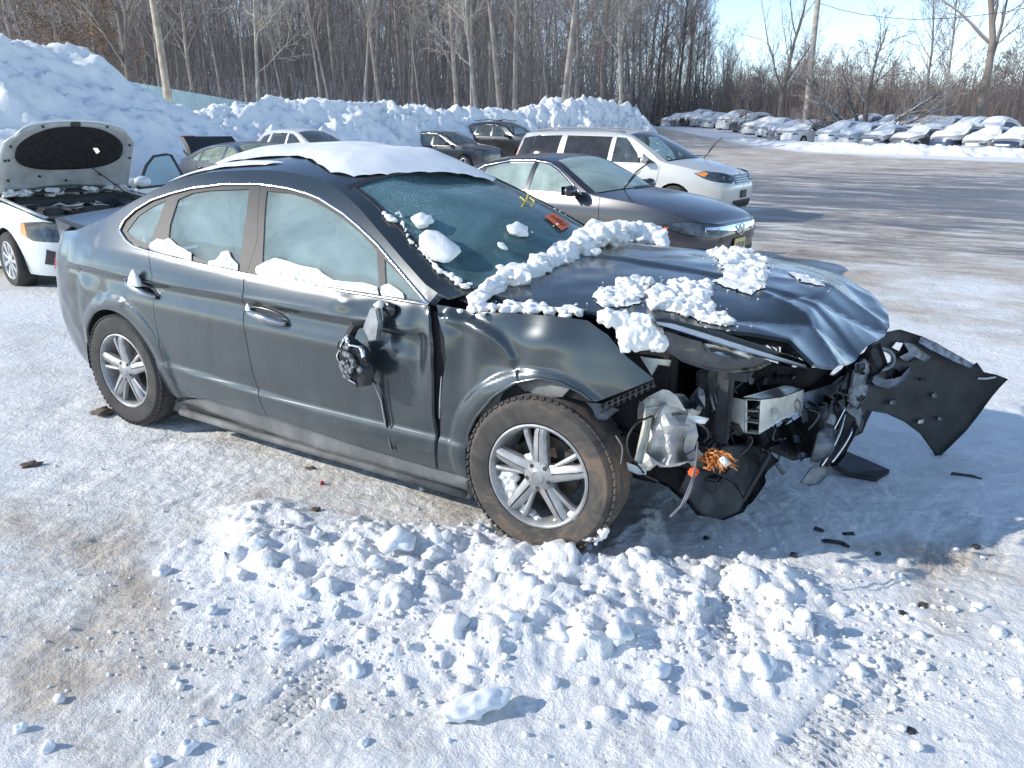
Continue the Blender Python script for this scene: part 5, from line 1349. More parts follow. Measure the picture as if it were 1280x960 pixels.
# ---- grey compact sedan beside the wreck
def civic_front(root, FC):
    g = part('grille', root)
    panel('grille_mesh', [(-.50, .50), (.50, .50), (.46, .63), (-.46, .63)], FC, .05, BLACK_GLOSS, g, off=.006, hem=.02)
    panel('chrome_bar', [(-.66, .665), (-.40, .640), (-.14, .615), (.14, .615), (.40, .640), (.66, .665), (.66, .685), (.42, .685), (-.42, .685), (-.66, .685)], FC, .04, CHROME, g, off=.022, hem=.03)
    # letter H badge
    b = Geo()
    for dy in (-.045, .045):
        p = FC(dy, .63); b.prism([(p[0]+.03, dy-.012, .58), (p[0]+.03, dy+.012, .58), (p[0]+.03, dy*1.35+.012, .68), (p[0]+.03, dy*1.35-.012, .68)], None, (.012, 0, 0))
    p = FC(0, .63); b.box((p[0]+.036, 0, .627), (.012, .09, .022))
    b.obj('badge', CHROME, g); Geo().tube([(p[0]+.034, .078*math.cos(t), .63 + .066*math.sin(t)) for t in [k*PI/10 for k in range(21)]], .006, 5).obj('badge_ring', CHROME, g, smooth=True)
    panel('lower_intake', [(-.62, .26), (.62, .26), (.52, .40), (-.52, .40)], FC, .06, BLACK, root, off=.005, hem=.02)
    pl = Geo().box((FC(.02, .42)[0] + .03, -.02, .45), (.012, .305, .155)).obj('number_plate', PLATE_Y, root, bevel=.004)
    d = Geo()
    for k, ch in enumerate(('7', '1', 'L', '4', '0', '2')):
        y = -.02 + (-2.5 + k)*.042; d.box((FC(.02, .42)[0] + .038, y, .45), (.003, .010, .06)); d.box((FC(.02, .42)[0] + .038, y + .008, .475 if k % 2 else .425), (.003, .022, .009))
    d.obj('plate_figures', simple('plate_ink', (.02, .03, .12), .6), root)
CIVIC = dict(xf=[(.12, .90), (.35, .985), (.55, 1.0), (.68, .97), (.8, .9)], xr=[(.2, -3.60), (.5, -3.68), (.95, -3.64), (1.0, -3.62)], w=W_CAR,
    ze=[(-3.62, .99), (-3.45, 1.02), (-3.1, 1.08), (-2.75, 1.20), (-2.4, 1.31), (-2.0, 1.37), (-1.6, 1.385), (-1.30, 1.345), (-1.0, 1.20), (-.75, 1.06), (-.6, .99), (-.4, .965), (0, .925), (.45, .85), (.75, .77), (.88, .715)],
    crown=[(-3.6, .01), (-3.3, .04), (-2.8, .06), (-1.6, .05), (-1, .07), (-.5, .05), (.1, .055), (.7, .05), (.93, .0)],
    bow=[(-3.5, -.02), (-2.6, -.08), (-1.7, 0), (-1.3, .05), (-.65, .22), (-.2, .15), (.9, 0)],
    windows=[[(-1.55, 1.0), (-.80, 1.0), (-.98, 1.13), (-1.18, 1.245), (-1.34, 1.31), (-1.53, 1.335)], [(-2.42, 1.03), (-1.62, 1.0), (-1.60, 1.335), (-2.0, 1.325), (-2.36, 1.25)], [(-2.74, 1.06), (-2.48, 1.035), (-2.43, 1.22), (-2.56, 1.18)]],
    chrome=[(-2.85, 1.05), (-2.4, 1.01), (-1.6, .985), (-.72, .985), (-.97, 1.15), (-1.17, 1.265), (-1.34, 1.33), (-1.6, 1.355), (-2.0, 1.345), (-2.4, 1.27)],
    screen=(-1.32, -.63), rear=(-3.1, -2.15), axles=(0, -2.70), mirror=(-.78, .88, 1.03), wr=.325,
    headlight=[(.44, .70), (.62, .74), (.88, .715), (1.16, .675), (1.13, .60), (.95, .575), (.72, .60), (.52, .655)], bulbs=[(.95, .64), (.80, .65)],
    taillight=[(-3.45, .9), (-3.6, .92), (-3.9, .9), (-3.85, .75), (-3.6, .72)],
    gaps=[[(-.45, .96), (-.42, .7), (-.5, .45), (-.52, .28)], [(-1.58, .98), (-1.6, .6), (-1.55, .28)], [(-2.5, 1.0), (-2.45, .75), (-2.3, .5), (-2.2, .3)]],
    handles=[(-1.40, .86), (-2.32, .89)], front_extra=civic_front)
GREY2 = paint('warm_grey_metallic_paint', (.028, .028, .036), .25, .3, .2, (.22, .21, .22), .7)
civic = thing('compact_sedan', 'grey compact sedan behind the wreck, orange scrawl on its fender, one wiper standing up', 'car', (-2.08, 6.05, -.02), math.radians(-7.5))
CB = build_car(civic, CIVIC, GREY2, 1, glassm=glass('painted_haze_compact_glass', (.88, .96, .92), .55, (.56, .70, .64), fscale=1.2), seatmat=FABRIC)  # pale green film painted in for the bright snow showing through the cabin
def wiper_up(root, base, tip, w=.012):
    base, tip = Vector(base), Vector(tip); m = part('wiper', root); d = (tip - base).normalized()
    Geo().tube([base, base.lerp(tip, .5) + Vector((.0, 0, .01)), base.lerp(tip, .72)], [.010, .007, .005], 5).obj('wiper_arm', BLACK, m)
    Geo().tube([base.lerp(tip, .30) + Vector((-.02, .0, 0)), base.lerp(tip, .65) + Vector((-.035, 0, .01)), tip], .007, 5, flat=1.6).obj('wiper_blade', BLACK, m)
wiper_up(civic, (-.46, -.30, 1.02), (-.05, -.42, 1.36))
Geo().tube([Vector(CB.T(-.62, t)) + Vector((.02, 0, .012)) for t in (.55, .3, .05, -.15)], .007, 5).obj('wiper_resting', BLACK, civic)
g = Geo()
for k in range(7):
    a, b = .22 + .04*k, .66 + .03*math.sin(k*2.1); a2, b2 = .25 + .04*k, .66 - .03*math.cos(k*1.7)
    p, q = CB.P(a, b), CB.P(a2, b2); g.tube([(p[0], p[1]-.003, p[2]), (q[0], q[1]-.003, q[2])], .010, 4)
g.obj('orange_scrawl', ORANGE, civic)
Geo().box((-.98, -.02, 1.27), (.05, .22, .06)).obj('rear_view_mirror', BLACK, civic, bevel=.012)
Geo().tube([(-.98, -.02, 1.25), (-.97, -.02, 1.17), (-.97, -.02, 1.10)], [.003, .014, .010], 6).obj('air_freshener', BLACK, civic)
# ---- white minivan
def van_front(root, FC):
    g = part('grille', root)
    panel('grille_mesh', [(-.42, .72), (.42, .72), (.36, .90), (-.36, .90)], FC, .05, BLACK_GLOSS, g, off=.006, hem=.02)
    for k in range(4): z = .735 + .042*k; Geo().tube([(FC(y, z)[0] + .018, y, z) for y in [lerp(-.41 + .012*k, .41 - .012*k, i/8) for i in range(9)]], .008, 5).obj('grille_bar', CHROME, g, smooth=True)
    panel('lower_intake', [(-.55, .26), (.55, .26), (.48, .42), (-.48, .42)], FC, .06, BLACK, root, off=.005, hem=.02)
    Geo().lathe([(.0, 0), (.06, 0), (.065, .01), (.0, .012)], 20, 'x', (FC(0, .92)[0] + .012, 0, .93)).obj('round_badge', CHROME, root)
    Geo().box((FC(0, .5)[0] + .02, 0, .53), (.012, .30, .15)).obj('number_plate_holder', BLACK, root, bevel=.004)
W_VAN = [(.15, .84), (.25, .93), (.5, .965), (.85, .96), (1.05, .935), (1.15, .915), (1.4, .83), (1.58, .75), (1.68, .66), (1.76, .5)]
VAN = dict(xf=[(.15, .95), (.4, 1.07), (.65, 1.08), (.85, 1.0), (.95, .93)], xr=[(.2, -4.0), (.6, -4.10), (1.1, -4.06), (1.5, -3.95), (1.66, -3.86)], w=W_VAN, n=6.0,
    ze=[(-3.86, 1.64), (-3.5, 1.665), (-2.5, 1.685), (-1.6, 1.67), (-1.15, 1.61), (-.8, 1.43), (-.5, 1.25), (-.28, 1.12), (0, 1.075), (.4, 1.0), (.8, .925), (.95, .90)],
    crown=[(-3.9, .02), (-3.4, .06), (-1.6, .07), (-.8, .09), (-.2, .07), (.4, .07), (.93, .02)], bow=[(-3.6, -.02), (-1.6, 0), (-1.2, .06), (-.3, .30), (0, .25), (.9, 0)],
    windows=[[(-1.42, 1.10), (-.78, 1.10), (-.86, 1.28), (-1.08, 1.50), (-1.20, 1.585), (-1.40, 1.60)], [(-.70, 1.10), (-.42, 1.10), (-.60, 1.20), (-.74, 1.29)], [(-2.62, 1.10), (-1.52, 1.10), (-1.50, 1.60), (-2.58, 1.62)], [(-3.86, 1.14), (-2.78, 1.10), (-2.72, 1.62), (-3.3, 1.61), (-3.70, 1.56)]],
    wmats={2: GLASS_TINT, 3: GLASS_TINT}, screen=(-1.18, -.32), rear=(-3.5, -3.4), axles=(0, -3.03), mirror=(-.62, .96, 1.16), wr=.345, wy=.86, seat_z=.48,
    seats=[(-1.15, -.4, .5), (-1.15, .4, .5), (-2.1, -.4, .5), (-2.1, .4, .5), (-3.0, 0, 1.3)], dash=(-.35, .98),
    headlight=[(.42, .93), (.60, .97), (.86, .93), (1.12, .88), (1.20, .80), (1.05, .76), (.82, .79), (.60, .85)], bulbs=[(1.0, .83), (.86, .86)], amber=[(.42, .93), (.60, .965), (.66, .93), (.60, .87)],
    taillight=[(-3.9, 1.35), (-4.05, 1.35), (-4.1, .85), (-3.9, .9)],
    gaps=[[(-.32, 1.08), (-.36, .8), (-.42, .5), (-.42, .3)], [(-1.48, 1.08), (-1.48, .3)], [(-2.70, 1.08), (-2.72, .75), (-2.6, .5), (-2.45, .3)], [(-1.6, .92), (-3.9, .96)]],
    handles=[(-1.35, .93), (-1.75, .95)], front_extra=van_front)
VAN_PAINT = paint('silver_white_van_paint', (.58, .575, .54), .15, .35, .3, (.48, .45, .40), .7)
WHITE = paint('white_car_paint', (.72, .73, .72), .0, .35, .22, (.52, .50, .46), .7)
van = thing('minivan', 'pale silver white minivan with roof rails and one wiper raised, beyond the grey compact sedan', 'van', (-3.95, 12.65, -.02), math.radians(-4))
VB = build_car(van, VAN, VAN_PAINT, 1)
for s_ in (-1, 1):
    pts = [(x, s_*.60, VB.ze(x) + (.085 if -3.3 < x < -1.5 else .05)) for x in (-3.5, -3.3, -2.9, -2.4, -1.9, -1.5, -1.3)]
    Geo().tube(pts, .016, 6).obj('roof_rail_bar', simple('grey_rail', (.25, .25, .25), .5), van, smooth=True)
wiper_up(van, (-.02, .55, 1.16), (.36, .50, 1.58))
Geo().tube([Vector(VB.T(-.34, t)) + Vector((.03, 0, .015)) for t in (.3, .0, -.3, -.6)], .008, 5).obj('wiper_resting', BLACK, van)
# ---- dark crossover and dark suv by the snow bank, white hatchback, small grey sedan with its boot up
W_SUV = [(.15, .80), (.28, .88), (.5, .905), (.85, .90), (1.0, .875), (1.1, .85), (1.3, .77), (1.48, .68), (1.58, .58), (1.7, .45)]
CRV = dict(xf=[(.2, .86), (.45, .92), (.7, .91), (.95, .84)], xr=[(.3, -3.52), (.7, -3.60), (1.05, -3.55), (1.3, -3.42), (1.5, -3.2)], w=W_SUV,
    ze=[(-3.25, 1.42), (-3.05, 1.50), (-2.6, 1.56), (-2.0, 1.585), (-1.5, 1.56), (-1.15, 1.45), (-.8, 1.26), (-.5, 1.11), (-.3, 1.06), (.2, 1.02), (.6, .96), (.85, .90)],
    crown=[(-3.3, .02), (-2.8, .05), (-1.6, .06), (-.8, .08), (0, .06), (.8, .02)], bow=[(-3, -.02), (-1.6, 0), (-1.2, .05), (-.5, .24), (0, .2), (.8, 0)],
    windows=[[(-1.62, 1.07), (-.72, 1.06), (-.92, 1.21), (-1.2, 1.38), (-1.42, 1.47), (-1.60, 1.50)], [(-2.55, 1.09), (-1.70, 1.07), (-1.68, 1.51), (-2.05, 1.52), (-2.42, 1.49)], [(-3.18, 1.17), (-2.65, 1.10), (-2.52, 1.47), (-2.85, 1.41)]],
    chrome=[(-3.28, 1.15), (-2.6, 1.075), (-1.6, 1.05), (-.62, 1.04), (-.92, 1.235), (-1.2, 1.40), (-1.5, 1.505), (-2.0, 1.54), (-2.5, 1.51), (-2.9, 1.43)],
    screen=(-1.30, -.52), rear=(-3.0, -2.95), axles=(0, -2.62), mirror=(-.72, .92, 1.13), wr=.35, wy=.80, seat_z=.46, dash=(-.5, .98),
    headlight=[(.55, .90), (.85, .88), (1.05, .82), (.9, .76), (.6, .80)], taillight=[(-3.25, 1.1), (-3.45, 1.25), (-3.62, 1.15), (-3.75, .85), (-3.4, .9)],
    gaps=[[(-.35, 1.04), (-.4, .5), (-.45, .3)], [(-1.66, 1.05), (-1.66, .3)], [(-2.58, 1.05), (-2.5, .7), (-2.25, .35)]], handles=[(-1.48, .98), (-2.4, 1.0)],
    front=[('grille', [(-.45, .6), (.45, .6), (.5, .82), (-.5, .82)], BLACK_GLOSS, .008)])
NEARBLACK = paint('black_car_paint', (.02, .021, .024), .3, .25, .25, (.28, .27, .26), .7)
crv = thing('crossover', 'dark crossover with a bright sun glint on its tail, parked at the snow bank', 'car', (-16.95, 24.25, -.02), math.radians(-2))
build_car(crv, CRV, NEARBLACK, 1)
SUV2 = dict(CRV); SUV2['ze'] = [(x, z + (.10 if z > 1.2 else .04)) for x, z in CRV['ze']]; SUV2['w'] = [(z + .08, y + .02) for z, y in W_SUV]
SUV2['windows'] = [[(x, z + (.07 if z > 1.3 else .03)) for x, z in w_] for w_ in CRV['windows']]; SUV2.pop('chrome')
suv = thing('sport_utility_vehicle', 'black sport utility vehicle with roof rails, half hidden behind the dark crossover', 'car', (*at_depth(668, 160, 33.5).xy, .28), math.radians(-4))
SB = build_car(suv, SUV2, NEARBLACK, 1)
for s_ in (-1, 1): Geo().tube([(x, s_*.55, 1.74 + (.06 if -2.6 < x < -1.5 else 0)) for x in (-2.8, -2.6, -2.0, -1.5, -1.3)], .02, 5).obj('roof_rail_bar', BLACK, suv, smooth=True)
WSUV = dict(CRV); WSUV['front'] = []
wsuv = thing('white_hatchback', 'white hatchback of which only roof and windows show above the wreck', 'car', (*at_depth(424, 160, 25).xy, .04), math.radians(-4))
build_car(wsuv, WSUV, WHITE, 1)
GREY3 = paint('dark_grey_coupe_paint', (.05, .052, .06), .4, .3, .3, (.3, .3, .3), .7)
SMALL = dict(CIVIC); SMALL.pop('front_extra')
gsed = thing('grey_sedan_with_open_boot', 'dark grey sedan with its boot lid up, behind the wreck at left', 'car', (-10.80, 8.40, .0), math.radians(-8))
GB_ = build_car(gsed, SMALL, GREY3, 1, glassm=glass('greenish_far_glass', (.75, .88, .70), .35, (.62, .72, .52)), skip=('boot',), seatmat=AIRBAG)
bl = part('boot_lid', gsed)
g = Geo(); V = []
for i in range(7):
    for j in range(9):
        a = i/6; t = lerp(-1, 1, j/8); V.append((-3.12 - .30*a + .07*math.sin(PI*a), t*(.66 - .03*a), 1.07 + .42*a + .05*math.sin(PI*a)*(1 - t*t)))
g.add(V, [(i*9+j, (i+1)*9+j, (i+1)*9+j+1, i*9+j+1) for i in range(6) for j in range(8)]); n_ = len(g.v)
g.add([(x + .10, y*.96, z + .03) for x, y, z in V], [(i*9+j, i*9+j+1, (i+1)*9+j+1, (i+1)*9+j) for i in range(6) for j in range(8)])
ring_ = [i*9 for i in range(7)] + [54 + j for j in range(1, 9)] + [i*9 + 8 for i in range(5, -1, -1)] + [j for j in range(7, 0, -1)]
g.f += [(ring_[k], ring_[(k+1) % len(ring_)], n_ + ring_[(k+1) % len(ring_)], n_ + ring_[k]) for k in range(len(ring_))]
for s_ in (-1, 1): g.tube([(-3.1, s_*.62, 1.05), (-3.2, s_*.64, 1.15), (-3.3, s_*.64, 1.22)], .02, 5)
g.obj('lid_skin', BLACK, bl, smooth=False)
Geo().box((-3.44, -.42, 1.50), (.05, .34, .07)).obj('lid_red_lamp', RED_LENS, bl, bevel=.01)
Geo().box((-3.40, 0, .80), (.5, 1.2, .25)).obj('boot_well', UNDER, gsed)
# ---- white sedan with raised bonnet on the left
def jetta_front(root, FC):
    g = part('grille', root)
    panel('grille_mesh', [(-.45, .60), (.45, .60), (.45, .72), (-.45, .72)], FC, .05, BLACK_GLOSS, g, off=.006, hem=.02)
    for z in (.63, .67, .71): Geo().tube([(FC(y, z)[0] + .016, y, z) for y in [lerp(-.44, .44, i/8) for i in range(9)]], .006, 5).obj('grille_bar', CHROME, g)
    for s_ in (-1, 1): panel('fog_recess', [(s_*.50, .30), (s_*.74, .34), (s_*.72, .50), (s_*.52, .42)], FC, .05, BLACK, root, off=.006, hem=.02)
    panel('lower_intake', [(-.42, .26), (.42, .26), (.42, .40), (-.42, .40)], FC, .06, BLACK, root, off=.006, hem=.02)
    # bare engine bay rim
    panel('bonnet_shut_line', [(-.70, .705), (.70, .705), (.70, .74), (-.70, .74)], FC, .06, BLACK, root, off=.004, hem=.03)
JET = dict(xf=[(.15, .86), (.35, .92), (.55, .93), (.72, .88)], xr=[(.2, -3.62), (.5, -3.72), (1.0, -3.68)], w=W_CAR,
    ze=[(-3.68, 1.0), (-3.4, 1.03), (-3.1, 1.05), (-2.7, 1.22), (-2.35, 1.34), (-2.0, 1.39), (-1.5, 1.40), (-1.25, 1.36), (-.9, 1.19), (-.6, 1.03), (-.45, .98), (0, .95), (.4, .90), (.75, .80), (.86, .75)],
    crown=CIVIC['crown'], bow=CIVIC['bow'],
    windows=[[(-1.5, 1.02), (-.75, 1.02), (-.95, 1.16), (-1.2, 1.29), (-1.48, 1.345)], [(-2.5, 1.04), (-1.6, 1.02), (-1.58, 1.35), (-2.0, 1.34), (-2.35, 1.28)]],
    screen=(-1.25, -.55), rear=(-3.05, -2.25), axles=(0, -2.65), mirror=(-.75, .88, 1.05), wr=.32,
    headlight=[(.42, .66), (.44, .76), (.66, .78), (.95, .74), (1.02, .64), (.9, .58), (.6, .60)], bulbs=[(.8, .67), (.95, .66)], amber=[(.42, .66), (.44, .76), (.50, .77), (.53, .62)],
    gaps=CIVIC['gaps'], handles=CIVIC['handles'], front_extra=jetta_front, taillight=CIVIC['taillight'], spokes=9)
WHITE_J = paint('pearl_white_paint', (.70, .73, .70), .0, .3, .2, (.50, .49, .45), .6)
jet = thing('white_sedan_with_raised_bonnet', 'white sedan with its bonnet propped open and far door ajar, at the left edge', 'car', (-7.86, 1.97, -.04), math.radians(-10))
JB = build_car(jet, JET, WHITE_J, 1, skip=('bonnet',))
hb = part('bonnet', jet); ang = math.radians(50)
def bonnet_pt(a, t, th):
    """a 0 at the hinge, 1 at the leading edge"""
    L = 1.02; half = lerp(.76, .70, a**2) - .12*sstep(.8, 1.0, a)*abs(t)**4; nose = -.12*abs(t)**2.5*sstep(.3, 1, a)
    s = a*L + nose; bulge = .05*(1 - t*t) + .03*math.sin(PI*a)
    return Vector((-.44 + s*math.cos(ang) - (bulge + th)*math.sin(ang), t*half, 1.02 + s*math.sin(ang) + (bulge + th)*math.cos(ang)))
def bonnet_sheet(name, a0, a1, t0, t1, th, mat, n=16, m=16, tk=.02, round_=0):
    g = Geo(); V = []
    for side in (0, tk):
        for i in range(n+1):
            for j in range(m+1):
                a = lerp(a0, a1, i/n); t = lerp(t0, t1, j/m)
                if round_:
                    k = 1 - .22*(abs(2*i/n - 1)**3); t = (t0+t1)/2 + (t - (t0+t1)/2)*k
                    kk = 1 - .25*(abs(2*j/m - 1)**3); a = (a0+a1)/2 + (a - (a0+a1)/2)*kk
                V.append(bonnet_pt(a, t, th + side))
    q = (n+1)*(m+1); F1 = [(i*(m+1)+j, (i+1)*(m+1)+j, (i+1)*(m+1)+j+1, i*(m+1)+j+1) for i in range(n) for j in range(m)]
    rg = [i*(m+1) for i in range(n+1)] + [n*(m+1)+j for j in range(1, m+1)] + [i*(m+1)+m for i in range(n-1, -1, -1)] + [j for j in range(m-1, 0, -1)]
    g.add(V, F1 + [tuple(q + k for k in f[::-1]) for f in F1] + [(rg[k], rg[(k+1) % len(rg)], q + rg[(k+1) % len(rg)], q + rg[k]) for k in range(len(rg))])
    return g.obj(name, mat, hb, smooth=True)
bonnet_sheet('bonnet_skin', 0, 1, -1, 1, 0, WHITE_J)
bonnet_sheet('bonnet_frame', .01, .985, -.97, .97, -.022, simple('bonnet_frame_paint', (.42, .43, .42), .5, var=.25, nscale=5), tk=.018)
bonnet_sheet('insulation_pad', .30, .93, -.80, .80, -.040, simple('black_insulation_felt', (.018, .018, .018), .95, var=.5, nscale=20, bstr=.4, bscale=25), tk=.016, round_=1)
for a, t in ((.2, -.85), (.5, -.93), (.5, -.88), (.75, -.90), (.97, -.5), (.97, .5), (.75, .9), (.5, .93), (.22, .5), (.22, -.4), (.14, 0)):
    p = bonnet_pt(a, t, -.03); Geo().tube([p, p + Vector((.012, 0, -.008))], .014, 8).obj('rubber_buffer', BLACK, hb)
p = bonnet_pt(.97, 0, -.03); Geo().box(p, (.05, .10, .05)).obj('latch_striker', BLACK, hb, bevel=.008)
p = bonnet_pt(.60, .38, -.05); Geo().box(p, (.02, .05, .07), Matrix.Rotation(.5, 3, 'X')).obj('foil_scrap', REFLECTOR, hb)
Geo().tube([bonnet_pt(.36, .30, -.04), (.15, .56, .93)], .007, 6).obj('prop_rod', BLACK, hb)
eb = part('engine_bay', jet)
Geo().box((.18, 0, .62), (1.05, 1.30, .40)).obj('bay_floor', UNDER, eb)
random.seed(21)
for nm, c, d in (('engine_cover', (.20, -.05, .84), (.42, .50, .08)), ('battery', (.20, .45, .84), (.20, .26, .14)), ('air_box', (.25, -.45, .84), (.25, .22, .12)), ('slam_panel', (.62, 0, .78), (.10, 1.2, .05)), ('strut_top', (-.1, -.52, .88), (.2, .2, .06)), ('strut_top', (-.1, .52, .88), (.2, .2, .06))):
    Geo().box(c, d).obj(nm, LINER, eb, bevel=.02)
for k in range(14):
    x, y = random.uniform(-.2, .55), random.uniform(-.5, .5); Geo().tube([(x, y, .86), (x + random.uniform(-.1, .1), y + random.uniform(-.15, .15), .90), (x + random.uniform(-.2, .2), y + random.uniform(-.2, .2), .86)], random.uniform(.006, .018), 6).obj('hose', random.choice([BLACK, GREY_SCRAP, ALU_END]), eb, smooth=True)
for s_ in (-1, 1): Geo().tube([(-.42, s_*.72, .97), (0, s_*.74, .94), (.4, s_*.72, .89), (.66, s_*.64, .82)], .03, 6, flat=.6).obj('wing_edge', WHITE_J, eb, smooth=True)
# far front door standing open: frame, glass, skin
dr = part('open_door', jet); DM = Matrix.Translation((-.50, .86, 0)) @ Matrix.Rotation(math.radians(-62), 4, 'Z')
def door_pt(x, z, off=0.0): return DM @ Vector((-x, .03 - (0 if z < 1.0 else (z - 1.0)*.45) + off, z))
g = Geo(); g.prism([door_pt(x, z, .02) for x, z in [(0, .32), (1.05, .30), (1.08, .9), (1.05, 1.0), (.0, 1.0)]], None, DM.to_3x3() @ Vector((0, -.06, 0))); g.obj('door_skin', WHITE_J, dr, bevel=.012)
fr = [(.02, 1.0), (.18, 1.10), (.42, 1.27), (.66, 1.38), (.95, 1.40), (1.05, 1.38), (1.08, 1.0), (.02, 1.0)]
Geo().tube([door_pt(x, z) for x, z in fr], .024, 6, flat=.7).obj('door_frame', BLACK, dr)
g = Geo(); pts = [door_pt(x, z) for x, z in fr[:-1]]; g.add(pts, [tuple(range(len(pts)))]); g.obj('door_glass', GLASS_FAR, dr)
g = Geo(); v_, f_ = rock(2, .12, 2, .0, (.7, .95, .58)); g.add([door_pt(.10, 1.09, .0) + Vector((.10, .02, 0)) + Vector(v) for v in v_], f_); g.obj('door_mirror_far', WHITE_J, dr, smooth=True)
# snow along the scuttle of the white sedan
def snow_on(name, label, pts, r0, r1, n, parent=None, seed=1, sub=2, flatk=.7, mat=None, group=None, cat='snow'):
    """heap of clods: pts are places on the surface; built as one lumpy mass"""
    rnd = random.Random(seed); g = Geo()
    for k in range(n):
        p = Vector(pts[rnd.randrange(len(pts))]); r = lerp(r0, r1, rnd.random()**2); v_, f_ = rock(rnd.uniform(0, 50), r, sub, .32, (1, rnd.uniform(.75, 1.1), flatk), 1.5)
        g.add([Vector(v) + p + Vector((rnd.uniform(-r, r)*.6, rnd.uniform(-r, r)*.6, r*.25)) for v in v_], f_)
    o = g.obj(name, mat or SNOW, parent, smooth=True)
    if label: tag(o, label, cat, group)
    return o
snow_on('scuttle_snow', None, [(-.38 + .04*math.sin(k), lerp(-.65, .65, k/20), 1.01) for k in range(21)], .03, .07, 60, jet, 4)
# sliver of a pale car at the very edge of the picture
edge = thing('pale_blue_white_car', 'pale car cut off by the left edge of the picture', 'car', (-13.4, 3.1, -.06), math.radians(-12))
build_car(edge, JET, WHITE, 1)

# ================================================================ SNOW BANKS, FENCE, POLES
def bank(name, label, crest, slope, back, a_rng, b_rng, step, rough, seed, mat, base=-.25):
    """piled snow: crest given as (u, v, distance); falls away from the crest line with the given slope"""
    P = []
    for i in range(len(crest) - 1):
        for k in range(6):
            c = [lerp(crest[i][j], crest[i+1][j], k/6) for j in range(3)]; p = at_depth(*c); a, b = to_local(p.x, p.y); P.append((a, b, p.z))
    xs = np.arange(a_rng[0], a_rng[1], step); ys = np.arange(b_rng[0], b_rng[1], step); A, B = np.meshgrid(xs, ys)
    wa = A + .5*fbm(A*.5 + seed, B*.5, 3); wb = B + .5*fbm(A*.5, B*.5 + seed, 3)
    H = np.full(A.shape, -5.0)
    for a, b, z in P:
        db = wb - b; d = np.sqrt((wa - a)**2 + (db*np.where(db > 0, back, 1.0))**2)
        H = np.maximum(H, z - slope*np.maximum(0, d - .25)*(1 + .03*d))
    on = np.clip((H + .5)/.6, 0, 1)
    rough = rough*(.55 + .9*np.clip(.5 + 1.3*fbm(A*.22 + seed*2, B*.22, 2), 0, 1))
    bl = billow(A*1.0 + seed, B*1.0, 5, .6); cl = billow(A*3.1 + .5*fbm(A, B, 2), B*3.1 + seed, 3, .6)
    H = H + on*rough*(.55*(.45 - bl) + .28*(.4 - cl) + .30*fbm(A*.7, B*.7 + seed, 4))
    H = np.maximum(H, base + far_rise(A, B))
    X, Y = to_world(A, B); o = grid_mesh(name, X, Y, H, mat, None)
    tag(o, label, 'snow bank'); return o
SNOW_BANK = snow_mat('ploughed_snow', (.88, .88, .855), .5, 5)
def dirty_snow():
    m, nt, p = new_mat('ploughed_snow_with_grit')
    n = noise_tex(nt, .9, 8, .65, dist=.3); n2 = noise_tex(nt, 14, 6, .7)
    c = ramp(nt, n.outputs[0], [(.5, (.87, .87, .85)), (.68, (.74, .71, .66)), (.8, (.52, .46, .38))])
    nt.links.new(c.outputs[0], p.inputs['Base Color']); p.inputs['Roughness'].default_value = .8
    bump(nt, p, n2.outputs[0], .6, .06); return m
SNOW_DIRTY = dirty_snow()
bank('snow_bank', 'tall smooth slope of ploughed snow rising at the left behind the white sedan', [(-500, 10, 16), (-200, 25, 17), (-60, 35, 18), (0, 46, 19), (30, 56, 19.5), (60, 62, 20), (76, 60, 20.3), (100, 86, 21), (130, 102, 22), (160, 111, 23), (200, 133, 24.5), (235, 146, 26), (262, 160, 27)], .62, .6, (-26, -2), (10, 38), .085, .50, 3.0, SNOW_BANK)
bank('snow_bank', 'long lumpy ridge of ploughed snow behind the parked cars, below the wood', [(235, 146, 26.5), (270, 138, 28), (300, 134, 28.6), (330, 131, 29.3), (350, 126, 30), (400, 126, 31), (450, 132, 32), (480, 132, 33), (520, 137, 34), (560, 141, 35), (590, 137, 36), (620, 138, 37), (645, 140, 37.6)], .75, .8, (-15, 4), (22, 44), .085, .75, 9.0, SNOW_BANK)
bank('snow_bank', 'grit stained snow heap at the right end of the ridge, behind the white minivan', [(632, 146, 37.4), (660, 136, 38), (690, 129, 39), (722, 125, 40), (742, 127, 40.4), (762, 135, 41), (776, 131, 41.4), (790, 144, 41.8), (800, 157, 42.2), (812, 168, 42.6)], .85, .9, (-3, 11), (33, 48), .07, .95, 15.0, SNOW_DIRTY)
bank('snow_berm', 'low berm of ploughed snow in front of the row of snow covered cars', [(820, 168, 88), (860, 170, 78), (930, 173, 64), (1000, 177, 55), (1070, 179.5, 50), (1150, 182, 46.5), (1230, 184, 44.5), (1300, 188, 43), (1500, 190, 40)], .26, 1.0, (14, 52), (34, 96), .16, .5, 21.0, SNOW_BANK, -.3)

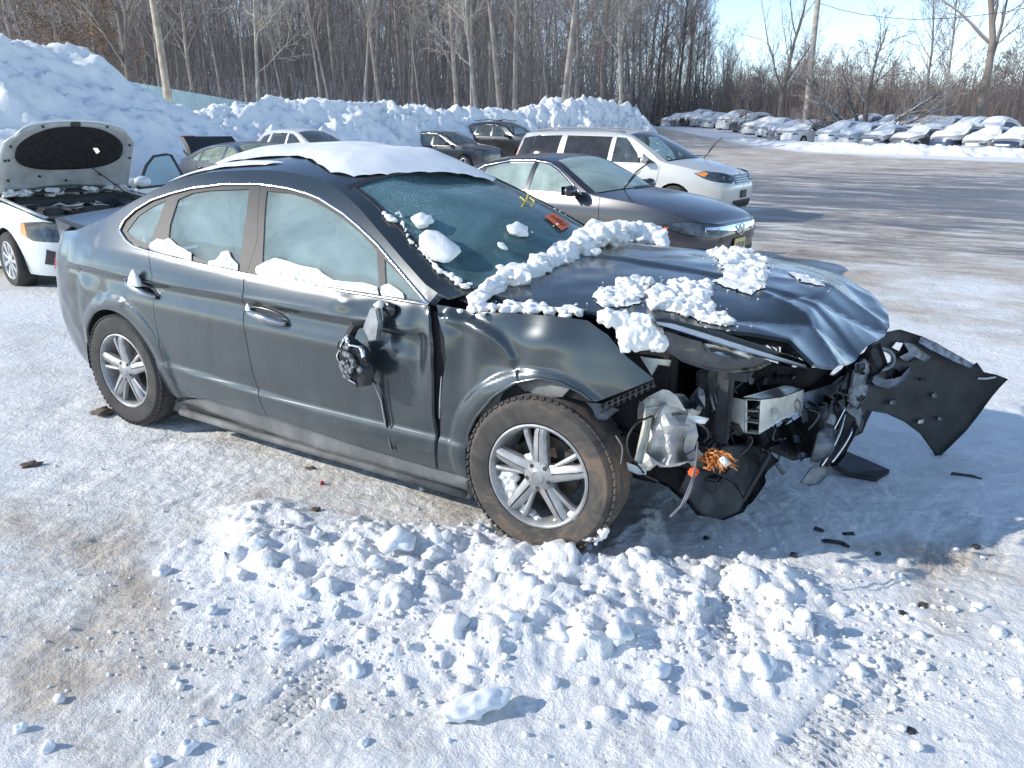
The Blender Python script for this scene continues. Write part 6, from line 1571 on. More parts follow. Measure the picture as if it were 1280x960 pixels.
FENCE = simple('pale_green_sheet_metal', (.48, .60, .60), .45, .3, 0, .15, 3)
fen = thing('sheet_metal_fence', 'pale green corrugated metal fence at the foot of the wood, left of the ridge', 'fence')
A_ = at_depth(150, 100, 31); B_ = at_depth(322, 130, 46)
for k in range(14):
    p0 = A_.lerp(B_, k/14); p1 = A_.lerp(B_, (k + .985)/14); h = 2.3; g = Geo(); nn = (p1 - p0).cross(Vector((0, 0, 1))).normalized(); V = []; m_ = 16
    for i in range(m_ + 1):
        p = p0.lerp(p1, i/m_) + nn*(.035 if (i//2) % 2 else 0); V += [p, p - Vector((0, 0, h))]
    V2 = [v + nn*-.012 for v in V]; q = len(V)
    g.add(V + V2, [(2*i, 2*i+2, 2*i+3, 2*i+1) for i in range(m_)] + [(q+2*i, q+2*i+1, q+2*i+3, q+2*i+2) for i in range(m_)] + [(2*i, q+2*i, q+2*i+2, 2*i+2) for i in range(m_)])
    g.obj('fence_panel', FENCE, fen, smooth=False)
    if k % 2 == 0: Geo().box(p0 + Vector((0, 0, -1.1)) + nn*-.06, (.09, .09, 2.45)).obj('fence_post', DARK_STEEL, fen)
WOOD = simple('weathered_pole_wood', (.40, .33, .25), .85, var=.35, nscale=3, bstr=.4, bscale=18)
WOOD2 = simple('grey_pole_wood', (.36, .32, .28), .85, var=.3, nscale=3, bstr=.4, bscale=18)
def wood_pole(name, label, pts, r0, r1, mat):
    P_ = [at_depth(*p) for p in pts]; g = Geo().tube(P_, [lerp(r0, r1, i/(len(P_)-1)) for i in range(len(P_))], 14); o = g.obj(name, mat, None, smooth=True); return tag(o, label, 'pole')
wood_pole('wooden_pole', 'leaning pale wooden pole in front of the metal fence, at the left', [(213, 150, 28), (208, 110, 28), (199, 50, 28), (190, -5, 28), (174, -110, 28)], .135, .11, WOOD)
wood_pole('utility_pole', 'wooden utility pole between snow covered cars at the right, carrying the wire', [(1005, 168, 62), (1009, 130, 62), (1016, 60, 62), (1023, -5, 62), (1031, -90, 62)], .24, .19, WOOD2)
o = Geo().tube([at_depth(*p) for p in ((1024, 4, 62), (1050, 12, 61), (1077, 18, 60), (1110, 22, 59), (1143, 24.5, 58), (1200, 22, 56), (1249, 16, 55), (1290, 9, 54), (1400, -20, 52))], .022, 5).obj('overhead_wire', BLACK, None, smooth=True)
tag(o, 'thin black wire sagging from the utility pole to the right', 'wire')

# ================================================================ TREES
def bark(name, c, var=.35, snow=0.0):
    m, nt, p = new_mat(name)
    oi = nt.nodes.new('ShaderNodeObjectInfo'); n = noise_tex(nt, 1.3, 5, .6)
    base = ramp(nt, n.outputs[0], [(.3, tuple(x*(1-var) for x in c)), (.7, tuple(min(1, x*(1+var)) for x in c))])
    rv = ramp(nt, oi.outputs['Random'], [(0, (.72, .72, .74)), (1, (1.25, 1.18, 1.1))])
    col = mixc(nt, 1.0, base.outputs[0], rv.outputs[0], 'MULTIPLY')
    if snow:
        ge = nt.nodes.new('ShaderNodeNewGeometry'); sp = nt.nodes.new('ShaderNodeSeparateXYZ'); nt.links.new(ge.outputs['Normal'], sp.inputs[0])
        n2 = noise_tex(nt, 1.2, 4); a = N(nt, 'ShaderNodeMath', operation='MULTIPLY_ADD'); nt.links.new(n2.outputs[0], a.inputs[0]); a.inputs[1].default_value = .9; nt.links.new(sp.outputs[2], a.inputs[2])
        r = ramp(nt, a.outputs[0], [(.95, 0.0), (1.08, snow)]); col = mixc(nt, r.outputs[0], col, (.85, .88, .93))
    nt.links.new(col, p.inputs['Base Color']); p.inputs['Roughness'].default_value = .9; return m
BARK = bark('hazed_grey_brown_bark', (.28, .258, .24)); BARK_SNOW = bark('snow_lined_bark', (.20, .175, .155), .3, .95)  # BARK is paled: air haze put into its colour
BARK_PALE = bark('pale_sycamore_bark', (.38, .36, .33), .35); TWIG = bark('hazed_brown_twigs', (.35, .318, .30), .25); TWIG_R = bark('reddish_twigs', (.26, .22, .205), .25)  # TWIG likewise lightened to stand in for haze over the wood
LEAF = bark('dead_oak_leaves', (.22, .145, .085), .4)
class Plant:
    def __init__(s): s.tr = Geo(); s.cr = Geo()
def grow(T, p, d, L, r, lev, maxlev, rnd, prm):
    """one branch as a bent tapering tube, then its side shoots"""
    n = prm['seg'][lev]; pts = [p.copy()]; rs = [r]; q = p.copy(); dd = d.normalized(); dirs = [dd.copy()]
    for i in range(n):
        wob = prm['wob'][lev]; dd = (dd + Vector((rnd.gauss(0, wob), rnd.gauss(0, wob), rnd.gauss(0, wob*.6) + prm['up'][lev]))).normalized()
        q = q + dd*(L/n); pts.append(q.copy()); rs.append(max(r*(1 - (i+1)/n*prm['tap'][lev]), prm['rmin'])); dirs.append(dd.copy())
    (T.tr if lev <= prm.get('trunk_levels', 0) else T.cr).tube(pts, rs, prm['sides'][lev], cap=False)
    if lev >= maxlev: return
    nb = prm['kids'][lev]; t0 = prm['start'][lev]
    for k in range(nb):
        t = t0 + (1 - t0)*(k + rnd.random())/nb; f = t*n; i = min(n-1, int(f)); b = pts[i].lerp(pts[i+1], f - i); dv = dirs[i+1]
        az = k*2.399 + rnd.uniform(-.5, .5); a = dv.cross(Vector((0, 0, 1)))
        if a.length < .05: a = Vector((1, 0, 0))
        a.normalize(); c = dv.cross(a); side = a*math.cos(az) + c*math.sin(az); ang = prm['ang'][lev]*rnd.uniform(.75, 1.25)
        nd = dv*math.cos(ang) + side*math.sin(ang); rr = max(rs[i]*prm['rr'][lev]*rnd.uniform(.8, 1.1), prm['rmin'])
        grow(T, b, nd, L*prm['lr'][lev]*rnd.uniform(.65, 1.15)*(1.15 - .55*t), rr, lev+1, maxlev, rnd, prm)
FOREST = dict(seg=[9, 5, 4, 3], wob=[.035, .11, .16, .2], up=[.02, .07, .05, .03], tap=[.86, .85, .8, .6], rmin=.011, sides=[7, 4, 3, 3], kids=[20, 8, 7, 0], start=[.32, .2, .15], ang=[.75, .65, .6], rr=[.42, .5, .6], lr=[.30, .48, .5])
def make_tree(kind, seed):
    rnd = random.Random(seed); T = Plant(); mats = (BARK, TWIG); prm = dict(FOREST)
    if kind == 'forest': H, r = rnd.uniform(15, 20), rnd.uniform(.15, .24); prm['start'] = [rnd.uniform(.28, .45), .2, .15]; prm['ang'] = [rnd.uniform(.5, .8), .6, .6]; mats = (BARK, rnd.choice([TWIG, TWIG, TWIG_R]))
    elif kind == 'pole': H, r = rnd.uniform(13, 18), .10; prm['kids'] = [13, 6, 5, 0]; prm['start'] = [.45, .2, .2]; prm['ang'] = [.55, .55, .6]; prm['lr'] = [.20, .45, .5]
    elif kind == 'small': H, r = rnd.uniform(5.5, 8), .09; prm['kids'] = [16, 8, 7, 0]; prm['start'] = [.12, .15, .1]; prm['ang'] = [.8, .7, .6]; prm['lr'] = [.48, .5, .5]; prm['wob'] = [.09, .13, .18, .2]; mats = (BARK, TWIG_R)
    elif kind == 'sycamore': H, r = 19, .16; prm['kids'] = [15, 8, 7, 0]; prm['start'] = [.28, .2, .15]; prm['ang'] = [.85, .8, .7]; prm['wob'] = [.035, .15, .2, .22]; prm['lr'] = [.26, .5, .5]; prm['rmin'] = .013; mats = (BARK_PALE, BARK_PALE)
    elif kind == 'fork': H, r = 15, .30; prm['kids'] = [9, 8, 7, 0]; prm['start'] = [.30, .2, .15]; prm['ang'] = [.60, .6, .6]; prm['lr'] = [.62, .48, .45]; prm['wob'] = [.07, .13, .17, .2]; prm['rr'] = [.58, .5, .6]; prm['seg'] = [9, 7, 5, 3]; mats = (BARK_SNOW, TWIG); prm['trunk_levels'] = 1
    elif kind == 'leafy': H, r = rnd.uniform(8, 10), .16; prm['kids'] = [18, 7, 6, 0]; prm['start'] = [.15, .15, .1]; prm['ang'] = [.85, .7, .6]; prm['lr'] = [.40, .5, .5]; mats = (BARK, TWIG_R)
    prm['seg'] = list(prm['seg']) + [3]
    if kind == 'spread':                                    # several heavy stems leaning apart from one base
        mats = (BARK_SNOW, TWIG); prm.update(seg=[9, 7, 5, 3], wob=[.10, .13, .17, .2], up=[.05, .05, .04, .03], kids=[9, 7, 6, 0], start=[.22, .15, .15], ang=[.62, .6, .6], lr=[.50, .5, .5], rr=[.55, .5, .6]); prm['trunk_levels'] = 1
        for az, tilt, L, r in ((0.1, .75, 8.0, .26), (.35, 1.15, 6.5, .22), (2.9, .55, 8.5, .26), (3.3, 1.05, 7.0, .22), (1.6, .2, 9, .24), (2.2, .6, 7, .2), (-.6, .9, 6, .2), (3.0, 1.35, 5.5, .18)):
            grow(T, Vector((0, 0, -.4)), Vector((math.cos(az)*math.sin(tilt), math.sin(az)*math.sin(tilt), math.cos(tilt))), L, r, 0, 3, rnd, prm)
    else: grow(T, Vector((0, 0, -.6)), Vector((rnd.uniform(-.05, .05), rnd.uniform(-.05, .05), 1)), H, r, 0, 3, rnd, prm)
    if kind == 'leafy':
        g = Geo(); tips = T.cr.v[::9]
        for v in tips:
            for k in range(3):
                c = Vector(v) + Vector((rnd.gauss(0, .14), rnd.gauss(0, .14), rnd.gauss(0, .12))); a = Vector((rnd.gauss(0, 1), rnd.gauss(0, 1), rnd.gauss(0, 1))).normalized()*rnd.uniform(.04, .08); b = a.cross(Vector((rnd.gauss(0, 1), rnd.gauss(0, 1), rnd.gauss(0, 1)))).normalized()*.05
                g.add([c - a, c + b, c + a, c - b], [(0, 1, 2, 3)])
        lf = bpy.data.meshes.new('leaves'); lf.from_pydata(g.v, [], g.f); lf.materials.append(LEAF)
    else: lf = None
    def me(nm, g, m):
        x = bpy.data.meshes.new(nm); x.from_pydata(g.v, [], g.f); x.materials.append(m); x.polygons.foreach_set('use_smooth', [True]*len(x.polygons)); return x
    return me('trunk', T.tr, mats[0]), me('crown', T.cr, mats[1]), lf
TREES = {}
def tree(kind, var, label, name, x, y, z, s=1.0, rz=0.0, group=None, cat='tree', sz=None):
    key = (kind, var)
    if key not in TREES: TREES[key] = make_tree(kind, hash(kind) % 97 + var*13 if False else sum(map(ord, kind)) + var*13)
    t = thing(name, label, cat, (x, y, z), rz, group); t.scale = (s, s, sz or s)
    for nm, me in zip(('trunk', 'crown', 'leaves'), TREES[key]):
        if me: o = bpy.data.objects.new(nm, me); COL.objects.link(o); o.parent = t
    return t
def hill_z(x, y):
    a, b = to_local(x, y); return float(far_rise(np.array([a]), np.array([b]))[0])
rt = random.Random(40); GRP = 'bare trees of the wood behind the snow banks'; nt_ = 0
def put(u, d, kind, var, label, name, s=1.0, group=None, rz=None, sz=None):
    p = at_depth(u, 160, d); return tree(kind, var, label, name, p.x, p.y, hill_z(p.x, p.y), s, rt.uniform(0, 6.28) if rz is None else rz, group, sz=sz)
# wood: individual trees, the nearer ones first
for k in range(210):
    u = -60 + 1010*((k*.61803) % 1) + rt.uniform(-6, 6); d = 52 + 48*((k*.7548) % 1)**.9
    if u < 170: d = max(d, 44)
    d = max(d, float(np.interp(u, [700, 790, 823, 913, 1000], [50, 90, 106, 88, 74])) + rt.uniform(0, 18)*(u > 780))
    s = rt.uniform(.82, 1.12)*max(1, d/85)
    if u > 850: s *= lerp(1.0, .60, clamp((u - 850)/90))
    if u > 935: continue
    if u > 820: s *= lerp(1.0, .62, clamp((u - 820)/110))
    kind = 'pole' if rt.random() < .42 else 'forest'
    put(u, d, kind, rt.randrange(4 if kind == 'forest' else 3), 'bare grey brown tree in the dense wood behind the snow banks', 'forest_tree', s, GRP)
for k in range(34):
    u = 930 + 380*((k*.61803) % 1); d = 72 + 26*((k*.7548) % 1)
    put(u, d, 'small', rt.randrange(3), 'low bare tree in the brown thicket behind the snow covered cars', 'thicket_tree', rt.uniform(.75, 1.1), 'low trees of the thicket at the right')
for u, d, s, lab in ((598, 53, 1.0, 'pale barked sycamore left of the middle of the wood, crooked white limbs'), (776, 58, 1.05, 'tall white sycamore in the wood above the minivan'), (322, 50, .9, 'pale forked tree in the wood, right of the leaning pole')):
    put(u, d, 'sycamore', int(u) % 3, lab, 'sycamore_tree', s)
put(1082, 60, 'spread', 0, 'wide bare tree with many leaning snow lined stems, right of the utility pole', 'spreading_tree', .98, rz=CAM_YAW*-1 + 0.0)
put(1222, 60, 'fork', 1, 'big bare tree with a forked trunk at the right edge', 'large_tree', 1.25, rz=1.2)
put(1178, 66, 'forest', 1, 'tall thin bare tree just left of the big forked tree', 'slender_tree', .95)
put(1150, 70, 'forest', 2, 'slender dark tree between the wide tree and the big forked tree', 'slender_tree', .80)
put(975, 68, 'fork', 3, 'bare dark tree standing alone left of the utility pole', 'lone_tree', .80, rz=.4)
put(1265, 74, 'forest', 0, 'bare tree at the far right edge beyond the forked tree', 'slender_tree', .66)
put(15, 40, 'fork', 5, 'dark heavy trunk at the left edge above the snow slope', 'dark_tree', 1.0, rz=2.0)
put(165, 44, 'fork', 6, 'dark crooked tree left of the leaning pole', 'dark_tree', .9, rz=4.0)
for i, (u, d, s) in enumerate(((95, 46, .95), (135, 50, 1.1))):
    put(u, d, 'leafy', i, ['bushy oak keeping brown leaves, above the left snow slope', 'second brown leaved oak, nearer the leaning pole'][i], 'oak_tree', s)
# brush at the foot of the wood, and the wood fading behind: masses nobody could count
def brush(name, n, us, ds, hs, mat, seed, label, cat, rad=(.012, .03), kids=3):
    rnd = random.Random(seed); g = Geo()
    for k in range(n):
        u = rnd.uniform(*us); d = rnd.uniform(*ds); d = max(d, float(np.interp(u, [700, 790, 823, 913, 1000, 1276, 1420], [50, 95, 108, 90, 74, 62, 56])) + rnd.uniform(0, 14)); p = at_depth(u, 160, d); z = hill_z(p.x, p.y) - .2; h = rnd.uniform(*hs)*(.6 + .8*noise.noise(Vector((p.x*.12, p.y*.12, seed))) + .3); h = max(h, .8)
        if hs[1] > 10: h *= float(np.interp(u, [780, 850, 930], [1, .62, .32]))
        b = Vector((p.x, p.y, z)); lean = Vector((rnd.gauss(0, .18), rnd.gauss(0, .18), 1)); r = rnd.uniform(*rad); P_ = [b, b + lean*h*.5 + Vector((rnd.gauss(0, .1), rnd.gauss(0, .1), 0)), b + lean*h]
        g.tube(P_, [r, r*.7, r*.3], 3, cap=False)
        for j in range(kids):
            q = P_[0].lerp(P_[2], rnd.uniform(.25, .9)); e = q + Vector((rnd.gauss(0, .35), rnd.gauss(0, .35), rnd.uniform(.3, .9)))*h*.22; g.tube([q, e], [r*.5, r*.25], 3, cap=False)
    me = bpy.data.meshes.new(name); me.from_pydata(g.v, [], g.f); o = link(name, me, mat, None, True, 'stuff'); return tag(o, label, cat)
brush('brushwood', 9500, (-120, 1000), (60, 96), (2, 9), TWIG, 5, 'tangle of thin saplings and brush at the foot of the wood', 'brush')
brush('brushwood', 9000, (900, 1420), (66, 100), (2.5, 5.5), TWIG_R, 6, 'brown thicket behind the snow covered cars at the right', 'brush')
brush('distant_wood', 5200, (-150, 930), (100, 130), (9, 22), TWIG, 8, 'far depth of the wood, trunks too many to count', 'woods', (.02, .055), 6)
brush('distant_wood', 2200, (860, 1450), (110, 145), (4, 8), TWIG, 9, 'low far tree line at the right under the sky', 'woods', (.04, .09), 5)

# ================================================================ ROW OF SNOW COVERED CARS
SNOW_CAP = snow_mat('car_snow_cap', (.90, .90, .875), .2, 3)
def snow_cap(root, sp, depth, seed, cover=(.0, 1.0), drape=.10):
    B = Body(sp['xf'], sp['xr'], sp['w'], sp['ze'], sp['crown'], sp.get('n', 5.0), sp.get('bow')); X0, X1 = sp['ze'][0][0], sp['ze'][-1][0]
    g0, g1 = lerp(X0, X1, cover[0]), lerp(X0, X1, cover[1])
    ng, nt = 34, 16; V = []
    for i in range(ng+1):
        g = lerp(g0, g1, i/ng)
        for j in range(nt+1):
            t = lerp(-1, 1, j/nt); p = Vector(B.T(clamp(g, X0+.02, X1-.02), t*.99)); e = min(1, (1-abs(t))*4)*sstep(0, .10, i/ng)*sstep(0, .08, 1-i/ng)
            k = depth*(.35 + .65*e**.5)*(1 + .35*noise.noise(Vector((g*1.2, t*1.5, seed)))) ; q = p + Vector((0, (.04 if t > 0 else -.04)*(abs(t)**3), k)); V.append(q)
    m = nt+1; Fc = [(i*m+j, (i+1)*m+j, (i+1)*m+j+1, i*m+j+1) for i in range(ng) for j in range(nt)]
    ring = [i*m for i in range(ng+1)] + [ng*m+j for j in range(1, m)] + [i*m+nt for i in range(ng-1, -1, -1)] + [j for j in range(nt-1, 0, -1)]; b = len(V)
    for n_, i in enumerate(ring): dr = 1.9*drape*(.4 + 1.2*abs(noise.noise(Vector((V[i].x*1.3, V[i].y*2, seed + 4))))) + depth*.5; V.append(V[i] - Vector((0, 0, dr)))
    Fc += [(ring[k], ring[(k+1) % len(ring)], b + (k+1) % len(ring), b + k) for k in range(len(ring))]
    return mk('snow_cap', V, Fc, SNOW_CAP, root)
ROWSED = dict(CIVIC); ROWSED.pop('front_extra'); ROWSED['headlight'] = [(.60, .74), (.88, .715), (1.16, .675), (1.13, .60), (.72, .60)]; ROWSED.pop('taillight')
ROWSUV = dict(WSUV); ROWSUV.pop('taillight')
rowc = [(836, 'sed', 'dark'), (860, 'sed', 'silver'), (893, 'suv', 'white'), (962, 'sed', 'grey'), (823, 'sed', 'white'), (846, 'suv', 'black'), (874, 'sed', 'white'), (913, 'suv', 'dark'), (928, 'sed', 'white'), (946, 'sed', 'white'), (980, 'suv', 'white'), (1024, 'suv', 'white'), (1052, 'sed', 'white'), (1082, 'sed', 'silver'), (1122, 'sed', 'dark'), (1172, 'suv', 'navy'), (1214, 'sed', 'grey'), (1252, 'sed', 'navy'), (1286, 'sed', 'black')]
ROWPAINT = dict(silver=paint('row_silver', (.40, .41, .42), .6, .3, .2), black=NEARBLACK, white=WHITE, dark=paint('row_dark', (.10, .11, .12), .4, .3, .4), navy=paint('row_navy', (.02, .04, .10), .4, .3, .2), grey=paint('row_grey', (.30, .31, .32), .5, .3, .2))
RLAB = ['small dark car under snow near the left end of the row', 'silver car under snow at the left, between two darker ones', 'white crossover under snow in the far left third of the row', 'grey car under snow squeezed in just left of the white crossover', 'half buried white car, furthest left of the snow covered row', 'snow covered black car second from the left end of the row', 'low white car under snow in the left half of the row', 'dark car under a long snow cap left of the utility pole', 'small white car nosing out of snow beside the dark long car', 'white sedan under snow, two left of the white crossover', 'white crossover under snow just left of the utility pole', 'white crossover with clear blue tinted side windows, right of the pole', 'white sedan wholly under a smooth mound of snow', 'silver sedan with its headlamp and wheel showing under snow', 'dark sedan under snow, nose showing left of the navy crossover', 'navy crossover with a deep snow cap, biggest in the row', 'grey sedan buried in snow right of the navy crossover', 'blue sedan under snow at the right of the row', 'black car cut off at the right edge of the row']
GLASS_BLUE = glass('sky_blue_side_glass', (.35, .5, .6), .05, (.5, .6, .7)); GLASS_DK = glass('dark_row_glass', (.10, .12, .14), .15, (.5, .55, .6))
def row_pos(u):
    d = float(np.interp(u, [823, 1000, 1276], [95, 59, 48])); p = at_depth(u, 160, d); return p.x, p.y
rr_ = random.Random(9)
for i, (u, kind, pc) in enumerate(rowc):
    x, y = row_pos(u + 14); a, b = to_local(x, y); z = ground_z(x, y) - rr_.uniform(.10, .22)
    sp = ROWSUV if kind == 'suv' else ROWSED; big_ = 1.0
    t = thing('snow_covered_car', RLAB[i], 'car', (x, y, z), math.radians(-118 + rr_.uniform(-6, 6)), 'snow covered cars parked in a row at the wood edge')
    build_car(t, sp, ROWPAINT[pc], 0, interior=False, glassm=GLASS_BLUE if i == 11 else GLASS_DK)
    Geo().box((-1.6, 0, .85), (2.6, 1.4, .5)).obj('cabin', FABRIC_DK, t)
    snow_cap(t, sp, [.30, .30, .32, .32, .28, .30, .24, .22, .2, .22, .24, .22, .36, .26, .26, .32, .30, .30, .26][i], i*3.3, (.02, 1.0) if i not in (13, 17) else (.02, .93), [.1, .1, .12, .12, .10, .15, .2, .10, .15, .15, .10, .05, .55, .10, .25, .12, .30, .22, .25][i])
# second row: only snow capped roofs show
for i, u in enumerate((1105, 1145, 1168, 1196, 1226, 1262, 1300)):
    x, y = row_pos(u); a, b = to_local(x, y); x, y = to_world(a + 1.2, b + 8); sp = ROWSUV if i % 2 else ROWSED
    t = thing('snow_covered_car', ['leftmost snow capped roof of the second row', 'second snow capped roof from the left in the second row', 'third snow capped roof from the left in the second row', 'middle snow capped roof of the second row', 'third snow capped roof from the right in the second row', 'second snow capped roof from the right in the second row', 'rightmost snow capped roof of the second row, cut by the picture edge'][i], 'car', (x, y, hill_z(x, y) + (.25 if i % 2 else .45)), math.radians(-118), 'second row of snow covered cars')
    build_car(t, sp, ROWPAINT[['grey', 'white', 'black', 'silver'][i % 4]], 0, interior=False, glassm=GLASS_DK); snow_cap(t, sp, .26, 60 + i*2.1, (.02, 1.0), .08)

# ================================================================ SNOW ON THE WRECK
def merge_lumps(o, vox=.005, it=2):
    m = o.modifiers.new('merge', 'REMESH'); m.mode = 'VOXEL'; m.voxel_size = vox; m.use_smooth_shade = True
    s = o.modifiers.new('soften', 'SMOOTH'); s.factor = .5; s.iterations = it*7
    return o
def snow_sheet(name, label, poly, f, height, step=.02, mat=None, seed=0.0, edge=.06, lump=.5, fr=14.0, parent=None, cat='snow'):
    """loose snow lying on a surface: thickness grows from the rim inwards, with lumps"""
    P_ = resample(poly, step*1.2); arr = np.array(P_)
    def g(a, b):
        d = float(np.sqrt(((arr - (a, b))**2).sum(1).min())); base = Vector(f(a, b)); k = min(1, d/edge)
        h = height*(k**.6)*(1 + lump*(noise.noise(Vector((base.x*fr, base.y*fr, seed))) + .6*noise.noise(Vector((base.x*fr*2.3, base.y*fr*2.3, seed)))))
        return (base.x, base.y, base.z + .004 + max(0, h))
    o = panel(name, poly, g, step, mat or SNOW, parent, hem=0)
    if label: tag(o, label, cat)
    return o
def roof_f(g_, t_): return HERO.T(g_, clamp(t_, -.99, .99))
cap = [(-2.45, -.62), (-2.32, -.78), (-2.2, -.66), (-1.95, -.55), (-1.80, -.62), (-1.66, -.74), (-1.50, -.86), (-1.38, -.78), (-1.31, -.52), (-1.25, -.12), (-1.20, .15), (-1.10, .42), (-1.12, .60), (-1.32, .80), (-1.6, .90), (-2.1, .92), (-2.45, .7), (-2.5, .2), (-2.5, -.2)]
snow_sheet('roof_snow', 'smooth thick slab of snow lying across the roof of the wrecked sedan', cap, roof_f, .040, .03, SNOW_ROOF, 2.0, .30, .35, 3.2)
thin = [(-2.75, -.86), (-2.3, -.93), (-1.95, -.88), (-1.86, -.80), (-2.1, -.72), (-2.5, -.80)]
snow_sheet('roof_snow', 'thin strip of snow along the near roof edge of the wrecked sedan', thin, roof_f, .012, .03, SNOW_ROOF, 5.0, .12, .3, 6)
# points on hood / screen seen at photo pixels
def hood_px(u, v):
    z = 1.05
    for _ in range(25):
        p = on_z(u, v, z); z = .5*z + .5*hood_z(p.x, p.y)
    return (p.x, p.y)
def clods_on(name, label, px, n, r0, r1, seed, f, to_chart, sheet_h=.010, flatk=.8, dots=14, parent=None):
    poly = [to_chart(*p) for p in px]; rnd = random.Random(seed)
    poly = [(a + .020*noise.noise(Vector((a*38, b*38, seed))) + .010*noise.noise(Vector((a*90, b*90, seed))), b + .020*noise.noise(Vector((a*38, b*38, seed + 9))) + .010*noise.noise(Vector((a*90, b*90, seed + 7)))) for a, b in resample(poly, .012)]
    base = snow_sheet(name, label, poly, f, sheet_h, .014, SNOW, seed, .03, .7, 26, parent)
    cx = np.array(poly); lo, hi = cx.min(0), cx.max(0); g = Geo(); k = 0; inner = poly; tries = 0
    while k < n and tries < n*40:
        tries += 1; a, b = rnd.uniform(lo[0], hi[0]), rnd.uniform(lo[1], hi[1])
        if not inside((a, b), inner): continue
        k += 1; r = lerp(r0*.6, r1, rnd.random()**3.2); v_, f_ = rock(rnd.uniform(0, 60), r, 2, .55, (1, rnd.uniform(.7, 1.2), flatk), 2.3); p = Vector(f(a, b)); g.add([Vector(v) + p + Vector((0, 0, sheet_h*.7 + r*.35)) for v in v_], f_)
    for k in range(dots*6):
        i = rnd.randrange(len(poly)); a = poly[i][0] + rnd.gauss(0, .045); b = poly[i][1] + rnd.gauss(0, .045); r = .0018 + .006*rnd.random()**3; v_, f_ = rock(rnd.uniform(0, 60), r, 1, .2); g.add([Vector(v) + Vector(f(a, b)) + Vector((0, 0, r*.5)) for v in v_], f_)
    o = merge_lumps(g.obj('clods', SNOW, base, smooth=True), .0042, 1); o['kind'] = 'stuff'; return base
def screen_chart(u, v): return screen_px(u, v)
SC_ = lambda a, b: HERO.T(clamp(a, -1.3, -.45), b) if a < -.47 else (lambda p: (p[0], p[1], p[2]))(HERO.T(-.47, b))
clods_on('bonnet_snow', 'loose clods of snow on the near rear part of the bonnet', [(740, 372), (757, 362), (785, 352), (800, 347), (810, 352), (808, 362), (802, 380), (780, 384), (755, 386)], 130, .006, .030, 11, HF, hood_px)
clods_on('bonnet_snow', 'loose heap of snow beside the headlamp, in the middle of the bonnet', [(807, 376), (820, 368), (840, 356), (880, 356), (892, 367), (890, 382), (902, 395), (918, 407), (895, 408), (860, 396), (815, 386)], 260, .006, .034, 12, HF, hood_px, dots=40)
clods_on('bonnet_snow', 'heap of snow on the far front part of the bonnet', [(890, 352), (905, 345), (902, 332), (885, 318), (925, 314), (947, 322), (962, 336), (958, 358), (940, 370), (915, 362)], 220, .006, .034, 13, HF, hood_px, dots=30)
clods_on('bonnet_snow', 'thin scatter of snow along the far edge of the bonnet', [(985, 340), (1010, 345), (1030, 358), (1000, 352)], 10, .005, .012, 17, HF, hood_px, .006)
# cowl heap along the foot of the screen
hp = [hood_px(*p) for p in [(606, 374), (640, 358), (655, 350), (700, 333), (740, 318), (790, 318), (822, 310), (828, 296), (802, 290), (770, 300), (740, 305), (690, 322), (655, 338), (620, 358)]]
def cowl_f(a, b): return (a, b, max(hood_z(max(a, -.5), b), 1.02 + .3*max(0, -.42 - a)))
def cowl_clods(name, label, px, n, r0, r1, seed, lift=0.0):
    rnd = random.Random(seed); g = Geo(); P_ = []
    for i in range(len(px) - 1):
        for k in range(12): P_.append((lerp(px[i][0], px[i+1][0], k/12), lerp(px[i][1], px[i+1][1], k/12), lerp(px[i][2], px[i+1][2], k/12)))
    for k in range(n):
        u, v, w = P_[rnd.randrange(len(P_))]; a, b = hood_px(u, v); r = lerp(r0, r1, rnd.random()**2.4)*(.6 + w*.6); v_, f_ = rock(rnd.uniform(0, 60), r, 2, .5, (1, 1, .85), 2.2)
        p = Vector((a + rnd.gauss(0, .03*w), b + rnd.gauss(0, .035), hood_z(a, b) + lift + rnd.uniform(-.01, .055)*w)); g.add([Vector(q) + p for q in v_], f_)
    return tag(merge_lumps(g.obj(name, SNOW, None, smooth=True), .0055, 1), label, 'snow')
cowl_clods('cowl_snow', 'bank of snow clods piled along the foot of the windscreen, highest at the far side', [(600, 373, .5), (640, 352, .8), (660, 345, .7), (690, 328, .8), (715, 318, 1.0), (740, 310, 1.3), (765, 303, 1.5), (790, 300, 1.5), (815, 300, 1.0), (830, 305, .6)], 620, .008, .046, 31)
cowl_clods('cowl_snow', 'narrow strip of snow in the gap between bonnet and fender', [(592, 380, .4), (640, 381, .4), (690, 384, .45), (732, 386, .35)], 340, .008, .024, 32, -.02)
# heap that slid off the bonnet corner over the lamp
rnd = random.Random(8); g = Geo()
slab = [(745, 392), (780, 394), (812, 397), (822, 412), (830, 432), (800, 440), (778, 434), (772, 425), (777, 410), (755, 402)]
k = 0
while k < 240:
    u, v = rnd.uniform(740, 836), rnd.uniform(388, 444)
    if not inside((u, v), slab): continue
    k += 1; p = at_depth(u, v, 2.93 + .03*rnd.random() - .015*clamp((v - 395)/50)); r = lerp(.006, .030, rnd.random()**2.4); v_, f_ = rock(rnd.uniform(0, 60), r, 2, .5, (1, 1, 1), 2.2); g.add([Vector(q) + p for q in v_], f_)
tag(merge_lumps(g.obj('lamp_snow', SNOW, None, smooth=True), .0045, 1), 'clump of snow caked over the near headlamp corner', 'snow')
for i, (u, v, r) in enumerate(((850, 418, .006), (862, 425, .005), (845, 430, .005), (872, 440, .005), (855, 436, .004), (838, 424, .006), (846, 440, .004), (868, 450, .005), (880, 455, .004))):
    pass
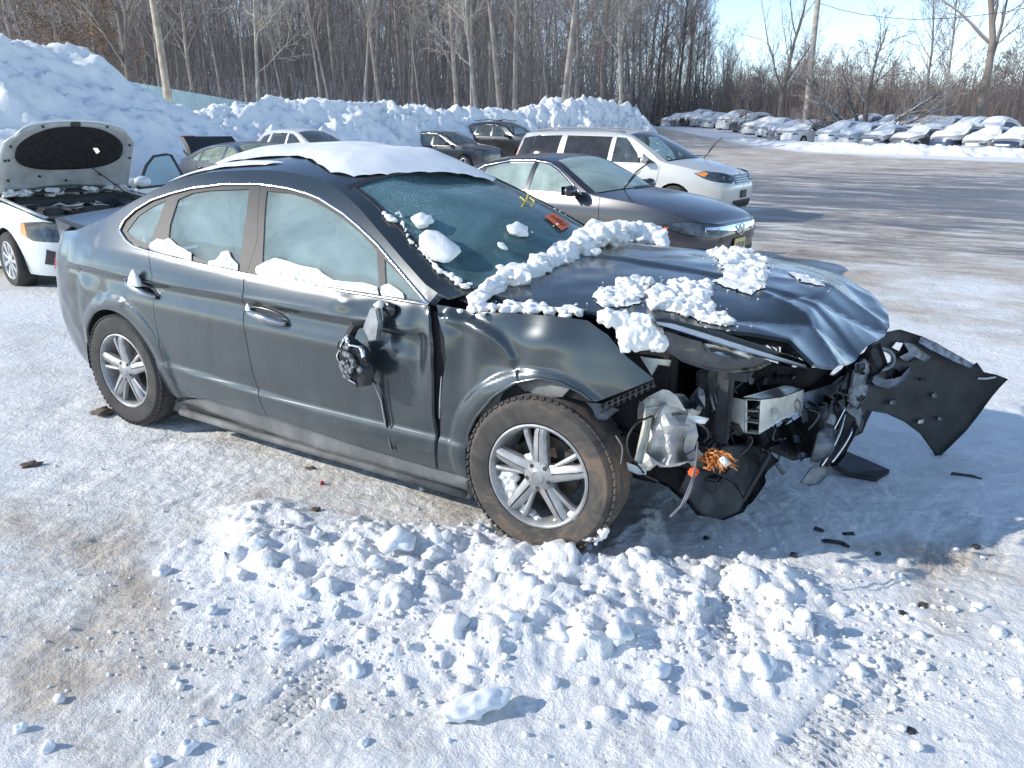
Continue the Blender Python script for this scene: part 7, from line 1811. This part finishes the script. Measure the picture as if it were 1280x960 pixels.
# clods on the screen
for (u, v, w, h, lab) in ((528, 278, 14, 11, 'round snow clod on the windscreen, upper left'), (548, 312, 20, 24, 'large long snow lump on the windscreen near its left pillar'), (647, 289, 17, 10, 'white snow lump in the middle of the windscreen'), (626, 337, 6, 5, 'small snow ball low on the windscreen'), (627, 310, 5, 6, 'tiny snow clod under the middle lump')):
    g0, t0 = screen_px(u, v); p, nn = on_screen(g0, t0); _, _, dd = project(p); s = dd/CAM_F; v_, f_ = rock(u*.37, 1.0, 3, .22, (1, 1, 1), 1.5)
    M = nn.to_track_quat('Z', 'X').to_matrix(); ang_ = .5 if h > w else 0; ax = on_screen(g0 + .02, t0)[0] - p; ax.normalize(); ay = nn.cross(ax); o = Geo()
    o.add([p + nn*.012 + ax*(q.x*h*s*1.25) + ay*(q.y*w*s) + nn*(q.z*min(w, h)*s*.55) for q in v_], f_); tag(o.obj('snow_clod', SNOW, None, smooth=True), lab, 'snow')
def strip_on(name, label, px, f_px, r0, r1, n, seed):
    rnd = random.Random(seed); g = Geo()
    for k in range(n):
        t = rnd.random()*(len(px)-1); i = int(t); u, v, w = [lerp(px[i][j], px[i+1][j], t - i) for j in range(3)]; p = f_px(u + rnd.gauss(0, 1.0), v + rnd.uniform(-1, .6)*w*5); r = lerp(r0, r1, rnd.random()**2)*(.5 + .5*w); v_, f_ = rock(rnd.uniform(0, 60), r, 2, .3, (1.1, 1, .8)); g.add([Vector(q) + p for q in v_], f_)
    return tag(merge_lumps(g.obj(name, SNOW, None, smooth=True), .004, 1), label, 'snow')
fscr = lambda u, v: on_screen(*screen_px(u, v))[0] + Vector((0, 0, .006))
strip_on('pillar_snow', 'string of snow crumbs along the near windscreen pillar', [(478, 268, .3), (492, 276, .9), (500, 268, .6), (510, 300, .3), (530, 318, .4), (550, 340, .6), (575, 356, .8), (590, 362, .9)], fscr, .006, .020, 90, 41)
strip_on('pillar_snow', 'few snow crumbs at the far side of the windscreen', [(690, 262, .3), (705, 268, .5), (720, 276, .3), (665, 292, .3)], fscr, .004, .012, 22, 42)
fside = lambda u, v: (lambda p: Vector((p[0], p[1] - .012, p[2])))(HS(*HERO.trace(u, v)))
def sill_snow(label, pts, base, seed):
    """wedge of snow on a window ledge; pts is its upper outline, base the ledge line"""
    poly = HERO.tr(pts + base[::-1]); arr = np.array(resample(poly, .01))
    def g(a, b):
        d = float(np.sqrt(((arr - (a, b))**2).sum(1).min())); p = HS(a, b); k = min(1, d/.03)**.5; return (p[0], p[1] - .004 - .030*k*(1 + .5*noise.noise(Vector((a*30, b*30, seed)))), p[2])
    return tag(panel('ledge_snow', poly, g, .010, SNOW, None, hem=0), label, 'snow')
sill_snow('wedge of snow on the ledge of the near front window', [(321, 333), (330, 328), (344, 322), (360, 326), (374, 331), (398, 336), (405, 342), (418, 350), (436, 352), (455, 353), (472, 358)], [(322, 343), (350, 349), (400, 357), (440, 363), (474, 368)], 1.0)
sill_snow('small heap of snow at the front corner of the near front window', [(478, 357), (486, 354), (496, 360), (504, 366)], [(478, 369), (490, 371), (506, 373)], 2.0)
sill_snow('wedge of snow in the rear corner of the near rear window', [(190, 303), (197, 298), (205, 300), (212, 297), (222, 306), (240, 316)], [(190, 312), (205, 317), (222, 321), (240, 326)], 3.0)
sill_snow('crusted snow at the front corner of the near rear window', [(262, 326), (272, 324), (280, 314), (286, 313), (290, 322), (298, 330)], [(262, 331), (280, 334), (298, 338)], 4.0)
for (u, v, w, h, lab) in ((177, 354, 13, 9, 'cone of snow on the rear door handle'), (318, 385, 5, 4, 'snow blob on the front door handle')):
    g = Geo(); p = fside(u, v) + Vector((0, -.03, -.005)); s = project(p)[2]/CAM_F
    g.lathe([(w*s, 0), (w*s*.8, h*s*.9), (w*s*.35, h*s*1.9), (.001, h*s*2.3)], 16, 'z'); V = [(x*1.0, y*.45, z) for x, y, z in g.v]; g.v = [tuple(Vector(q)*(1 + .12*noise.noise(Vector(q)*60)) + p) for q in V]; tag(g.obj('handle_snow', SNOW, None, smooth=True), lab, 'snow')
v_, f_ = rock(9, .020, 2, .25, (1.2, 1, .8)); tag(Geo().add([Vector(q) + ms(482, 379, .045) for q in v_], f_).obj('mirror_snow', SNOW, None, smooth=True), 'snow lump on the broken mirror bracket', 'snow')
# snow between the spokes and on the tread of the front wheel, on the rear tyre
def wheel_snow(label, pts, y, r0, r1, n, seed):
    rnd = random.Random(seed); g = Geo()
    for k in range(n):
        u, v, s = pts[rnd.randrange(len(pts))]; p = on_y(u + rnd.gauss(0, s), v + rnd.gauss(0, s*.7), y + rnd.uniform(0, .03)); r = lerp(r0, r1, rnd.random()); v_, f_ = rock(rnd.uniform(0, 60), r, 2, .3); g.add([Vector(q) + p for q in v_], f_)
    tag(merge_lumps(g.obj('wheel_snow', SNOW, None, smooth=True), .004, 1), label, 'snow')
wheel_snow('snow packed between the lower spokes of the near front wheel', [(655, 650, 7), (668, 655, 6), (715, 652, 6), (722, 643, 5), (633, 600, 5), (638, 612, 4), (640, 590, 3), (668, 572, 4), (672, 585, 3), (650, 640, 8), (690, 662, 8), (635, 625, 6), (660, 655, 7), (705, 655, 6), (645, 640, 6), (640, 600, 5)], -.925, .010, .026, 300, 51)
wheel_snow('snow stuck on the bottom of the near front tyre', [(738, 672, 4), (748, 668, 4), (752, 665, 3)], -.945, .008, .018, 22, 52)
wheel_snow('snow spots stuck on the tread of the near rear tyre', [(183, 447, 2), (194, 472, 3), (192, 482, 3), (199, 499, 2), (199, 514, 2)], -.78, .010, .022, 26, 53)

# ================================================================ LOOSE CLODS AND LITTER ON THE GROUND
clods = [(202, 709, 9), (235, 932, 12), (192, 950, 10), (255, 897, 7), (413, 872, 11), (564, 792, 21), (324, 691, 11), (441, 832, 15), (358, 795, 15), (498, 692, 23), (550, 684, 15), (455, 924, 7), (219, 846, 6), (292, 866, 6), (397, 680, 9), (800, 714, 15), (772, 803, 19), (655, 739, 19), (820, 838, 16), (835, 898, 12), (1044, 871, 9), (971, 916, 6), (950, 836, 17), (784, 876, 8), (1122, 716, 7), (1224, 756, 8), (1249, 788, 9), (1274, 802, 8), (1274, 852, 10), (1072, 832, 12), (1116, 850, 8), (700, 690, 8), (672, 683, 9), (735, 680, 6), (600, 665, 7), (540, 700, 12), (610, 720, 14), (470, 716, 11), (700, 800, 14), (640, 790, 12), (690, 850, 10), (1000, 790, 9), (1050, 760, 10), (980, 712, 9), (930, 712, 8), (890, 715, 10), (735, 745, 9), (1230, 690, 4), (60, 930, 9), (25, 905, 8), (730, 900, 6), (560, 920, 5), (1190, 760, 6), (905, 880, 8), (380, 745, 10), (300, 720, 9), (265, 760, 7), (420, 760, 9), (520, 760, 8), (870, 760, 12), (855, 700, 9)]
for i, (u, v, rp) in enumerate(clods):
    p = on_z(u, v, .02); d = project(p)[2]; r = rp*d/CAM_F*1.0; v_, f_ = rock(i*1.7 + 2, r, 3, .34, (1, random.Random(i).uniform(.7, 1.1), random.Random(i+5).uniform(.6, .9)), 1.3)
    z = ground_z(p.x, p.y) + r*.30
    o = Geo().add(v_, f_).obj('snow_clod', SNOW_BLOCK if i % 5 else SNOW, None, smooth=True); o.location = (p.x, p.y, z); o.rotation_euler = (0, 0, i*1.3)
    big_l = {5: 'squarish snow block lying apart, below the middle of the heap', 1: 'upright white clod near the bottom left corner', 0: 'pointed snow clod alone at the left end of the heap', 15: 'bluish square snow block right of the front tyre', 16: 'largest boulder of snow in the right half of the heap', 4: 'single pointed clod low left of the middle'}
    tag(o, big_l.get(i, 'white clod of snow lying loose on the packed snow before the wreck'), 'snow clod', None if i in big_l else 'loose snow clods in the foreground')
p = on_z(595, 882, .03); v_, f_ = rock(31, .10, 4, .15, (1.12, .46, .28), 1.5); o = Geo().add(v_, f_).obj('snow_slab', SNOW_BLOCK, None, smooth=True); bmx = o.data
for v in bmx.vertices: v.co += Vector((noise.noise(v.co*30), noise.noise(v.co*30 + Vector((5, 0, 0))), noise.noise(v.co*30 + Vector((0, 5, 0)))))*.012
o.location = (p.x, p.y, ground_z(p.x, p.y) + .02); o.rotation_euler = (.15, -.1, .95); tag(o, 'flat oblong slab of snow lying alone at the bottom middle', 'snow clod')
EARTH = simple('frozen_brown_earth', (.13, .10, .07), .9, var=.5, nscale=40, bstr=.5, bscale=60); PLK = simple('litter_black', (.03, .03, .03), .6)
for i, (u, v, rp, sc_, lab) in enumerate(((131, 515, 11, (1.3, 1, .6), 'brown frozen clod of earth beside the near rear tyre'), (38, 579, 9, (1.4, .9, .35), 'flat brown lump of dirt on the snow at far left'), (394, 639, 6, (1, 1, .6), 'small grey stone above the snow heap'), (389, 584, 6, (1.6, .8, .5), 'small dark clod of dirt under the doors'), (1152, 758, 8, (1.6, .8, .2), 'patch of dark grit right of the snow heap'), (1137, 910, 7, (1, 1, .5), 'black lump of dirt at the lower right'), (1127, 766, 4, (1, 1, .7), 'small black crumb right of the snow heap'), (1221, 681, 4, (1, 1, .7), 'black crumb alone at the right edge of the shadow'))):
    p = on_z(u, v, .01); d = project(p)[2]; r = rp*d/CAM_F; v_, f_ = rock(i*2.9 + 1, r, 3, .45, sc_, 1.8); o = Geo().add(v_, f_).obj('dirt_clod', EARTH if i < 5 else PLK, None, smooth=True); o.location = (p.x, p.y, ground_z(p.x, p.y) + r*.15); o.rotation_euler = (0, 0, i*1.1); tag(o, lab, 'dirt clod')
lit = [(1042, 676, 15, 3, 'longest black plastic shard at the edge of the shadow'), (1024, 660, 8, 2, 'thin black shard just behind the long one'), (1058, 680, 6, 2, 'short shard right of the long one'), (1062, 664, 9, 2, 'second thin shard behind the long one'), (1098, 690, 4, 2, 'small brown chip right of the shards'), (992, 694, 6, 3, 'rusty chip left of the shards'), (883, 670, 5, 3, 'round black chip on the snow below the hanging wire'), (1205, 595, 22, 1, 'bent dark strip on the snow at the right'), (403, 603, 3, 2, 'tiny red plastic chip under the doors'), (905, 638, 12, 4, 'black scrap of liner under the torn nose')]
for i, (u, v, w, h, lab) in enumerate(lit):
    p = on_z(u, v, .012); d = project(p)[2]; s = d/CAM_F; o = Geo().box((0, 0, 0), (w*2*s, h*3*s, .008 + .004*(i % 3)), None, .6)
    rj = random.Random(i + 60); o.v = [(x_*rj.uniform(.65, 1.15), y_*rj.uniform(.4, 1.3), z_*rj.uniform(.7, 1.6)) for x_, y_, z_ in o.v]; o = o.obj('plastic_shard', PLK if i != 8 else simple('red_chip', (.5, .02, .03), .5), None); o.location = (p.x, p.y, ground_z(p.x, p.y) + .006); o.rotation_euler = (.05*i % .2, .04, .35 + .4*math.sin(i*5)); tag(o, lab, 'plastic shard')
# crumbs of snow too many to count
rnd = random.Random(77); g = Geo(); k = 0
base_rocks = [rock(i*3.1, 1.0, 1, .3) for i in range(6)]
while k < 1000:
    u, v = rnd.uniform(-40, 1320), 560 + 400*rnd.random()**.8; w = 0
    for hx, hy, sx, sy in ((520, 710, 190, 60), (860, 770, 180, 75), (400, 800, 220, 80), (1100, 820, 160, 80)): w = max(w, math.exp(-((u-hx)/sx)**2 - ((v-hy)/sy)**2))
    if rnd.random() > .015 + w**1.3: continue
    k += 1; p = on_z(u, v, 0); r = rnd.uniform(.0035, .009)*(1 + 1.6*rnd.random()**6); vs_, f_ = base_rocks[k % 6]; z = ground_z(p.x, p.y) + r*.4; c, s = math.cos(k), math.sin(k)
    g.add([(p.x + (q.x*c - q.y*s)*r, p.y + (q.x*s + q.y*c)*r*.9, z + q.z*r*.75) for q in vs_], f_)
me = bpy.data.meshes.new('snow_crumbs'); me.from_pydata(g.v, [], g.f); o = link('snow_crumbs', me, SNOW, None, True, 'stuff'); tag(o, 'scattered small snow crumbs over the packed snow', 'snow')
